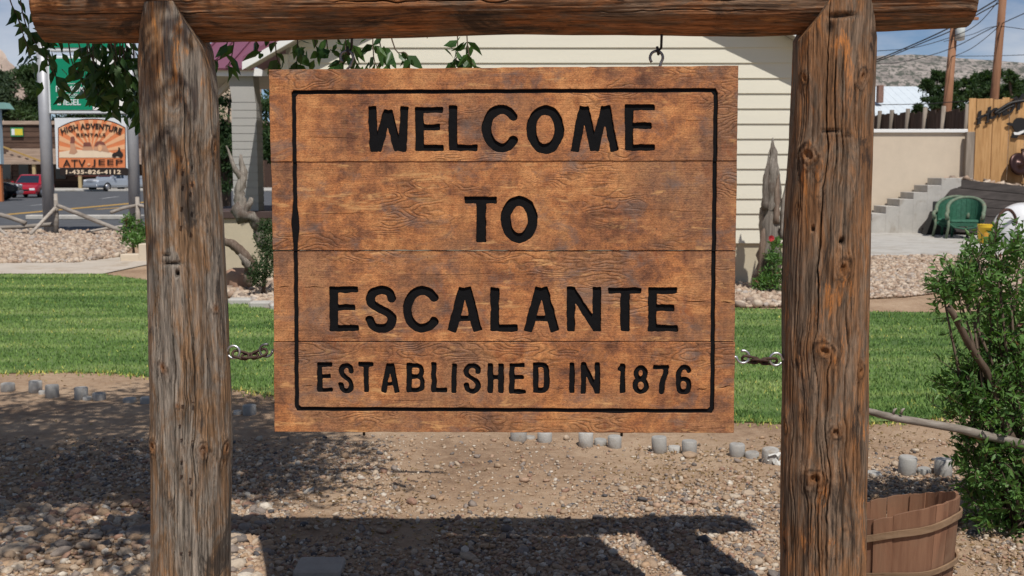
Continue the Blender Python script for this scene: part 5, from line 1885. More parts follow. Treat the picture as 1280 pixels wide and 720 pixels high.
# ------------------------------------------------------------------ overhanging tree
def big_tree():
    base = Vector((-4.9, 4.7, 0))
    t = thing('overhanging_tree', base, 'leafy tree whose twigs hang down behind the log beam at upper left', 'tree')
    tr = MB()
    tr.tube([base + Vector((0, 0, -0.1)), base + Vector((0.03, 0, 0.6)), base + Vector((0.1, -0.05, 1.6)), base + Vector((0.25, -0.1, 2.6)), base + Vector((0.7, -0.2, 3.5)), base + Vector((1.2, -0.3, 4.4))], [0.24, 0.18, 0.16, 0.14, 0.10, 0.05], 14, jit=0.15)
    fork = base + Vector((0.25, -0.1, 2.6))
    lim = [[fork, Vector((-3.4, 4.5, 2.95)), Vector((-2.0, 4.45, 2.85)), Vector((-0.6, 4.4, 2.62)), Vector((0.1, 4.35, 2.55))], [fork, Vector((-3.6, 3.9, 3.3)), Vector((-2.4, 3.5, 3.7)), Vector((-1.2, 3.6, 4.1))],
           [fork, Vector((-4.0, 5.2, 3.4)), Vector((-2.8, 4.9, 4.2)), Vector((-1.6, 4.5, 4.5))], [fork, Vector((-4.8, 3.7, 3.8)), Vector((-4.4, 3.2, 4.6))]]
    for li, l in enumerate(lim):
        n = len(l)
        tr.tube(l, [(0.09 if li else 0.045) * (1 - i / (n - 0.6)) + 0.008 for i in range(n)], 8, jit=0.1)
    tr.build('trunk', M_BARK, t)
    # crown
    cl, cr = [], []
    ell = [((-2.1, 4.35, 4.0), (1.6, 1.4, 0.8), 150), ((-3.9, 4.5, 4.3), (1.7, 1.5, 1.1), 120), ((-1.0, 2.65, 3.45), (0.22, 0.24, 0.3), 5), ((-1.5, 2.6, 3.6), (0.4, 0.25, 0.3), 6), ((-1.0, 4.3, 3.9), (0.7, 0.9, 0.6), 32), ((-1.5, 5.3, 4.0), (1.0, 0.7, 0.6), 30), ((-1.45, 3.5, 3.9), (1.2, 0.65, 0.5), 80), ((-0.75, 3.9, 3.9), (0.55, 0.55, 0.4), 20), ((-2.2, 2.98, 3.95), (0.95, 0.34, 0.35), 38), ((-2.9, 3.6, 4.1), (0.9, 0.7, 0.6), 50)]
    for c, r, n in ell:
        for i in range(n):
            v = RNG.normal(size=3)
            v /= np.linalg.norm(v)
            cl.append(np.array(c) + v * (RNG.random() ** 0.5) * np.array(r))
            cr.append(RNG.uniform(0.14, 0.30))
    pos = []
    for c, r in zip(cl, cr):
        pos.append(c + np.clip(RNG.normal(0, 1, (72, 3)), -1.5, 1.5) * r * np.array([0.75, 0.75, 0.55]))
    pos = np.concatenate(pos)
    pos = pos[pos[:, 2] > 2.75]
    d = RNG.normal(size=(len(pos), 3)) * np.array([1, 1, 0.5]) + np.array([0, 0, -0.5])
    V, FA = scatter(SLEAF_V, SLEAF_F, pos, frames(d), RNG.uniform(0.07, 0.115, len(pos)) * np.array([1.0]))
    tag(np_mesh('crown', V, FA, M_ELM, t, rnd=np.repeat(RNG.random(len(pos)), len(SLEAF_V))), kind='stuff')
    # hanging twigs in front of the sky, signs and house; each leaf that can be told apart is a part
    tw = [([(-6, -60), (10, -10), (22, 22), (40, 76)], 4.25, 10), ([(32, -60), (44, 10), (50, 50), (66, 88), (80, 118)], 4.35, 15), ([(18, -40), (28, 15), (48, 60)], 4.3, 8), 
          ([(84, 0), (86, 56), (100, 96), (108, 124)], 4.45, 8), ([(104, 10), (110, 70), (122, 96), (132, 112)], 4.4, 10), ([(128, 10), (128, 80), (134, 118)], 4.5, 11), ([(150, 10), (150, 80), (142, 112), (138, 140)], 4.4, 13),
          ([(164, 10), (168, 85), (172, 120), (176, 152)], 4.5, 12), ([(180, 10), (176, 80), (186, 124)], 4.4, 8), ([(116, 10), (140, 64), (156, 104)], 4.35, 11), ([(92, 10), (114, 68), (150, 120)], 4.5, 11), ([(140, 10), (158, 64), (160, 100)], 4.45, 11), ([(70, 10), (100, 60), (128, 84)], 4.5, 9),
          ([(110, 10), (136, 50), (168, 74)], 4.45, 9), ([(300, -10), (284, 54), (266, 76)], 4.4, 4), ([(306, -10), (292, 56), (282, 84)], 4.45, 4), ([(316, -10), (320, 50), (327, 64)], 4.4, 3),
          ([(345, -20), (344, 52), (351, 82)], 4.4, 5), ([(366, -20), (372, 54), (368, 84)], 4.45, 6), ([(386, -20), (393, 46), (402, 64)], 4.4, 4), ([(420, -20), (432, 50), (424, 80)], 4.4, 7), ([(438, -20), (440, 56), (455, 90)], 4.45, 8),
          ([(470, -20), (466, 56), (474, 86)], 4.4, 7), ([(466, 0), (490, 50), (507, 66), (514, 80)], 4.45, 7), ([(452, 0), (476, 60), (490, 88)], 4.5, 7), ([(528, -20), (534, 48)], 4.4, 2), ([(565, -20), (572, 50), (568, 78)], 4.45, 6), ([(580, -20), (584, 52), (594, 84)], 4.4, 7), ([(112, 10), (118, 90), (124, 120)], 4.38, 12), ([(148, 10), (156, 88), (166, 132)], 4.42, 13), ([(128, 10), (146, 76), (150, 110)], 4.36, 12), ([(104, 10), (112, 64), (140, 92)], 4.4, 9),  ([(405, -20), (408, 48), (414, 62)], 4.45, 4)]
    twm = MB()
    mes = []
    for i in range(5):
        rr = np.random.default_rng(i)
        v = np.array(LEAF_V) * np.array([1.0 + 0.15 * rr.normal(), 1, 1.5 + rr.normal() * 0.6])
        v[:, 2] += 0.12 * rr.normal() * v[:, 1] ** 2
        v[:, 0] += 0.06 * rr.normal() * v[:, 1] ** 2
        me = bpy.data.meshes.new('leaf')
        me.from_pydata([tuple(p) for p in v], [], LEAF_F)
        me.materials.append(M_ELM)
        mes.append(me)
    count = 0
    for (pts, Y, n) in tw:
        p3 = [P(a_, b_, Y + RNG.normal(0, 0.02)) for a_, b_ in pts]
        p3[0].z = max(p3[0].z, 2.55)
        cc = smooth3(p3, 5)
        twm.tube(cc, [0.0035 - 0.0022 * i / len(cc) for i in range(len(cc))], 5, cap=False)
        for j in range(n):
            u = 0.42 + 0.58 * (j + 0.5) / n if len(pts) > 2 else (j + 0.5) / n
            q = cc[min(len(cc) - 1, int(u * (len(cc) - 1) + 0.5))]
            d = Vector((RNG.normal() * 0.55 + (0.5 if j % 2 else -0.5), RNG.normal() * 0.55, -1.0 + RNG.normal() * 0.3)).normalized()
            o = link_mesh('leaf', mes[int(RNG.integers(5))], t)
            x = d.cross(Vector((RNG.normal() * 0.6, 1.0, RNG.normal() * 0.6))).normalized()
            z = x.cross(d)
            M = Matrix((x, d, z)).transposed().to_4x4()
            s = RNG.uniform(0.052, 0.084)
            M = Matrix.Translation(q - base) @ M @ Matrix.Diagonal((s * 1.05, s, s, 1))
            o.matrix_local = M
            count += 1
    twm.build('twigs', M_BARK, t)
    pos = []
    for (a_, b_, sa, sb, m) in ((132, 72, 26, 16, 80), (160, 104, 13, 22, 50), (126, 98, 16, 14, 30), (46, 26, 12, 26, 34), (62, 70, 8, 20, 20), (435, 62, 12, 10, 16), (478, 64, 14, 9, 14), (368, 58, 14, 9, 12), (578, 62, 8, 10, 10)):
        for _ in range(m):
            px_, py_ = a_ + RNG.normal() * sa, b_ + RNG.normal() * sb
            if px_ < 188 or px_ > 255:
                pos.append(P(px_, py_, 4.42 + RNG.normal() * 0.07))
    pos = np.array(pos)
    d = RNG.normal(size=pos.shape) * np.array([0.7, 0.6, 0.4]) + np.array([0, 0, -0.9])
    V, FA = scatter(LEAF_V, LEAF_F, pos, frames(d), RNG.uniform(0.04, 0.07, len(pos)))
    tag(np_mesh('foliage', V, FA, M_ELM, t, rnd=np.repeat(RNG.random(len(pos)), len(LEAF_V))), kind='stuff')


def smooth3(p, n):
    q = [p[0]] + list(p) + [p[-1]]
    out = []
    for i in range(1, len(q) - 2):
        for k in range(n):
            u = k / n
            a_, b_, c_, d_ = q[i - 1], q[i], q[i + 1], q[i + 2]
            out.append(0.5 * ((2 * b_) + (c_ - a_) * u + (2 * a_ - 5 * b_ + 4 * c_ - d_) * u * u + (3 * b_ - a_ - 3 * c_ + d_) * u ** 3))
    out.append(p[-1])
    return out


big_tree()


# ------------------------------------------------------------------ the cream house
YH = 16.0
HX0, HX1 = P(356, 100, YH).x, P(1030, 100, YH).x
SID0 = P(930, 304, YH).z                                  # lowest siding edge
EAVE = P(303, 73, 15.7)
SLOPE = math.tan(math.radians(29))
RX = P(685, 100, 15.7).x
OV = 0.30                                                   # overhang
EZ = EAVE.z
RZ = EZ + (RX - EAVE.x) * SLOPE
HOUSE = thing('house', (RX, YH, 0), 'cream house with lap siding and a purple metal gable roof behind the welcome sign', 'house')
k = MB()
k.box((HX0 + 0.02, YH + 0.05, -0.2), (HX1 - 0.02, YH + 9, SID0 + 0.06))
k.build('foundation', M_FOUND, HOUSE)


def roof_z(x):
    return RZ - abs(x - RX) * SLOPE


k = MB()
k.prism([(HX0 + 0.01, YH + 0.06, SID0), (HX1 - 0.01, YH + 0.06, SID0), (HX1 - 0.01, YH + 0.06, roof_z(HX1) - 0.13), (RX, YH + 0.06, RZ - 0.13), (HX0 + 0.01, YH + 0.06, roof_z(HX0) - 0.13)], (0, 8.9, 0))
WALL = k.build('wall', M_SIDING, HOUSE)
EXPO = 18.55 * YH / F
i = 0
while True:
    z0 = SID0 + i * EXPO
    z1 = z0 + EXPO + 0.02
    if z0 > RZ - 0.3:
        break
    hl, hr = min(RX - HX0, max(0.05, (RZ - 0.14 - z0) / SLOPE)), min(HX1 - RX, max(0.05, (RZ - 0.14 - z0) / SLOPE))
    gl, gr_ = min(RX - HX0, max(0.02, (RZ - 0.14 - z1) / SLOPE)), min(HX1 - RX, max(0.02, (RZ - 0.14 - z1) / SLOPE))
    k = MB()
    vs = [(RX - hl, YH + 0.008, z0), (RX + hr, YH + 0.008, z0), (RX + gr_, YH + 0.03, z1), (RX - gl, YH + 0.03, z1), (RX - hl, YH + 0.058, z0), (RX + hr, YH + 0.058, z0), (RX + gr_, YH + 0.058, z1), (RX - gl, YH + 0.058, z1)]
    k.add(vs, [(0, 1, 2, 3), (0, 4, 5, 1), (4, 7, 6, 5), (0, 3, 7, 4), (1, 5, 6, 2), (3, 2, 6, 7)])
    k.build('siding_board', M_SIDING, WALL)
    i += 1
for sx in (HX0, HX1):
    k = MB()
    k.box((sx - 0.055, YH - 0.03, SID0 - 0.01), (sx + 0.055, YH + 0.08, roof_z(sx) - 0.2))
    k.build('corner_trim', M_SIDING, HOUSE)
YF = YH - OV
ROOF = None
for sgn in (-1, 1):
    ex = RX + sgn * (RX - EAVE.x)
    k = MB()
    k.prism([(RX, YF, RZ), (ex, YF, EZ), (ex, YF, EZ - 0.045), (RX, YF, RZ - 0.045)], (0, 9.5 + OV, 0))
    ribs = MB()
    roof = k.build('roof', M_PURPLE, HOUSE)
    for j in range(24):
        yy = YF + 0.02 + j * 0.41
        d = Vector((ex - RX, 0, EZ - RZ))
        ribs.prism([(RX, yy, RZ + 0.0), (RX, yy, RZ + 0.03), (ex, yy, EZ + 0.03), (ex, yy, EZ)], (0, 0.03, 0))
    ribs.build('roof_rib', M_PURPLE, roof)
    k = MB()
    n = Vector((0, 0, -1))
    k.prism([(RX, YF - 0.03, RZ - 0.05), (ex, YF - 0.03, EZ - 0.05), (ex, YF - 0.03, EZ - 0.155), (RX, YF - 0.03, RZ - 0.155)], (0, 0.035, 0))
    k.build('rake_board', M_TRIM, HOUSE)
    k = MB()
    k.prism([(RX, YF + 0.008, RZ - 0.12), (ex - sgn * 0.02, YF + 0.008, EZ - 0.12), (ex - sgn * 0.02, YF + 0.008, EZ - 0.135), (RX, YF + 0.008, RZ - 0.135)], (0, OV - 0.02, 0))
    k.build('soffit', M_SOFFIT, HOUSE)

# porch -----------------------------------------------------------------------
YPo = 17.0
PORCH = thing('porch', (P(290, 250, YPo).x, YPo, 0), 'open porch with a purple roof, white fascia and siding clad pillar left of the house', 'porch')
px0, px1 = P(204, 90, YPo).x, P(335, 90, YPo).x
zt, zb = P(300, 85.5, YPo).z, P(300, 95, YPo).z
k = MB()
k.box((px0, YPo, zb), (px1, YPo + 0.04, zt))
k.build('fascia', M_TRIM, PORCH)
zr = P(300, 20, YPo + 3.2).z
k = MB()
vs = [(px0 - 0.05, YPo - 0.06, zt), (px1 - 0.2, YPo - 0.06, zt), (px1 - 0.2, YPo + 3.2, zr), (px0 + 0.9, YPo + 3.2, zr)]
k.add(vs + [(p[0], p[1] + 0.01, p[2] - 0.03) for p in vs], [(0, 1, 2, 3), (7, 6, 5, 4), (0, 4, 5, 1), (1, 5, 6, 2), (2, 6, 7, 3), (3, 7, 4, 0)])
pr = k.build('roof', M_PURPLE, PORCH)
k = MB()
for j in range(5):
    u = j / 5 + 0.1
    x = px0 + u * (px1 - px0 - 0.2)
    k.prism([(x, YPo - 0.07, zt + 0.004), (x + 0.03, YPo - 0.07, zt + 0.004), (x + 0.03, YPo + 3.2, zr + 0.004), (x, YPo + 3.2, zr + 0.004)], (0, 0, 0.025))
k.build('roof_rib', M_PURPLE, pr)
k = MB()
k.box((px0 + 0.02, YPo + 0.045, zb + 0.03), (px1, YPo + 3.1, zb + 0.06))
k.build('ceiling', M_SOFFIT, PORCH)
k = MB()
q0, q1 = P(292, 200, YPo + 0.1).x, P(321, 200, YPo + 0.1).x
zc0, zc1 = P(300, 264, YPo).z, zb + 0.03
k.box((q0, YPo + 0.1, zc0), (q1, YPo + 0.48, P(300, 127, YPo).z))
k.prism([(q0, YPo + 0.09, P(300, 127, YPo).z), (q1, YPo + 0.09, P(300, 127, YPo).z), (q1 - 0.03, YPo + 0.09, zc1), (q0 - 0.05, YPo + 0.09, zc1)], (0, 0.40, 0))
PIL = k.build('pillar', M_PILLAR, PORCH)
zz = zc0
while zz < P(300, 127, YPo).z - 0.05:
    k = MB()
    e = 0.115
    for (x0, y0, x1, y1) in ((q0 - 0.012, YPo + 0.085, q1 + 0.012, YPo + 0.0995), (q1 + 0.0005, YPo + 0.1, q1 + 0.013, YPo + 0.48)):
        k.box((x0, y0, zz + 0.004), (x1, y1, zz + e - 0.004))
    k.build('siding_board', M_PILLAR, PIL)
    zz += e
k = MB()
w0, w1 = P(235, 290, YPo).x, P(362, 290, YPo).x
k.bbox((w0 - 0.04, YPo - 0.03, zc0 - 0.11), (w1, YPo + 3.1, zc0), 0.01)
k.build('deck_edge', M_DECK, PORCH)
k = MB()
k.box((w0, YPo + 0.02, -0.1), (w1, YPo + 3.0, zc0 - 0.112))
k.build('base_wall', M_FOUND, PORCH)
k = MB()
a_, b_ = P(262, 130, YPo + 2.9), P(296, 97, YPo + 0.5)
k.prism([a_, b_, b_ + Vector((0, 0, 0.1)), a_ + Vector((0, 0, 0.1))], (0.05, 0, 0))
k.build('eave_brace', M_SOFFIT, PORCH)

# low stepped wall by the path ---------------------------------------------------
Yw = 20.5
k = MB()
for (a_, b_, top) in ((150, 174, 318), (173.5, 262, 305)):
    p, q = P(a_, 330, Yw), P(b_, 330, Yw)
    k.bbox((p.x, Yw + (0.01 if top == 318 else 0), -0.05), (q.x, Yw + 0.30, P(a_, top, Yw).z), 0.012)
tag(k.build('garden_wall', M_STUCCO), 'low stepped beige wall at the end of the concrete path', 'wall')


def leafy(name, loc, label, cat, clumps, nleaf, size, mat, group=None, spread=0.5, trunk=None, part='foliage', needle=False, rnd_lo=0.0):
    """Plant of many small leaves: clumps are (centre, radius)."""
    t = thing(name, loc, label, cat, group)
    pos = []
    tone = []
    for (c, r) in clumps:
        r = np.array(r) if hasattr(r, '__len__') else np.array([r, r, r])
        n = max(4, int(nleaf / len(clumps)))
        v = RNG.normal(size=(n, 3))
        v /= np.linalg.norm(v, axis=1, keepdims=True)
        pos.append(np.array(c) + v * (RNG.random((n, 1)) ** spread) * r)
        tone.append(np.full(n, RNG.random() * 0.45) + RNG.random(n) * 0.5)
    pos = np.concatenate(pos)
    tone = np.concatenate(tone)
    d = RNG.normal(size=pos.shape) + np.array([0, 0, 0.35])
    tv, tf = (SLEAF_V, SLEAF_F)
    V, FA = scatter(tv, tf, pos, frames(d), RNG.uniform(0.65, 1.25, len(pos)) * size)
    o = np_mesh(part, V, FA, mat, t, rnd=np.repeat(tone, len(tv)))
    tag(o, kind='stuff')
    if trunk:
        k = MB()
        for (pts, rad) in trunk:
            k.tube(pts, rad, 8, jit=0.12)
        k.build('trunk' if part == 'crown' else 'stems', M_BARK, t)
    return t


# green plant on the low wall
g = P(167, 305, 21.3)
g.z = 0
leafy('shrub', g, 'green leafy shrub growing behind the low stepped wall', 'shrub', [(P(158, 292, 21.3), 0.17), (P(170, 285, 21.4), 0.2), (P(165, 298, 21.2), 0.2), (P(180, 292, 21.3), 0.2), (P(160, 276, 21.3), 0.13), (P(174, 299, 21.1), 0.16), (P(190, 296, 21.3), 0.2)],
      1300, 0.085, M_BUSH, trunk=[([g, P(165, 285, 21.3)], [0.03, 0.01])])

# driftwood and stump -------------------------------------------------------------
YD = 15.0
D = thing('driftwood', P(312, 345, YD), 'twisted grey driftwood with a forked upright limb standing before the porch', 'driftwood')
limb('fork', [P(297, 268, YD), P(300, 250, YD), P(301, 232, YD), P(304, 214, YD), P(301, 193, YD)], [0.075, 0.07, 0.06, 0.05, 0.012], M_DRIFT, None, None, D, 12, 0.45)
limb('prong', [P(302, 224, YD), P(295, 214, YD - 0.05), P(289, 198, YD), P(283, 182, YD)], [0.04, 0.032, 0.024, 0.008], M_DRIFT, None, None, D, 8, 0.4)
limb('bent_root', [P(296, 260, YD), P(303, 270, YD - 0.1), P(314, 270, YD - 0.1), P(321, 284, YD), P(327, 305, YD), P(337, 318, YD)], [0.085, 0.10, 0.065, 0.07, 0.06, 0.012], M_DRIFT, None, None, D, 12, 0.5)
limb('spur', [P(304, 268, YD - 0.1), P(310, 258, YD - 0.1), P(314, 248, YD - 0.05)], [0.06, 0.045, 0.03], M_DRIFT, None, None, D)
limb('lower_root', [P(276, 300, YD), P(290, 305, YD), P(303, 315, YD), P(312, 330, YD), P(313, 345, YD), P(314, 356, YD)], [0.04, 0.055, 0.065, 0.08, 0.075, 0.075], M_DRIFTD, None, None, D, 12, 0.5)
limb('splinter', [P(299, 318, YD - 0.1), P(306, 326, YD - 0.1), P(312, 334, YD - 0.1)], [0.02, 0.04, 0.05], M_DRIFT, None, None, D)
k = MB()
tv, tf = stone_template(2, 77)
c = P(300, 344, YD + 0.4)
k.add([(c.x + p[0] * 0.24, c.y + p[1] * 0.2, 0.12 + p[2] * 0.24) for p in tv], [tuple(f) for f in tf], 0, True)
tag(k.build('boulder', simple('reddish_rock', (0.36, 0.22, 0.15), 0.9, 0.25, 5, 0.6)), 'reddish brown boulder at the foot of the driftwood', 'boulder')
EDG = thing('stone_edging', G(325, 385), 'grey edging blocks between the lawn and the driftwood bed', 'edging')
for (a_, b_) in ((285, 384), (312, 388), (338, 391), (362, 391)):
    p, q = G(a_, b_ - 4), G(a_ + 26, b_ - 1)
    k = MB()
    k.bbox((p.x, p.y - 0.05, -0.02), (q.x - 0.02, p.y + 0.12, 0.07), 0.02)
    k.build('block', M_CONC, EDG)
g = P(328, 350, 14.6)
g.z = 0
leafy('juniper', g, 'low green juniper bush beside the driftwood at the sign edge', 'shrub', [(P(334, 300, 14.6), 0.17), (P(340, 318, 14.6), 0.2), (P(330, 332, 14.5), 0.2), (P(322, 345, 14.5), 0.15), (P(350, 300, 14.6), 0.22), (P(352, 330, 14.6), 0.25), (P(332, 284, 14.7), 0.11)],
      3200, 0.05, M_JUNIPER, trunk=[([g, P(335, 310, 14.6)], [0.03, 0.01])])
YT = 15.2
S = thing('jagged_stump', P(965, 372, YT), 'tall splintered grey dead stump against the cream siding', 'stump')
limb('trunk', [P(955, 374, YT), P(958, 340, YT), P(961, 300, YT), P(963, 262, YT), P(965, 232, YT), P(966, 206, YT), P(966, 188, YT), P(966, 172, YT)], [0.18, 0.15, 0.135, 0.125, 0.105, 0.07, 0.038, 0.006], M_DRIFT, None, None, S, 18, 0.55)
limb('splinter', [P(978, 300, YT - 0.08), P(980, 262, YT - 0.06), P(984, 230, YT - 0.05), P(988, 200, YT - 0.02)], [0.05, 0.045, 0.03, 0.006], M_DRIFT, None, None, S, 8, 0.5)
limb('splinter', [P(956, 262, YT - 0.12), P(957, 232, YT - 0.1), P(960, 205, YT - 0.06), P(961, 190, YT - 0.04)], [0.05, 0.04, 0.022, 0.004], M_DRIFT, None, None, S, 8, 0.5)
limb('splinter', [P(970, 280, YT - 0.12), P(971, 250, YT - 0.1), P(972, 226, YT - 0.08), P(974, 212, YT - 0.06)], [0.045, 0.04, 0.022, 0.004], M_DRIFTD, None, None, S, 8, 0.5)
limb('splinter', [P(952, 345, YT - 0.14), P(953, 312, YT - 0.13), P(955, 285, YT - 0.1), P(955, 268, YT - 0.08)], [0.05, 0.045, 0.022, 0.004], M_DRIFTD, None, None, S, 8, 0.5)
g = P(965, 372, 14.9)
g.z = 0
R_ = leafy('rose_bush', g, 'small green rose bush with a red bloom in front of the jagged stump', 'shrub', [(P(966, 320, 14.9), 0.12), (P(972, 335, 14.9), 0.16), (P(960, 345, 14.9), 0.13), (P(972, 356, 14.9), 0.17), (P(970, 305, 14.9), 0.09), (P(948, 356, 14.8), 0.08), (P(985, 330, 14.9), 0.17), (P(982, 352, 14.9), 0.16), (P(953, 352, 14.8), 0.06)],
           1500, 0.062, M_BUSH, trunk=[([g, P(966, 320, 14.9)], [0.015, 0.006])])
for (a_, b_) in ((964, 298),):
    k = MB()
    c = P(a_, b_, 14.85)
    for j in range(7):
        an = j * 0.9
        k.add([c, c + Vector((0.036 * math.cos(an), -0.02, 0.045 * math.sin(an))), c + Vector((0.045 * math.cos(an + 0.9), -0.01, 0.045 * math.sin(an + 0.9)))], [(0, 1, 2)])
    k.build('bloom', simple('red_petal', (0.45, 0.02, 0.03), 0.6, 0.1, 9, 0), R_)


# ------------------------------------------------------------------ the yard on the right
YR = 30.0


def stairs():
    t = thing('concrete_steps', P(1140, 288, YR), 'pale concrete steps climbing right along the beige wall', 'steps')
    xs = [1073, 1090, 1107.5, 1124.5, 1142, 1159.5, 1177, 1202]
    ys = [276, 267, 258, 249, 240.5, 231.5, 222.5]
    for i in range(7):
        p, q = P(xs[i], ys[i], YR), P(xs[i + 1], ys[i], YR)
        k = MB()
        k.bbox((p.x, YR, -0.05), (q.x - 0.003, YR + 1.02, p.z), 0.008)
        k.build('step', M_CONC, t)


stairs()
k = MB()
p, q = P(1030, 166, 31.1), P(1210.5, 166, 31.1)
t = thing('garden_wall', ((p.x + q.x) / 2, 31.1, 0), 'tall beige rendered wall with a white cap behind the concrete steps', 'wall')
k.box((p.x, 31.1, -0.1), (q.x, 31.4, P(0, 166, 31.1).z))
k.build('wall', M_STUCCO, t)
k = MB()
k.bbox((p.x, 31.03, P(0, 166, 31.1).z + 0.002), (q.x + 0.02, 31.47, P(0, 161.5, 31.1).z), 0.01)
k.build('cap', M_TRIM, t)
k = MB()
k.box((q.x + 0.9, 31.3, -0.1), (60, 70, 1.38))
k.box((5.5, 31.45, -0.1), (q.x + 0.898, 70, 1.379))
tag(k.build('terrain', M_EARTH), kind='structure')

# dark retaining wall, leaning back
t = thing('retaining_wall', P(1230, 290, 29.7), 'low dark timber retaining wall behind the green chairs', 'wall')
b0, b1 = P(1159, 288, 29.3), P(1420, 300, 27.5)
zt0, zt1 = P(1196, 223, 30.4).z, P(1420, 247, 28.5).z
n = 6
T0, T1 = P(1196, 223, 30.2), P(1420, 247, 28.6)
for i in range(n):
    u0, u1 = i / n, (i + 1) / n - 0.012
    A, B = b0.lerp(T0, u0), b1.lerp(T1, u0)
    C_, D_ = b1.lerp(T1, u1), b0.lerp(T0, u1)
    k = MB()
    k.prism([A, B, C_, D_], (0, 0.16, 0))
    k.build('timber', M_TIMBER, t)
k = MB()
k.prism([b0 + Vector((0.02, 0.17, 0)), b1 + Vector((0, 0.17, 0)), T1 + Vector((0, 0.17, -0.05)), T0 + Vector((0, 0.17, -0.05))], (0, 0.8, 0))
k.build('core', M_TIMBER, t)
n = 150
u = RNG.random(n)
pp = np.array([T0.lerp(T1, x) for x in u]) + np.stack([np.zeros(n), RNG.uniform(0.1, 1.1, n), np.full(n, -0.03)], 1)
stone_cloud('coping_stones', pp, RNG.uniform(0.06, 0.17, n), M_TAN, label='loose flat stones lying on top of the dark retaining wall', cat='stones', flat=(0.3, 0.5))

# cedar screen ----------------------------------------------------------------------
YC = 31.0
t = thing('cedar_screen', P(1245, 222, YC), 'tall screen of new orange cedar boards with black metal ornaments', 'fence')
x = P(1209, 200, YC).x
zt_, zb_ = P(0, 123, YC).z, P(0, 223, YC).z - 0.15
rnd_ = random.Random(3)
xe = P(1420, 200, YC).x
j = 0
while x < xe:
    wd = rnd_.choice([0.20, 0.235, 0.25])
    k = MB()
    k.bbox((x, YC + (0.0 if j % 2 else 0.022), zb_), (x + wd - 0.006, YC + 0.03 + (0.0 if j % 2 else 0.022), zt_ + rnd_.uniform(-0.03, 0.03)), 0.004)
    k.build('board', M_CEDAR, t)
    x += wd
    j += 1
k = MB()
k.bbox((P(1207, 200, YC).x - 0.05, YC - 0.14, zb_), (P(1216, 200, YC).x - 0.02, YC - 0.005, P(0, 165, YC).z), 0.01)
k.build('post', M_FPOST, t)

# old dark fence ---------------------------------------------------------------------
A, B = P(1060, 143, 47), P(1222, 131, 36)
t = thing('plank_fence', ((A.x + B.x) / 2, (A.y + B.y) / 2, 1.38), 'old dark brown plank fence with grey posts above the beige wall', 'fence')
L = (B - A).length
dirv = Vector((B.x - A.x, B.y - A.y, 0)).normalized()
nrm = Vector((-dirv.y, dirv.x, 0))
if nrm.y > 0:
    nrm = -nrm
nb = int(L / 0.24)
for i in range(nb):
    u = i / nb
    c = A.lerp(B, u)
    M = Matrix.Translation(Vector((c.x, c.y, 0))) @ Matrix((dirv, -nrm, Vector((0, 0, 1)))).transposed().to_4x4()
    k = MB()
    h = A.z + (B.z - A.z) * u - 0.12 + rnd_.uniform(-0.05, 0.05)
    k.box((0, 0, 1.35), (0.225, 0.025, h), 0, M)
    k.build('board', M_OLDFENCE, t)
for px_ in (1096, 1110.5, 1128, 1150.5, 1172.5, 1200):
    for s_ in range(40):
        c = A.lerp(B, s_ / 39)
        ppx = 640 + F * c.x / c.y * 1.0
        if ppx > px_:
            break
    k = MB()
    k.tube([Vector((c.x, c.y, 1.3)) + nrm * 0.1, Vector((c.x + 0.03, c.y, 2.4)) + nrm * 0.1, Vector((c.x + 0.06, c.y, c.z + 0.04)) + nrm * 0.1], [0.10, 0.09, 0.075], 8, jit=0.2)
    k.build('post', M_FPOST, t)


# howdy lettering -----------------------------------------------------------------------
def text_mesh(body, offset=0.0, extrude=0.02, spacing=1.0):
    cu = bpy.data.curves.new('lettering', 'FONT')
    cu.body = body
    cu.align_x = 'CENTER'
    cu.offset = offset
    cu.extrude = extrude
    cu.space_character = spacing
    cu.resolution_u = 3
    ob = bpy.data.objects.new('lettering', cu)
    COL.objects.link(ob)
    me = bpy.data.meshes.new_from_object(ob.evaluated_get(bpy.context.evaluated_depsgraph_get()))
    bpy.data.objects.remove(ob)
    bpy.data.curves.remove(cu)
    return me


def place_text(name, body, box, Y, mat, parent, offset=0.02, fn=None, thick=0.01, spacing=1.0, rot=0.0):
    """Lettering filling a measured box (px x0,y0,x1,y1) on a board at distance Y; fn bends it (u,v in 0..1)."""
    me = text_mesh(body, offset, 0.02, spacing)
    n = len(me.vertices)
    v = np.empty(n * 3, np.float32)
    me.vertices.foreach_get('co', v)
    v = v.reshape(-1, 3)
    lo, hi = v.min(0), v.max(0)
    u = (v - lo) / np.maximum(hi - lo, 1e-6)
    out = []
    off = wloc(parent)
    for a_, b_, c_ in u:
        if fn:
            px_, py_ = fn(a_, b_)
        else:
            px_, py_ = box[0] + a_ * (box[2] - box[0]), box[3] + b_ * (box[1] - box[3])
        p = P(px_, py_, Y)
        out.append((p.x - off.x, p.y - c_ * thick - off.y, p.z - off.z))
    me.vertices.foreach_set('co', np.array(out, np.float32).ravel())
    me.materials.clear()
    me.materials.append(mat)
    me.update()
    o = link_mesh(name, me, parent)
    if name == 'lettering':
        o['kind'] = 'stuff'
    return o


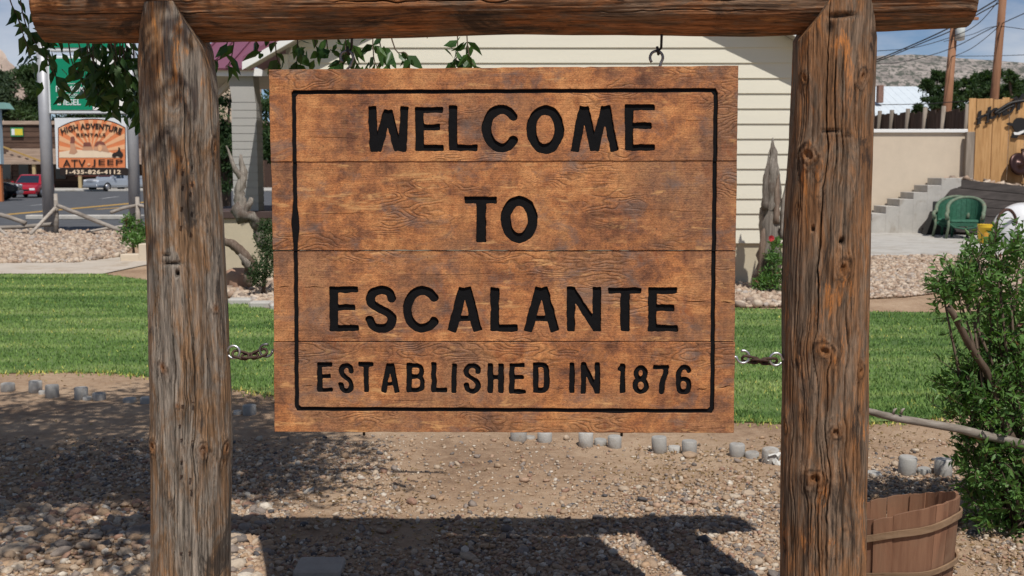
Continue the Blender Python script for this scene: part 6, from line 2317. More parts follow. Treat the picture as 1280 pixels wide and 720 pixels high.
YL = YC - 0.03
t = thing('howdy_sign', P(1250, 140, YL), 'black cut metal HOWDY lettering with a lasso on the cedar boards', 'sign')
for ch, (x0, x1, yb0, hgt) in zip('HOWDY', [(1221, 1237, 156.5, 17), (1235, 1247, 151.5, 14), (1245, 1257, 149, 13), (1255, 1268, 145, 15), (1264, 1281, 141.5, 19)]):
    def fn(a_, b_, x0=x0, x1=x1, yb0=yb0, hgt=hgt):
        return x0 + a_ * (x1 - x0) + b_ * 1.5, yb0 - b_ * hgt - a_ * (x1 - x0) * 0.42
    place_text('letter', ch, None, YL, M_IRON, t, 0.035, fn, 0.03)
for (a_, b_) in ((1222, 148), (1222.5, 155), (1232, 143.5), (1233, 153)):
    k = MB()
    p, q = P(a_ - 1.8, b_ + 0.9, YL - 0.02), P(a_ + 3.6, b_ - 1.4, YL - 0.02)
    k.tube([p, q], [0.022, 0.022], 6)
    k.build('serif', M_IRON, t)
k = MB()
k.tube(smooth3([P(1243, 142, YL - 0.02), P(1252, 135.5, YL - 0.02), P(1262, 129.5, YL - 0.02), P(1272, 127, YL - 0.02), P(1281, 126, YL - 0.02)], 4), 0.045, 6)
k.tube(smooth3([P(1243, 142, YL - 0.02), P(1250, 141, YL - 0.02), P(1258, 136, YL - 0.02), P(1268, 131.5, YL - 0.02)], 4), 0.03, 6)
k.build('lasso', M_IRON, t)
t = thing('metal_cowboy', P(1277, 170, YL), 'black metal cowboy head with hat and neckerchief on the cedar boards', 'ornament')
k = MB()
oh = [(1258, 154.5), (1262, 153), (1266, 154), (1268, 150), (1271, 147.5), (1276, 147), (1281, 148), (1287, 148), (1291, 151), (1293, 155), (1300, 153), (1304, 155), (1297, 158), (1290, 160), (1289, 166), (1284, 169), (1276, 168), (1270, 165), (1267, 161), (1266, 157.5), (1261, 157)]
k.prism([P(a_, b_, YL - 0.03) for a_, b_ in oh], (0, 0.03, 0))
k.build('head', M_IRON, t)
k = MB()
k.prism([P(a_, b_, YL - 0.045) for a_, b_ in ((1267, 165), (1272, 165.5), (1280, 162.5), (1281, 165), (1274, 168.5), (1268, 168.5))], (0, 0.012, 0))
k.build('neckerchief_band', M_TRIM, t)
k = MB()
k.prism([P(a_, b_, YL - 0.035) for a_, b_ in ((1265, 166.5), (1271, 169.5), (1274, 168.8), (1271, 173), (1264.5, 172))], (0, 0.025, 0))
k.build('neckerchief', M_IRON, t)
M_POT = simple('brown_iron', (0.05, 0.022, 0.018), 0.35, 0.3, 6, 0.1, metal=0.6, spec=0.6)
t = thing('metal_disc', P(1274, 222, YC - 0.25), 'round dark brown iron wheel leaning on the cedar boards', 'ornament')
c = P(1274, 205, YC - 0.22)
M = Matrix.Translation(c) @ Matrix.Rotation(math.radians(78), 4, 'X') @ Matrix.Rotation(0.3, 4, 'Y')
k = MB()
k.lathe([(0.24, -0.07), (0.30, -0.05), (0.31, 0.0), (0.29, 0.04), (0.20, 0.02), (0.10, 0.03), (0.07, 0.08), (0.03, 0.09)], (0, 0, 0), 28, M=M)
k.build('disc', M_POT, t)
k = MB()
k.tube([P(1278, 186, YC - 0.1), P(1279, 200, YC - 0.14), P(1283, 222, YC - 0.2)], [0.045, 0.055, 0.06], 8)
k.build('upright', M_POT, t)


# wicker chairs --------------------------------------------------------------------------
def wicker_chair():
    """Chair at its own origin, facing -Y; 0.78 wide, 0.96 high."""
    t = thing('wicker_chair', (0, 0, 0), 'x', 'chair', 'green wicker armchairs on the patio')
    k = MB()
    k.bbox((-0.30, -0.30, 0.36), (0.30, 0.26, 0.44), 0.03)
    k.build('seat', M_WICKER, t, world=False)
    # curved back shell
    k = MB()
    n, m = 22, 8
    vs = []
    for layer in (0.0, 0.028):
        for j in range(m + 1):
            for i in range(n + 1):
                a_ = math.radians(-102 + 204 * i / n)
                top = 0.56 + 0.40 * max(0, math.cos(a_ * 0.86)) ** 0.75
                z = 0.40 + (top - 0.40) * j / m
                fl = 1 + 0.14 * (z - 0.4)
                rx, ry = (0.355 - layer) * fl, (0.33 - layer) * fl
                vs.append((rx * math.sin(a_), 0.0 + ry * math.cos(a_) + 0.06 * (z - 0.4), z))
    fs = []
    w_ = n + 1
    o_ = w_ * (m + 1)
    for j in range(m):
        for i in range(n):
            b = j * w_ + i
            fs.append((b, b + 1, b + w_ + 1, b + w_))
            fs.append((o_ + b, o_ + b + w_, o_ + b + w_ + 1, o_ + b + 1))
    k.add(vs, fs, 0, True)
    back = k.build('backrest', M_WICKER, t, world=False)
    k = MB()
    for i in range(1, n, 2):
        a_ = math.radians(-102 + 204 * i / n)
        for j in (2, 4, 6):
            pass
        p0 = vs[o_ + i]
        p1 = vs[o_ + m * w_ + i]
        k.tube([Vector(p0), Vector(p1)], 0.008, 4, cap=False)
    k.build('weave', M_WICKER, back, world=False)
    # rolled rim from arm to arm
    k = MB()
    pts = []
    for i in range(n + 1):
        a_ = math.radians(-102 + 204 * i / n)
        top = 0.56 + 0.40 * max(0, math.cos(a_ * 0.86)) ** 0.75
        fl = 1 + 0.14 * (top - 0.4)
        pts.append(Vector((0.355 * fl * math.sin(a_), 0.33 * fl * math.cos(a_) + 0.06 * (top - 0.4), top)))
    l = [pts[0] + Vector((-0.01, -0.26, -0.02)), pts[0] + Vector((0, -0.16, 0.01))]
    r = [pts[-1] + Vector((0, -0.16, 0.01)), pts[-1] + Vector((0.01, -0.26, -0.02))]
    k.tube([l[0] + Vector((0.02, -0.04, -0.12)), *l, *pts, *r, r[-1] + Vector((-0.02, -0.04, -0.12))], 0.042, 8)
    k.build('rim', M_WICKERT, t, world=False)
    for sx in (-1, 1):
        k = MB()
        k.bbox((sx * 0.36 - 0.025, -0.33, 0.40), (sx * 0.36 + 0.025, 0.02, 0.54), 0.01)
        k.build('arm_panel', M_WICKER, t, world=False)
        k = MB()
        k.tube([Vector((sx * 0.34, -0.33, 0.52)), Vector((sx * 0.32, -0.31, 0.3)), Vector((sx * 0.36, -0.35, 0.0))], [0.035, 0.03, 0.03], 8)
        k.build('leg', M_WICKERT, t, world=False)
        k = MB()
        k.tube([Vector((sx * 0.26, 0.26, 0.42)), Vector((sx * 0.28, 0.30, 0.0))], [0.03, 0.028], 8)
        k.build('leg', M_WICKER, t, world=False)
    k = MB()
    k.tube([Vector((-0.32, -0.31, 0.36)), Vector((-0.2, -0.32, 0.27)), Vector((0, -0.32, 0.235)), Vector((0.2, -0.32, 0.27)), Vector((0.32, -0.31, 0.36))], 0.022, 6)
    k.bbox((-0.30, -0.325, 0.29), (0.30, -0.30, 0.37), 0.006)
    k.build('apron', M_WICKER, t, world=False)
    return t


def copy_tree(o, parent=None):
    c = o.copy()
    COL.objects.link(c)
    if parent is not None:
        c.parent = parent
    for ch in list(o.children):
        copy_tree(ch, c)
    return c


ch1 = wicker_chair()
g = P(1206, 295, 27.6)
ch1.location = (g.x, g.y, 0.012)
ch1.rotation_euler = (0, 0, math.radians(-24))
ch1.scale = (1.12, 1.12, 1.02)
ch1['label'] = 'front green wicker armchair with a worn rim, nearest the yellow bucket'
ch2 = copy_tree(ch1)
g = P(1191, 290, 28.45)
ch2.location = (g.x, g.y, 0.012)
ch2.rotation_euler = (0, 0, math.radians(-30))
ch2['label'] = 'rear green wicker armchair half hidden behind the front one'
t = thing('storage_box', P(1164, 289, 29.2), 'dark box with a slanted side in the corner behind the green chairs', 'box')
k = MB()
p = P(1158, 288, 29.1)
q = P(1176, 288, 29.1)
k.prism([(p.x, 29.1, 0.012), (q.x, 29.1, 0.012), (q.x, 29.1, 0.62), (p.x + 0.2, 29.1, 0.60)], (0, 0.35, 0))
k.build('body', M_IRON, t)
k = MB()
k.bbox((P(1171, 250, 29.1).x, 29.05, 0.60), (P(1182, 250, 29.1).x, 29.4, 0.86), 0.02)
k.build('lid', simple('dark_teal', (0.012, 0.022, 0.03), 0.5, 0.2, 5, 0), t)

# bucket, hoop, tank ------------------------------------------------------------------
g = G(1230.5, 304.5)
t = thing('bucket', (g.x, g.y, 0.012), 'yellow plastic bucket standing beside the green wicker chairs', 'bucket')
r = 9.2 * g.y / F
k = MB()
k.lathe([(r * 0.86, 0), (r * 0.97, 0.34), (r * 1.03, 0.345), (r * 1.03, 0.365), (r, 0.42), (r * 1.02, 0.425), (r * 0.93, 0.425), (r * 0.84, 0.05)], (0, 0, 0), 24)
k.build('body', M_BUCKET, t, world=False)
k = MB()
k.add([(r * 0.93 * math.sin(a_) , -r * 0.935 * math.cos(a_), z) for z in (0.12, 0.25) for a_ in np.linspace(-0.5, 0.9, 8)], [(i, i + 1, i + 9, i + 8) for i in range(7)])
lab = k.build('label', simple('orange_print', (0.55, 0.28, 0.04), 0.5, 0.3, 30, 0), t, world=False)
for v in lab.data.vertices:
    v.co.x *= 1.012 + 0.05 * (v.co.z - 0.1)
    v.co.y *= 1.012 + 0.05 * (v.co.z - 0.1)
k = MB()
k.tube(arc((0, 0, 0.38), r * 1.05, 180, 360, 14), 0.006, 5)
k.build('handle', M_STEEL, t, world=False)
t = thing('propane_tank', P(1284, 310, 25.2), 'round white end of a propane tank beside the yellow bucket', 'tank')
c = P(1286, 291, 25.0)
R0 = 35 * 25 / F
prof = [(0.02, -0.36)] + [(R0 * math.sin(a_), -0.36 * math.cos(a_)) for a_ in np.linspace(0.15, math.pi / 2, 9)] + [(R0, 1.6)] + [(R0 * math.cos(a_), 1.6 + 0.36 * math.sin(a_)) for a_ in np.linspace(0.2, 1.5, 7)]
M = Matrix.Translation(c + Vector((0, 0.4, 0))) @ Matrix.Rotation(math.radians(-25), 4, 'Z') @ Matrix.Rotation(math.radians(-90), 4, 'X')
k = MB()
k.lathe(prof, (0, 0, 0), 40, M=M)
k.build('shell', M_TANK, t)
for yy in (0.5, 1.6):
    k = MB()
    k.bbox((c.x - 0.3 + yy * 0.24, c.y + yy, 0), (c.x + 0.3 + yy * 0.24, c.y + yy + 0.12, c.z - R0 * 0.55), 0.01)
    k.build('foot', M_CONC, t)
t = thing('iron_hoop', P(1250, 310, 25.4), 'rusty iron hoop leaning against the white tank', 'hoop')
k = MB()
pts = []
c = P(1258, 287, 25.0)
for a_ in np.linspace(0, 2 * math.pi, 36, endpoint=False):
    pts.append(c + Vector((0.30 * math.cos(a_), 0.16 * math.cos(a_), 0.44 * math.sin(a_))))
k.tube(pts, 0.035, 6, closed=True, cap=False)
k.build('ring', simple('brown_rust', (0.07, 0.035, 0.025), 0.8, 0.35, 10, 0.2), t)

# far buildings and trees on the right -------------------------------------------------------
YB = 62.0
M_WROOF = simple('pale_metal_roof', (0.62, 0.68, 0.72), 0.45, 0.05, 1.5, 0.02, spec=0.5)
t = thing('white_roofed_building', P(1150, 150, YB), 'low building with a pale metal roof and brick chimney beyond the dark fence', 'building')
a0, a1 = P(1089, 108, YB + 6), P(1226, 108, YB + 6)
e0, e1 = P(1098, 150, YB), P(1236, 150, YB)
k = MB()
k.box((e0.x + 0.3, YB + 0.5, 0), (e1.x - 0.3, YB + 11, e0.z - 0.1))
k.build('wall', M_STUCCO, t)
k = MB()
k.prism([(e0.x, YB, e0.z), (e0.x, YB + 6, a0.z), (e0.x, YB + 12, e0.z), (e0.x, YB + 12, e0.z - 0.12), (e0.x, YB + 6, a0.z - 0.12), (e0.x, YB, e0.z - 0.12)], (e1.x - e0.x, 0, 0))
rf = k.build('roof', M_WROOF, t)
k = MB()
for i in range(14):
    x = e0.x + 0.2 + i * 0.45
    k.prism([(x, YB, e0.z), (x, YB, e0.z + 0.012), (x, YB + 6, a0.z + 0.012), (x, YB + 6, a0.z)], (0.03, 0, 0))
k.build('roof_rib', M_WROOF, rf)
k = MB()
p = P(1100, 108, YB + 2.4)
k.bbox((p.x - 0.14, YB + 2.2, P(0, 128, YB + 2).z), (p.x + 0.16, YB + 2.6, P(0, 106, YB + 2).z), 0.02)
k.build('chimney', simple('chimney_brick', (0.22, 0.13, 0.10), 0.9, 0.25, 8, 0.2), rf)
k = MB()
k.prism([(e0.x - 0.35, YB - 0.05, e0.z - 1.8), (e0.x + 0.1, YB - 0.05, e0.z - 1.8), (e0.x - 0.3, YB - 0.05, P(0, 128, YB).z)], (0, 0.1, 0))
k.build('gable_trim', M_DECK, t)


def far_tree(name, label, px, base_y, Y, cl, n, size, mat, group='dark trees beyond the yard fence'):
    b = P(px, base_y, Y)
    cs = []
    for (a_, c_, r_) in cl:
        cs.append((np.array(P(a_, c_, Y + RNG.normal(0, 0.4))), (r_ * Y / F * 1.15, r_ * Y / F, r_ * Y / F * 0.8)))
    sub = []
    for c, r in cs:
        for _ in range(7):
            v = RNG.normal(size=3)
            v /= np.linalg.norm(v)
            sub.append((c + v * np.array(r) * RNG.random() ** 0.5, np.array(r) * RNG.uniform(0.28, 0.5)))
    tr = [([Vector((b.x, Y, 0)), Vector((b.x + 0.05, Y, b.z * 0.6)), Vector(cs[0][0])], [0.22, 0.17, 0.05])]
    for c, r in cs[1:]:
        tr.append(([Vector((b.x + 0.05, Y, b.z * 0.8)), (Vector((b.x, Y, b.z)) + Vector(c)) / 2 + Vector((0, 0, 0.1)), Vector(c)], [0.1, 0.06, 0.02]))
    return leafy(name, Vector((b.x, Y, 0)), label, 'tree', sub, n, size, mat, group, 0.6, tr, 'crown')


far_tree('conifer_tree', 'dark green tree with layered boughs in front of the pale roof', 1168, 140, 52, [(1172, 128, 15), (1150, 138, 12), (1166, 112, 14), (1182, 118, 13), (1158, 103, 7), (1180, 100, 10), (1172, 96, 7), (1146, 140, 8), (1196, 132, 14), (1190, 108, 8)], 9000, 0.20, M_TREEFAR)
far_tree('broad_tree', 'wide dark green tree between the two utility poles', 1235, 130, 55, [(1226, 96, 11), (1212, 102, 10), (1242, 98, 12), (1236, 112, 16), (1216, 114, 12), (1205, 122, 13), (1225, 122, 15), (1248, 114, 12), (1206, 104, 6)], 8000, 0.22, M_TREEFAR)
far_tree('broad_tree', 'dark tree right of the second utility pole, half behind the cedar screen', 1270, 130, 54, [(1262, 98, 8), (1268, 108, 13), (1282, 114, 13), (1256, 114, 11), (1275, 122, 14), (1300, 112, 16), (1262, 122, 12)], 6500, 0.22, M_TREEFAR)

# utility poles and wires -------------------------------------------------------------------
M_POLE = board_mat('utility_pole_wood', (0.16, 0.075, 0.04), (0.27, 0.135, 0.075), (0.36, 0.2, 0.12), 'Z', 8)


def pole(px_top, px_bot, y_bot, Y, label, ztop, r):
    b = P(px_bot, y_bot, Y)
    a_ = P(px_top, 40, Y)
    dx = (a_.x - b.x) / (a_.z - b.z)
    t = thing('utility_pole', (b.x - dx * b.z, Y, 0), label, 'pole', 'wooden utility poles behind the fence')
    k = MB()
    k.tube([Vector((b.x - dx * b.z, Y, 0)), b, Vector((a_.x + dx * (ztop - a_.z), Y, ztop))], [r * 1.15, r * 1.05, r * 0.85], 12)
    k.build('shaft', M_POLE, t)
    return t, (lambda z: Vector((b.x + dx * (z - b.z), Y, z)))


p1, f1 = pole(1192, 1184, 135, 48, 'leaning utility pole with a grey transformer near its top', P(0, 14, 48).z, 0.17)
k = MB()
c = P(1200, 40, 47.8)
k.lathe([(0.05, -0.36), (0.19, -0.33), (0.2, 0.26), (0.12, 0.31), (0.05, 0.4)], (c.x, c.y, c.z), 16)
k.build('transformer', simple('transformer_grey', (0.55, 0.60, 0.60), 0.5, 0.06, 3, 0), p1)
k = MB()
k.tube([P(1192, 40, 48), P(1200, 41, 47.8)], 0.04, 6)
k.build('bracket', M_GALV, p1)
k = MB()
c1 = f1(P(0, 24, 48).z)
k.bbox((c1.x - 0.9, 47.75, c1.z - 0.06), (c1.x + 0.9, 47.87, c1.z + 0.06), 0.01)
k.build('crossarm', M_POLE, p1)
p2, f2 = pole(1250, 1243, 122, 42, 'straight bare utility pole rising out of frame above the cedar screen', P(0, -60, 42).z, 0.145)
k = MB()
c2 = f2(P(0, -44, 42).z)
k.bbox((c2.x - 0.9, 41.78, c2.z - 0.06), (c2.x + 0.9, 41.9, c2.z + 0.06), 0.01)
k.build('crossarm', M_POLE, p2)


def wire(pts, r, label):
    k = MB()
    k.tube(smooth3([P(a_, b_, Y) for a_, b_, Y in pts], 8), r, 5, cap=False)
    return tag(k.build('power_line', M_IRON), label, 'wire', 'power lines')


wire([(1000, 108, 60), (1092, 76, 55), (1150, 52, 51), (1192, 32, 48), (1222, 14, 45), (1252, -4, 42)], 0.030, 'thick dark wire rising from behind the right post to the transformer pole')
wire([(1000, 112, 60), (1092, 78.5, 55), (1152, 54, 51), (1192, 37, 48), (1222, 18, 45), (1250, 3, 42)], 0.024, 'second dark wire just under the thick one, left of the transformer pole')
wire([(1000, 70, 60), (1092, 64, 57), (1140, 60, 54), (1190, 46, 48), (1222, 30, 45), (1249, 0, 42)], 0.016, 'thin wire sagging left from the transformer level')
wire([(1000, 80, 60), (1092, 79.5, 57), (1130, 77, 54), (1185, 62, 48), (1240, 35, 43), (1300, 8, 38)], 0.017, 'long thin wire passing both poles and rising to the right')
wire([(1188, 72, 48), (1215, 60, 45), (1245, 36, 42), (1249, 26, 42)], 0.014, 'thin service wire between the two utility poles')
wire([(1188, 70, 48), (1235, 70, 45), (1330, 67, 40)], 0.012, 'level thin wire right of the leaning pole')
wire([(1180, 52, 48), (1215, 43, 45), (1249, 33, 42), (1330, 46, 38)], 0.012, 'faint wire looping past the straight pole to the right edge')
wire([(1090, 131, 50), (1150, 130, 46), (1215, 126, 42), (1330, 120, 38)], 0.016, 'pale wire running low above the dark fence')

# ------------------------------------------------------------------ the street on the left
YSG = 30.0
t = thing('fuel_price_sign', (P(112, 290, YSG).x, YSG, 0), 'tall two post green and white fuel price sign by the road', 'sign')
M_GREEN = simple('green_panel', (0.0, 0.22, 0.115), 0.45, 0.05, 2, 0)
M_PANEL = simple('white_panel', (0.66, 0.70, 0.72), 0.45, 0.03, 2, 0)
for a_ in (58.5, 166.5):
    p = P(a_, 200, YSG)
    k = MB()
    k.tube([Vector((p.x, YSG, -0.1)), Vector((p.x, YSG, 5.6))], 0.152, 16)
    k.build('pole', M_GALV, t)


def panel(name, x0, y0, x1, y1, Y, mat, parent, d=0.05, b=0.008):
    p, q = P(x0, y1, Y), P(x1, y0, Y)
    k = MB()
    k.bbox((p.x, Y, p.z), (q.x, Y + d, q.z), b)
    return k.build(name, mat, parent)


cab = panel('cabinet', 61, 70, 158, 142, YSG - 0.16, M_PANEL, t, 0.30, 0.02)
panel('green_face', 63.5, 73, 114, 137.5, YSG - 0.18, M_GREEN, cab, 0.015, 0.002)
panel('price_face', 115.5, 73, 155, 137.5, YSG - 0.18, M_TRIM, cab, 0.015, 0.002)
place_text('lettering', 'DIESEL', (72, 124, 101, 131.5), YSG - 0.182, M_PANEL, cab, 0.015)
place_text('lettering', 'PREMIUM', (70, 107.5, 105, 115), YSG - 0.182, M_PANEL, cab, 0.015)
place_text('lettering', 'UNLEADED', (75, 117, 98, 119.8), YSG - 0.182, M_PANEL, cab, 0.01)
panel('rule', 71, 121.2, 108, 121.8, YSG - 0.184, M_PANEL, cab, 0.004, 0.0005)
panel('rule', 71, 104.2, 108, 104.8, YSG - 0.184, M_PANEL, cab, 0.004, 0.0005)
cab2 = panel('header_cabinet', 61, 10, 158, 64, YSG - 0.16, M_PANEL, t, 0.30, 0.02)
panel('green_face', 63.5, 13, 155, 59.5, YSG - 0.18, M_GREEN, cab2, 0.015, 0.002)

# rental sign ---------------------------------------------------------------------------
Y0 = YSG - 0.22
t = thing('rental_sign', (P(113, 215, Y0).x, Y0, P(113, 215, Y0).z), 'orange HIGH ADVENTURE RENTALS board with sun rays hung between the grey poles', 'sign')
M_ORANGE = simple('print_orange', (0.66, 0.215, 0.085), 0.6, 0.08, 4, 0)
M_PEACH = simple('print_peach', (0.74, 0.42, 0.23), 0.6, 0.06, 4, 0)
M_SAND = simple('print_sand', (0.74, 0.60, 0.44), 0.6, 0.08, 2, 0)
M_BUTTE = simple('print_brown', (0.20, 0.07, 0.05), 0.6, 0.3, 4, 0)
M_BUTTE2 = simple('print_light_brown', (0.48, 0.27, 0.17), 0.6, 0.2, 4, 0)
M_PBLACK = simple('print_black', (0.02, 0.014, 0.012), 0.6, 0.2, 4, 0)
board = panel('board', 70.5, 147.5, 157.5, 211, Y0, M_PANEL, t, 0.04, 0.004)
panel('phone_band', 75, 209.8, 159, 219.2, Y0 - 0.004, M_PBLACK, t, 0.04, 0.003)


def flat(name, pts, dy, mat, parent, th=0.003):
    k = MB()
    k.prism([P(a_, b_, Y0 - dy) for a_, b_ in pts], (0, th, 0))
    return k.build(name, mat, parent)


def archy(x):
    u = (x - 115) / 42.5
    return 149.0 + 11.5 * abs(u) ** 2.3


outline_ = [(72.5, 210)] + [(x, archy(x) ) for x in np.linspace(72.5, 157, 30)] + [(157.5, 210)]
flat('border', [(a_ + (0.0), b_ - 0.7) for a_, b_ in outline_], 0.006, M_PBLACK, board)
fld = [(73.4, 209.5)] + [(x, archy(x) + 0.6) for x in np.linspace(73.4, 156.2, 30)] + [(156.6, 209.5)]
flat('field', fld, 0.010, M_ORANGE, board)
cxr, cyr = 114, 190
for i in range(11):
    a0 = math.radians(180 + 3 + i * 16.4)
    a1 = a0 + math.radians(8.2)

    def hit(a_):
        r = 5.0
        while True:
            x, y = cxr + r * math.cos(a_), cyr + r * math.sin(a_)
            if x < 74.2 or x > 155.6 or y < archy(x) + 1.4 or r > 90:
                return (x, y)
            r += 0.5
    if math.sin(a0) > -0.03 or math.sin(a1) > -0.03:
        continue
    am = (a0 + a1) / 2
    flat('sun_ray', [(cxr, cyr), hit(a0), hit(am), hit(a1)], 0.014, M_PEACH, board)
flat('sand', [(74, 197), (74, 190), (84, 188.5), (92, 187), (104, 187.5), (112, 186.5), (124, 187), (134, 189), (145, 193), (150, 197)], 0.018, M_SAND, board)
flat('butte', [(86, 192), (88, 186), (87.5, 178), (88.5, 172), (89.5, 171), (92.5, 171), (93.5, 174), (93, 180), (95, 186), (97, 190), (93, 193)], 0.022, M_BUTTE2, board)
flat('butte_cap', [(87.8, 179), (88.5, 172), (89.5, 170.6), (92.5, 170.6), (93.6, 174), (93.2, 179)], 0.025, M_BUTTE, board)
flat('butte', [(103, 188), (104.5, 179), (105.5, 178.3), (112.5, 178.3), (114, 181), (116.5, 188)], 0.022, M_BUTTE2, board)
flat('butte_cap', [(104, 183), (104.6, 178.8), (105.5, 178), (112.5, 178), (113.5, 180), (114.5, 183)], 0.025, M_BUTTE, board)
flat('arch_rock', [(117, 188), (118.5, 180), (121, 177.2), (126, 176.6), (130, 178.5), (133, 183), (137, 191), (128, 189)], 0.022, M_BUTTE2, board)
flat('arch_cap', [(118, 183), (119, 179.5), (121.5, 176.8), (126, 176.2), (130, 178), (132, 181.5), (128, 181), (124, 180), (121, 183)], 0.025, M_BUTTE, board)
flat('arch_opening', [(123, 188.5), (122.5, 184), (124.5, 181.5), (127, 182.5), (127.5, 186), (126, 189)], 0.028, M_PEACH, board)
flat('rider', [(140, 196), (140, 193.5), (142, 191), (145, 190.5), (147, 189), (148, 186), (147.6, 184.6), (149, 184), (150.2, 185.4), (150, 188), (152.5, 190.5), (154, 193), (153, 195.5), (151.5, 197.5), (149, 196), (146, 195), (143.5, 197)], 0.03, M_PBLACK, board)


def bend(x0, x1, ybase, h, sag, spread=0.0):
    def fn(a_, b_):
        x = x0 + a_ * (x1 - x0)
        u = 2 * a_ - 1
        return x + u * b_ * spread, ybase + sag * abs(u) ** 2 - b_ * (h + 0.6 * abs(u))
    return fn


place_text('lettering', 'HIGH ADVENTURE', None, Y0 - 0.03, M_PBLACK, board, 0.03, bend(77.5, 151, 161, 7.0, 7.4, 2.2), 0.004, 1.02)
place_text('lettering', 'RENTALS', (95.5, 166.5, 132, 170.5), Y0 - 0.03, M_PBLACK, board, 0.03, None, 0.004, 1.15)
place_text('lettering', 'ATV', (78.5, 199.5, 107, 208.6), Y0 - 0.03, M_PBLACK, board, 0.006, None, 0.004, 1.05)
place_text('lettering', 'JEEP', (114.5, 199.3, 153.5, 208.6), Y0 - 0.03, M_PBLACK, board, 0.006, None, 0.004, 1.1)
flat('dot', [(111 + 2 * math.cos(a_), 205.3 + 1.5 * math.sin(a_)) for a_ in np.linspace(0, 6.0, 9)], 0.03, M_PEACH, board)
place_text('lettering', '1-435-826-4112', (82.5, 212.2, 151, 217.6), Y0 - 0.008, M_SAND, t, 0.03, None, 0.004, 1.12)
panel('red_rule', 94, 219.6, 140, 220.4, Y0 - 0.004, simple('dull_red', (0.16, 0.04, 0.03), 0.6, 0.1, 4, 0), t, 0.02, 0.002)

# rail fence ------------------------------------------------------------------------------
YFn = 29.2
t = thing('rail_fence', (P(70, 292, YFn).x, YFn, 0), 'rustic weathered rail fence with crooked rails along the roadside gravel', 'fence')


def rail(pts, r, nm='rail'):
    k = MB()
    k.tube(smooth3([P(a_, b_, Y) for a_, b_, Y in pts], 3), r, 8, jit=0.2)
    k.build(nm, M_RAIL, t)


for a_, top in ((69.5, 242), (171.5, 246), (-70, 246)):
    p, q = P(a_, 294, YFn), P(a_, top, YFn)
    k = MB()
    k.tube([Vector((p.x, YFn, -0.1)), (p + q) / 2 + Vector((0.02, 0, 0)), q], [0.075, 0.065, 0.05], 9, jit=0.25)
    k.build('post', M_RAIL, t)
rail([(72, 257, 29.1), (95, 266, 28.8), (122, 277, 28.5), (150, 288, 28.3)], 0.055)
rail([(69, 260, 29.1), (55, 275, 28.8), (38, 293, 28.3)], 0.045)
rail([(-10, 267, 29.3), (10, 271, 29.2), (32, 279, 29.1)], 0.06)
rail([(-10, 285, 29.0), (20, 284, 29.1), (45, 282, 29.2), (70, 280, 29.25)], 0.055)
rail([(-12, 280, 28.6), (0, 287, 28.4), (12, 297, 28.2)], 0.04)
rail([(171, 257, 29.2), (155, 260, 29.0), (138, 266, 28.8)], 0.045)
rail([(108, 290, 28.9), (130, 286, 29.0), (158, 282, 29.1)], 0.03)
rail([(171, 256, 29.2), (190, 261, 29.0), (215, 268, 28.8)], 0.045)

# shop across the street -------------------------------------------------------------------
YSh = 108.0
M_LOG = board_mat('shop_boards', (0.055, 0.033, 0.024), (0.105, 0.063, 0.045), (0.16, 0.10, 0.07), 'X', 4)
M_SHAKE = board_mat('shake_roof', (0.20, 0.145, 0.11), (0.32, 0.24, 0.185), (0.42, 0.33, 0.26), 'X', 5)
t = thing('wooden_shop', P(90, 238, YSh), 'long brown wooden shop with a shake roofed porch across the street', 'shop')
x0, x1 = P(-60, 200, YSh).x, P(330, 200, YSh).x
ztop = P(0, 156, YSh).z
k = MB()
k.box((x0, YSh, 0), (x1, YSh + 9, ztop))
wl_ = k.build('wall', M_LOG, t)
for i in range(11):
    k = MB()
    z = 0.2 + i * (ztop - 0.3) / 11
    k.bbox((x0, YSh - 0.06, z), (x1, YSh - 0.002, z + (ztop - 0.3) / 11 - 0.05), 0.02)
    k.build('board', M_LOG, wl_)
k = MB()
k.bbox((x0 - 0.2, YSh - 0.25, ztop), (x1 + 0.2, YSh + 9.2, ztop + 0.35), 0.03)
k.build('roof', M_SHAKE, t)
rt, rb = P(0, 186, YSh).z, P(0, 205, YSh - 4.2).z
xr0 = P(18, 200, YSh).x
k = MB()
nrow = 8
for i in range(nrow):
    u0, u1 = i / nrow, (i + 1) / nrow
    ya_, yb_ = YSh - 4.4 * u0, YSh - 4.4 * u1
    za, zb2 = rt + (rb - rt) * u0, rt + (rb - rt) * u1
    k.box((xr0, yb_ - 0.05, zb2 - 0.02), (x1, ya_, za + 0.02))
k.build('porch_roof', M_SHAKE, t)
k = MB()
p, q = P(2, 184, YSh - 2), P(53, 203.5, YSh - 4.6)
k.prism([p, q, q + Vector((0, 0, 0.16)), p + Vector((0, 0, 0.16))], (0, 0.12, 0))
k.build('rake_board', simple('ochre_trim', (0.45, 0.29, 0.10), 0.7, 0.1, 2, 0), t)
for a_ in (43, 100, 168, 210, 260):
    p = P(a_, 236, YSh - 4.3)
    k = MB()
    k.bbox((p.x - 0.14, YSh - 4.3, 0.1), (p.x + 0.14, YSh - 4.05, rb), 0.02)
    k.build('porch_post', simple('pale_post', (0.42, 0.32, 0.17), 0.8, 0.15, 3, 0), t)
for a_ in (8, 30, 76, 128, 150, 196):
    w_ = P(a_, 220, YSh - 0.1)
    k = MB()
    k.bbox((w_.x - 0.55, YSh - 0.14, 0.9), (w_.x + 0.55, YSh - 0.065, 2.5), 0.02)
    wf = k.build('window', M_LOG, t)
    k = MB()
    k.box((w_.x - 0.45, YSh - 0.152, 1.0), (w_.x + 0.45, YSh - 0.141, 2.4))
    k.build('pane', simple('dark_glass', (0.02, 0.024, 0.028), 0.12, 0.1, 2, 0, spec=0.6), wf)
t2 = thing('shop_sign', P(21, 170, YSh - 0.3), 'small yellow and green square sign on the brown shop wall', 'sign')
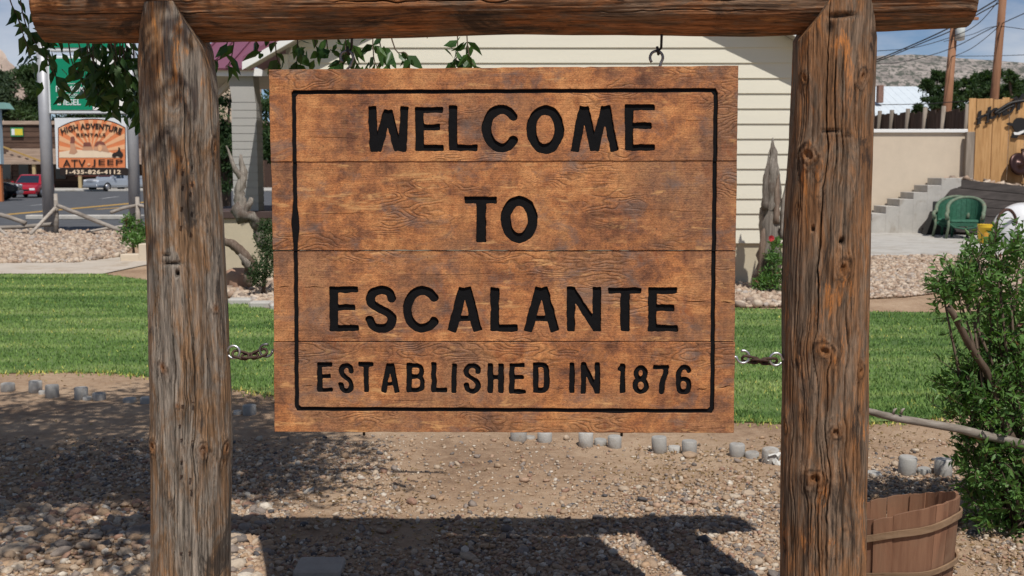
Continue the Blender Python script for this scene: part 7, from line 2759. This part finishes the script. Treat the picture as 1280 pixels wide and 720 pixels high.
panel('board', 13.5, 159.5, 28.5, 170.5, YSh - 0.3, simple('sign_green', (0.03, 0.25, 0.10), 0.5, 0.1, 3, 0), t2, 0.12, 0.01)
panel('yellow_face', 18.5, 161, 28, 169, YSh - 0.33, simple('sign_yellow', (0.62, 0.53, 0.05), 0.5, 0.15, 3, 0), t2, 0.02, 0.003)
panel('white_face', 14.5, 161, 18, 169, YSh - 0.33, M_PANEL, t2, 0.02, 0.003)
t = thing('tan_building', P(190, 238, 116), 'plain tan two storey building behind the brown shop', 'building')
k = MB()
p, q = P(158, 90, 118), P(300, 90, 118)
k.box((p.x, 118, 0), (q.x, 128, p.z))
k.build('wall', simple('tan_render', (0.50, 0.40, 0.30), 0.9, 0.08, 1, 0), t)
k = MB()
k.bbox((p.x - 0.2, 117.8, p.z + 0.002), (q.x + 0.2, 128.2, p.z + 0.5), 0.03)
k.build('roof', M_SHAKE, t)
for a_ in (168, 186, 204, 222):
    for b_ in (112, 150):
        w_ = P(a_, b_, 117.9)
        k = MB()
        k.bbox((w_.x - 0.5, 117.88, w_.z - 0.8), (w_.x + 0.5, 117.995, w_.z + 0.8), 0.02)
        k.build('window', simple('window_dark', (0.03, 0.035, 0.04), 0.2, 0.1, 2, 0), t)

t = thing('green_kiosk', P(-20, 240, 62), 'small kiosk with a pale green roof edge and orange post at the left edge', 'kiosk')
k = MB()
p, q = P(-90, 136, 62), P(10, 128, 62)
k.prism([(p.x, 62, p.z), (q.x, 62, p.z), (q.x - 0.25, 62, q.z), (p.x, 62, q.z)], (0, 0.8, 0))
k.build('roof', simple('pale_green_roof', (0.20, 0.36, 0.32), 0.5, 0.06, 2, 0), t)
k = MB()
p, q = P(-80, 204, 62.3), P(2.5, 136, 62.3)
k.box((p.x, 62.3, P(0, 205, 62).z), (q.x - 0.2, 62.7, p.z + 3.0))
k.build('wall', simple('pale_blue_wall', (0.45, 0.56, 0.60), 0.6, 0.05, 2, 0), t)
k = MB()
for a_ in (-70, -1):
    p = P(a_, 220, 62.4)
    k.bbox((p.x - 0.10, 62.35, 0), (p.x + 0.12, 62.6, P(0, 205, 62).z), 0.02)
k.build('post', simple('orange_post', (0.50, 0.17, 0.06), 0.7, 0.1, 2, 0), t)


# vehicles -----------------------------------------------------------------------------------
M_GLASS = simple('car_glass', (0.02, 0.03, 0.045), 0.08, 0.1, 2, 0, spec=0.8)
M_TYRE = simple('tyre_rubber', (0.02, 0.02, 0.02), 0.85, 0.2, 6, 0)
M_RIM = simple('alloy_rim', (0.5, 0.5, 0.52), 0.35, 0.05, 6, 0, metal=0.8)
M_LAMP = simple('headlamp', (0.75, 0.77, 0.8), 0.1, 0.03, 6, 0, spec=0.9)
M_TAIL = simple('tail_lamp', (0.35, 0.01, 0.01), 0.25, 0.05, 6, 0)


def loft(k, secs, mi=0):
    """secs: list of (x, [(halfwidth, z) from bottom to top]); closed hull along x."""
    m = len(secs[0][1])
    vs = []
    for x, pr in secs:
        vs += [(x, -w_, z) for w_, z in pr] + [(x, w_, z) for w_, z in reversed(pr)]
    n = 2 * m
    fs = []
    for i in range(len(secs) - 1):
        for j in range(n):
            g_ = (j + 1) % n
            fs.append((i * n + j, i * n + g_, (i + 1) * n + g_, (i + 1) * n + j))
    fs.append(tuple(range(n)))
    fs.append(tuple((len(secs) - 1) * n + j for j in reversed(range(n))))
    k.add(vs, fs, mi, False)


def vehicle(name, loc, yaw, label, paint, kind, L=4.5, W=0.9, Hh=1.42, group='vehicles parked across the street'):
    """Nose points along local +X."""
    t = thing(name, loc, label, {'sedan': 'car', 'suv': 'suv', 'pickup': 'pickup truck'}[kind], group, yaw)
    h = L / 2
    belt = {'sedan': 0.88, 'suv': 1.05, 'pickup': 1.08}[kind]
    hood = {'sedan': 0.80, 'suv': 1.0, 'pickup': 1.05}[kind]
    nose = {'sedan': 0.55, 'suv': 0.85, 'pickup': 0.92}[kind]
    gr = 0.22 if kind == 'sedan' else 0.34

    def sec(z, s=1.0):
        return [(W * 0.9 * s, gr), (W * 1.0 * s, gr + 0.18), (W * 1.0 * s, max(gr + 0.2, z - 0.14)), (W * 0.93 * s, z)]
    k = MB()
    loft(k, [(-h, sec(belt - 0.08, 0.9)), (-h + 0.12, sec(belt + 0.0, 0.97)), (-h * 0.55, sec(belt + 0.02)), (0, sec(belt)), (h * 0.42, sec(belt - 0.01)), (h * 0.75, sec(hood, 0.98)), (h - 0.18, sec((hood + nose) / 2, 0.93)), (h, sec(nose, 0.82))])
    k.build('body', paint, t, world=False)
    if kind == 'sedan':
        cab = [(-h * 0.82, belt, 0.86), (-h * 0.45, Hh - 0.04, 0.70), (0.0, Hh, 0.70), (h * 0.14, Hh - 0.03, 0.70), (h * 0.52, belt, 0.86)]
    elif kind == 'suv':
        cab = [(-h * 0.97, belt, 0.88), (-h * 0.88, Hh - 0.05, 0.74), (0.0, Hh, 0.76), (h * 0.18, Hh - 0.04, 0.75), (h * 0.45, belt, 0.88)]
    else:
        cab = [(-h * 0.22, belt, 0.88), (-h * 0.16, Hh - 0.03, 0.74), (0.0, Hh, 0.76), (h * 0.22, Hh - 0.04, 0.74), (h * 0.45, belt, 0.88)]
    k = MB()
    loft(k, [(x, [(W * 0.97 if z <= belt else W * 0.90, belt - 0.05), (W * s_, max(z, belt - 0.03)), (W * s_ * 0.9, max(z, belt - 0.03) + 0.02)]) for x, z, s_ in cab])
    cabin = k.build('cabin', paint, t, world=False)
    # windows just proud of the cabin
    (xa, za, sa), (xb, zb3, sb), (xm, zm, sm), (xc, zc, sc_), (xd, zd, se) = cab
    for sgn in (-1, 1):
        def side(x, z):
            f = (z - belt) / (Hh - belt)
            return (x, sgn * (W * (0.925 - 0.20 * f) + 0.012), z)
        for (x0_, x1_, l0, l1) in ((xa + 0.28, -0.02, xb + 0.04, -0.02), (0.05, xd - 0.30, 0.05, xc - 0.02)):
            zt2 = Hh - 0.13
            q_ = [side(x0_, belt + 0.03), side(x1_, belt + 0.03), side(l1, zt2), side(l0, zt2)]
            k = MB()
            k.prism(q_, (0, sgn * 0.008, 0))
            k.build('side_window', M_GLASS, cabin, world=False)

    def pane(nm, x0_, z0_, x1_, z1_, s0, s1):
        dx = 0.02 if x0_ > x1_ else -0.02
        a_ = [(x0_ + dx, -W * s0, z0_), (x0_ + dx, W * s0, z0_), (x1_ + dx, W * s1, z1_), (x1_ + dx, -W * s1, z1_)]
        k = MB()
        k.prism(a_, (dx * 0.5, 0, 0.012))
        k.build(nm, M_GLASS, cabin, world=False)
    f = 0.9
    pane('windscreen', xd - 0.06, belt + 0.04, xc + (xd - xc) * 0.08, zc - 0.04, 0.78, 0.63)
    pane('rear_window', xa + (0.05), belt + 0.04, xb - (xb - xa) * 0.1, zb3 - 0.05, 0.76, 0.62)
    for sx in (h * 0.60, -h * 0.60):
        for sy in (-1, 1):
            r = 0.32 if kind == 'sedan' else 0.39
            M_ = Matrix.Translation((sx, sy * (W - 0.10), r)) @ Matrix.Rotation(math.pi / 2, 4, 'X')
            k = MB()
            k.lathe([(r * 0.55, -0.11), (r * 0.93, -0.11), (r, -0.06), (r, 0.06), (r * 0.93, 0.11), (r * 0.55, 0.11)], (0, 0, 0), 20, M=M_)
            wh_ = k.build('wheel', M_TYRE, t, world=False)
            k = MB()
            M2 = Matrix.Translation((sx, sy * (W - 0.10) + sy * 0.10, r)) @ Matrix.Rotation(math.pi / 2, 4, 'X')
            k.lathe([(r * 0.60, -0.016), (r * 0.60, 0.016), (r * 0.2, 0.025)], (0, 0, 0), 14, M=M2)
            k.build('rim', M_RIM, wh_, world=False)
    for sy in (-1, 1):
        k = MB()
        k.bbox((h - 0.20, sy * W * 0.62 - 0.17, nose - 0.10), (h + 0.012, sy * W * 0.62 + 0.17, nose + 0.05), 0.03)
        k.build('headlight', M_LAMP, t, world=False)
        k = MB()
        k.bbox((-h - 0.012, sy * W * 0.72 - 0.12, belt - 0.30), (-h + 0.1, sy * W * 0.72 + 0.12, belt - 0.12), 0.02)
        k.build('tail_light', M_TAIL, t, world=False)
        k = MB()
        k.bbox((xd - 0.42, sy * (W + 0.09) - 0.09, belt + 0.02), (xd - 0.26, sy * (W + 0.09) + 0.09, belt + 0.15), 0.02)
        k.build('mirror', paint, t, world=False)
    k = MB()
    k.bbox((h - 0.06, -W * 0.42, nose - 0.16), (h + 0.02, W * 0.42, nose - 0.02), 0.02)
    k.build('grille', M_IRON if kind == 'sedan' else M_RIM, t, world=False)
    k = MB()
    k.bbox((h - 0.10, -W * 0.88, gr + 0.02), (h + 0.05, W * 0.88, gr + 0.2), 0.03)
    k.build('bumper', paint if kind == 'sedan' else M_RIM, t, world=False)
    if kind == 'pickup':
        k = MB()
        k.box((-h + 0.08, -W * 0.85, belt + 0.03), (-h * 0.26, W * 0.85, belt + 0.032))
        k.build('bed_floor', M_IRON, t, world=False)
        for sy in (-1, 1):
            k = MB()
            k.bbox((-h + 0.02, sy * W * 0.92 - 0.05, belt - 0.02), (-h * 0.23, sy * W * 0.92 + 0.05, belt + 0.22), 0.02)
            k.build('bed_side', paint, t, world=False)
    return t


M_RED = simple('red_paint', (0.33, 0.012, 0.025), 0.25, 0.05, 2, 0, spec=0.6)
M_BLK = simple('black_car_paint', (0.012, 0.012, 0.014), 0.22, 0.1, 2, 0, spec=0.6)
M_SILV = simple('silver_paint', (0.42, 0.46, 0.52), 0.3, 0.05, 2, 0, metal=0.4, spec=0.6)
M_WHT = simple('white_car_paint', (0.72, 0.74, 0.78), 0.3, 0.03, 2, 0, spec=0.6)
g = G(20, 247.5)
vehicle('parked_car', (g.x + 0.3, g.y + 1.8, 0.012), math.radians(-82), 'red sedan parked nose forward across the street left of the grey sign pole', M_RED, 'sedan', 4.4, 0.88, 1.45)
g = G(-28, 251)
vehicle('parked_suv', (g.x - 0.6, g.y + 1.2, 0.012), math.radians(14), 'black SUV cut by the left photo edge beside the red car', M_BLK, 'suv', 4.7, 0.95, 1.82)
g = G(137, 239)
vehicle('pickup_truck', (g.x + 0.4, g.y, 0.012), math.radians(-118), 'silver pickup truck seen below the orange rental sign', M_SILV, 'pickup', 5.2, 0.95, 1.85)
g = G(186, 235.5)
vehicle('parked_car', (g.x + 0.8, g.y, 0.012), math.radians(180 + 25), 'white car half hidden behind the left log post across the street', M_WHT, 'sedan', 4.5, 0.9, 1.5)

# trees on the left ------------------------------------------------------------------------
far_tree('street_tree', 'tall grey green tree behind the shop at the left edge', 12, 150, 135, [(0, 118, 30), (18, 128, 26), (-20, 112, 34), (30, 140, 22), (8, 142, 26), (-30, 140, 34), (-6, 100, 14)], 9000, 0.62, M_TREEBLUE, 'trees behind the shop')
far_tree('street_tree', 'dark green tree behind the shop, just left of the grey sign pole', 46, 150, 132, [(46, 108, 26), (36, 92, 16), (56, 92, 22), (62, 118, 24), (48, 138, 24), (72, 138, 24), (58, 80, 10)], 9000, 0.6, M_TREEFAR, 'trees behind the shop')
far_tree('street_tree', 'broad dark tree behind the shop, seen beneath the fuel price sign', 120, 150, 130, [(95, 140, 24), (120, 134, 26), (145, 140, 24), (100, 118, 20), (130, 112, 20), (175, 140, 24), (205, 135, 26)], 7000, 0.6, M_TREEFAR, 'trees behind the shop')
far_tree('garden_tree', 'shady green tree seen through the open porch', 280, 225, 36, [(282, 150, 34), (270, 190, 32), (296, 190, 32), (262, 128, 26), (288, 118, 26), (304, 160, 26), (282, 215, 24), (250, 170, 30)], 9000, 0.16, M_TREEFAR, 'trees behind the porch')
far_tree('garden_tree', 'dark green tree between the porch pillar and the sign', 345, 210, 40, [(340, 150, 32), (356, 170, 32), (332, 180, 26), (350, 125, 28), (374, 150, 32), (338, 198, 16)], 8000, 0.17, M_TREEFAR, 'trees behind the porch')
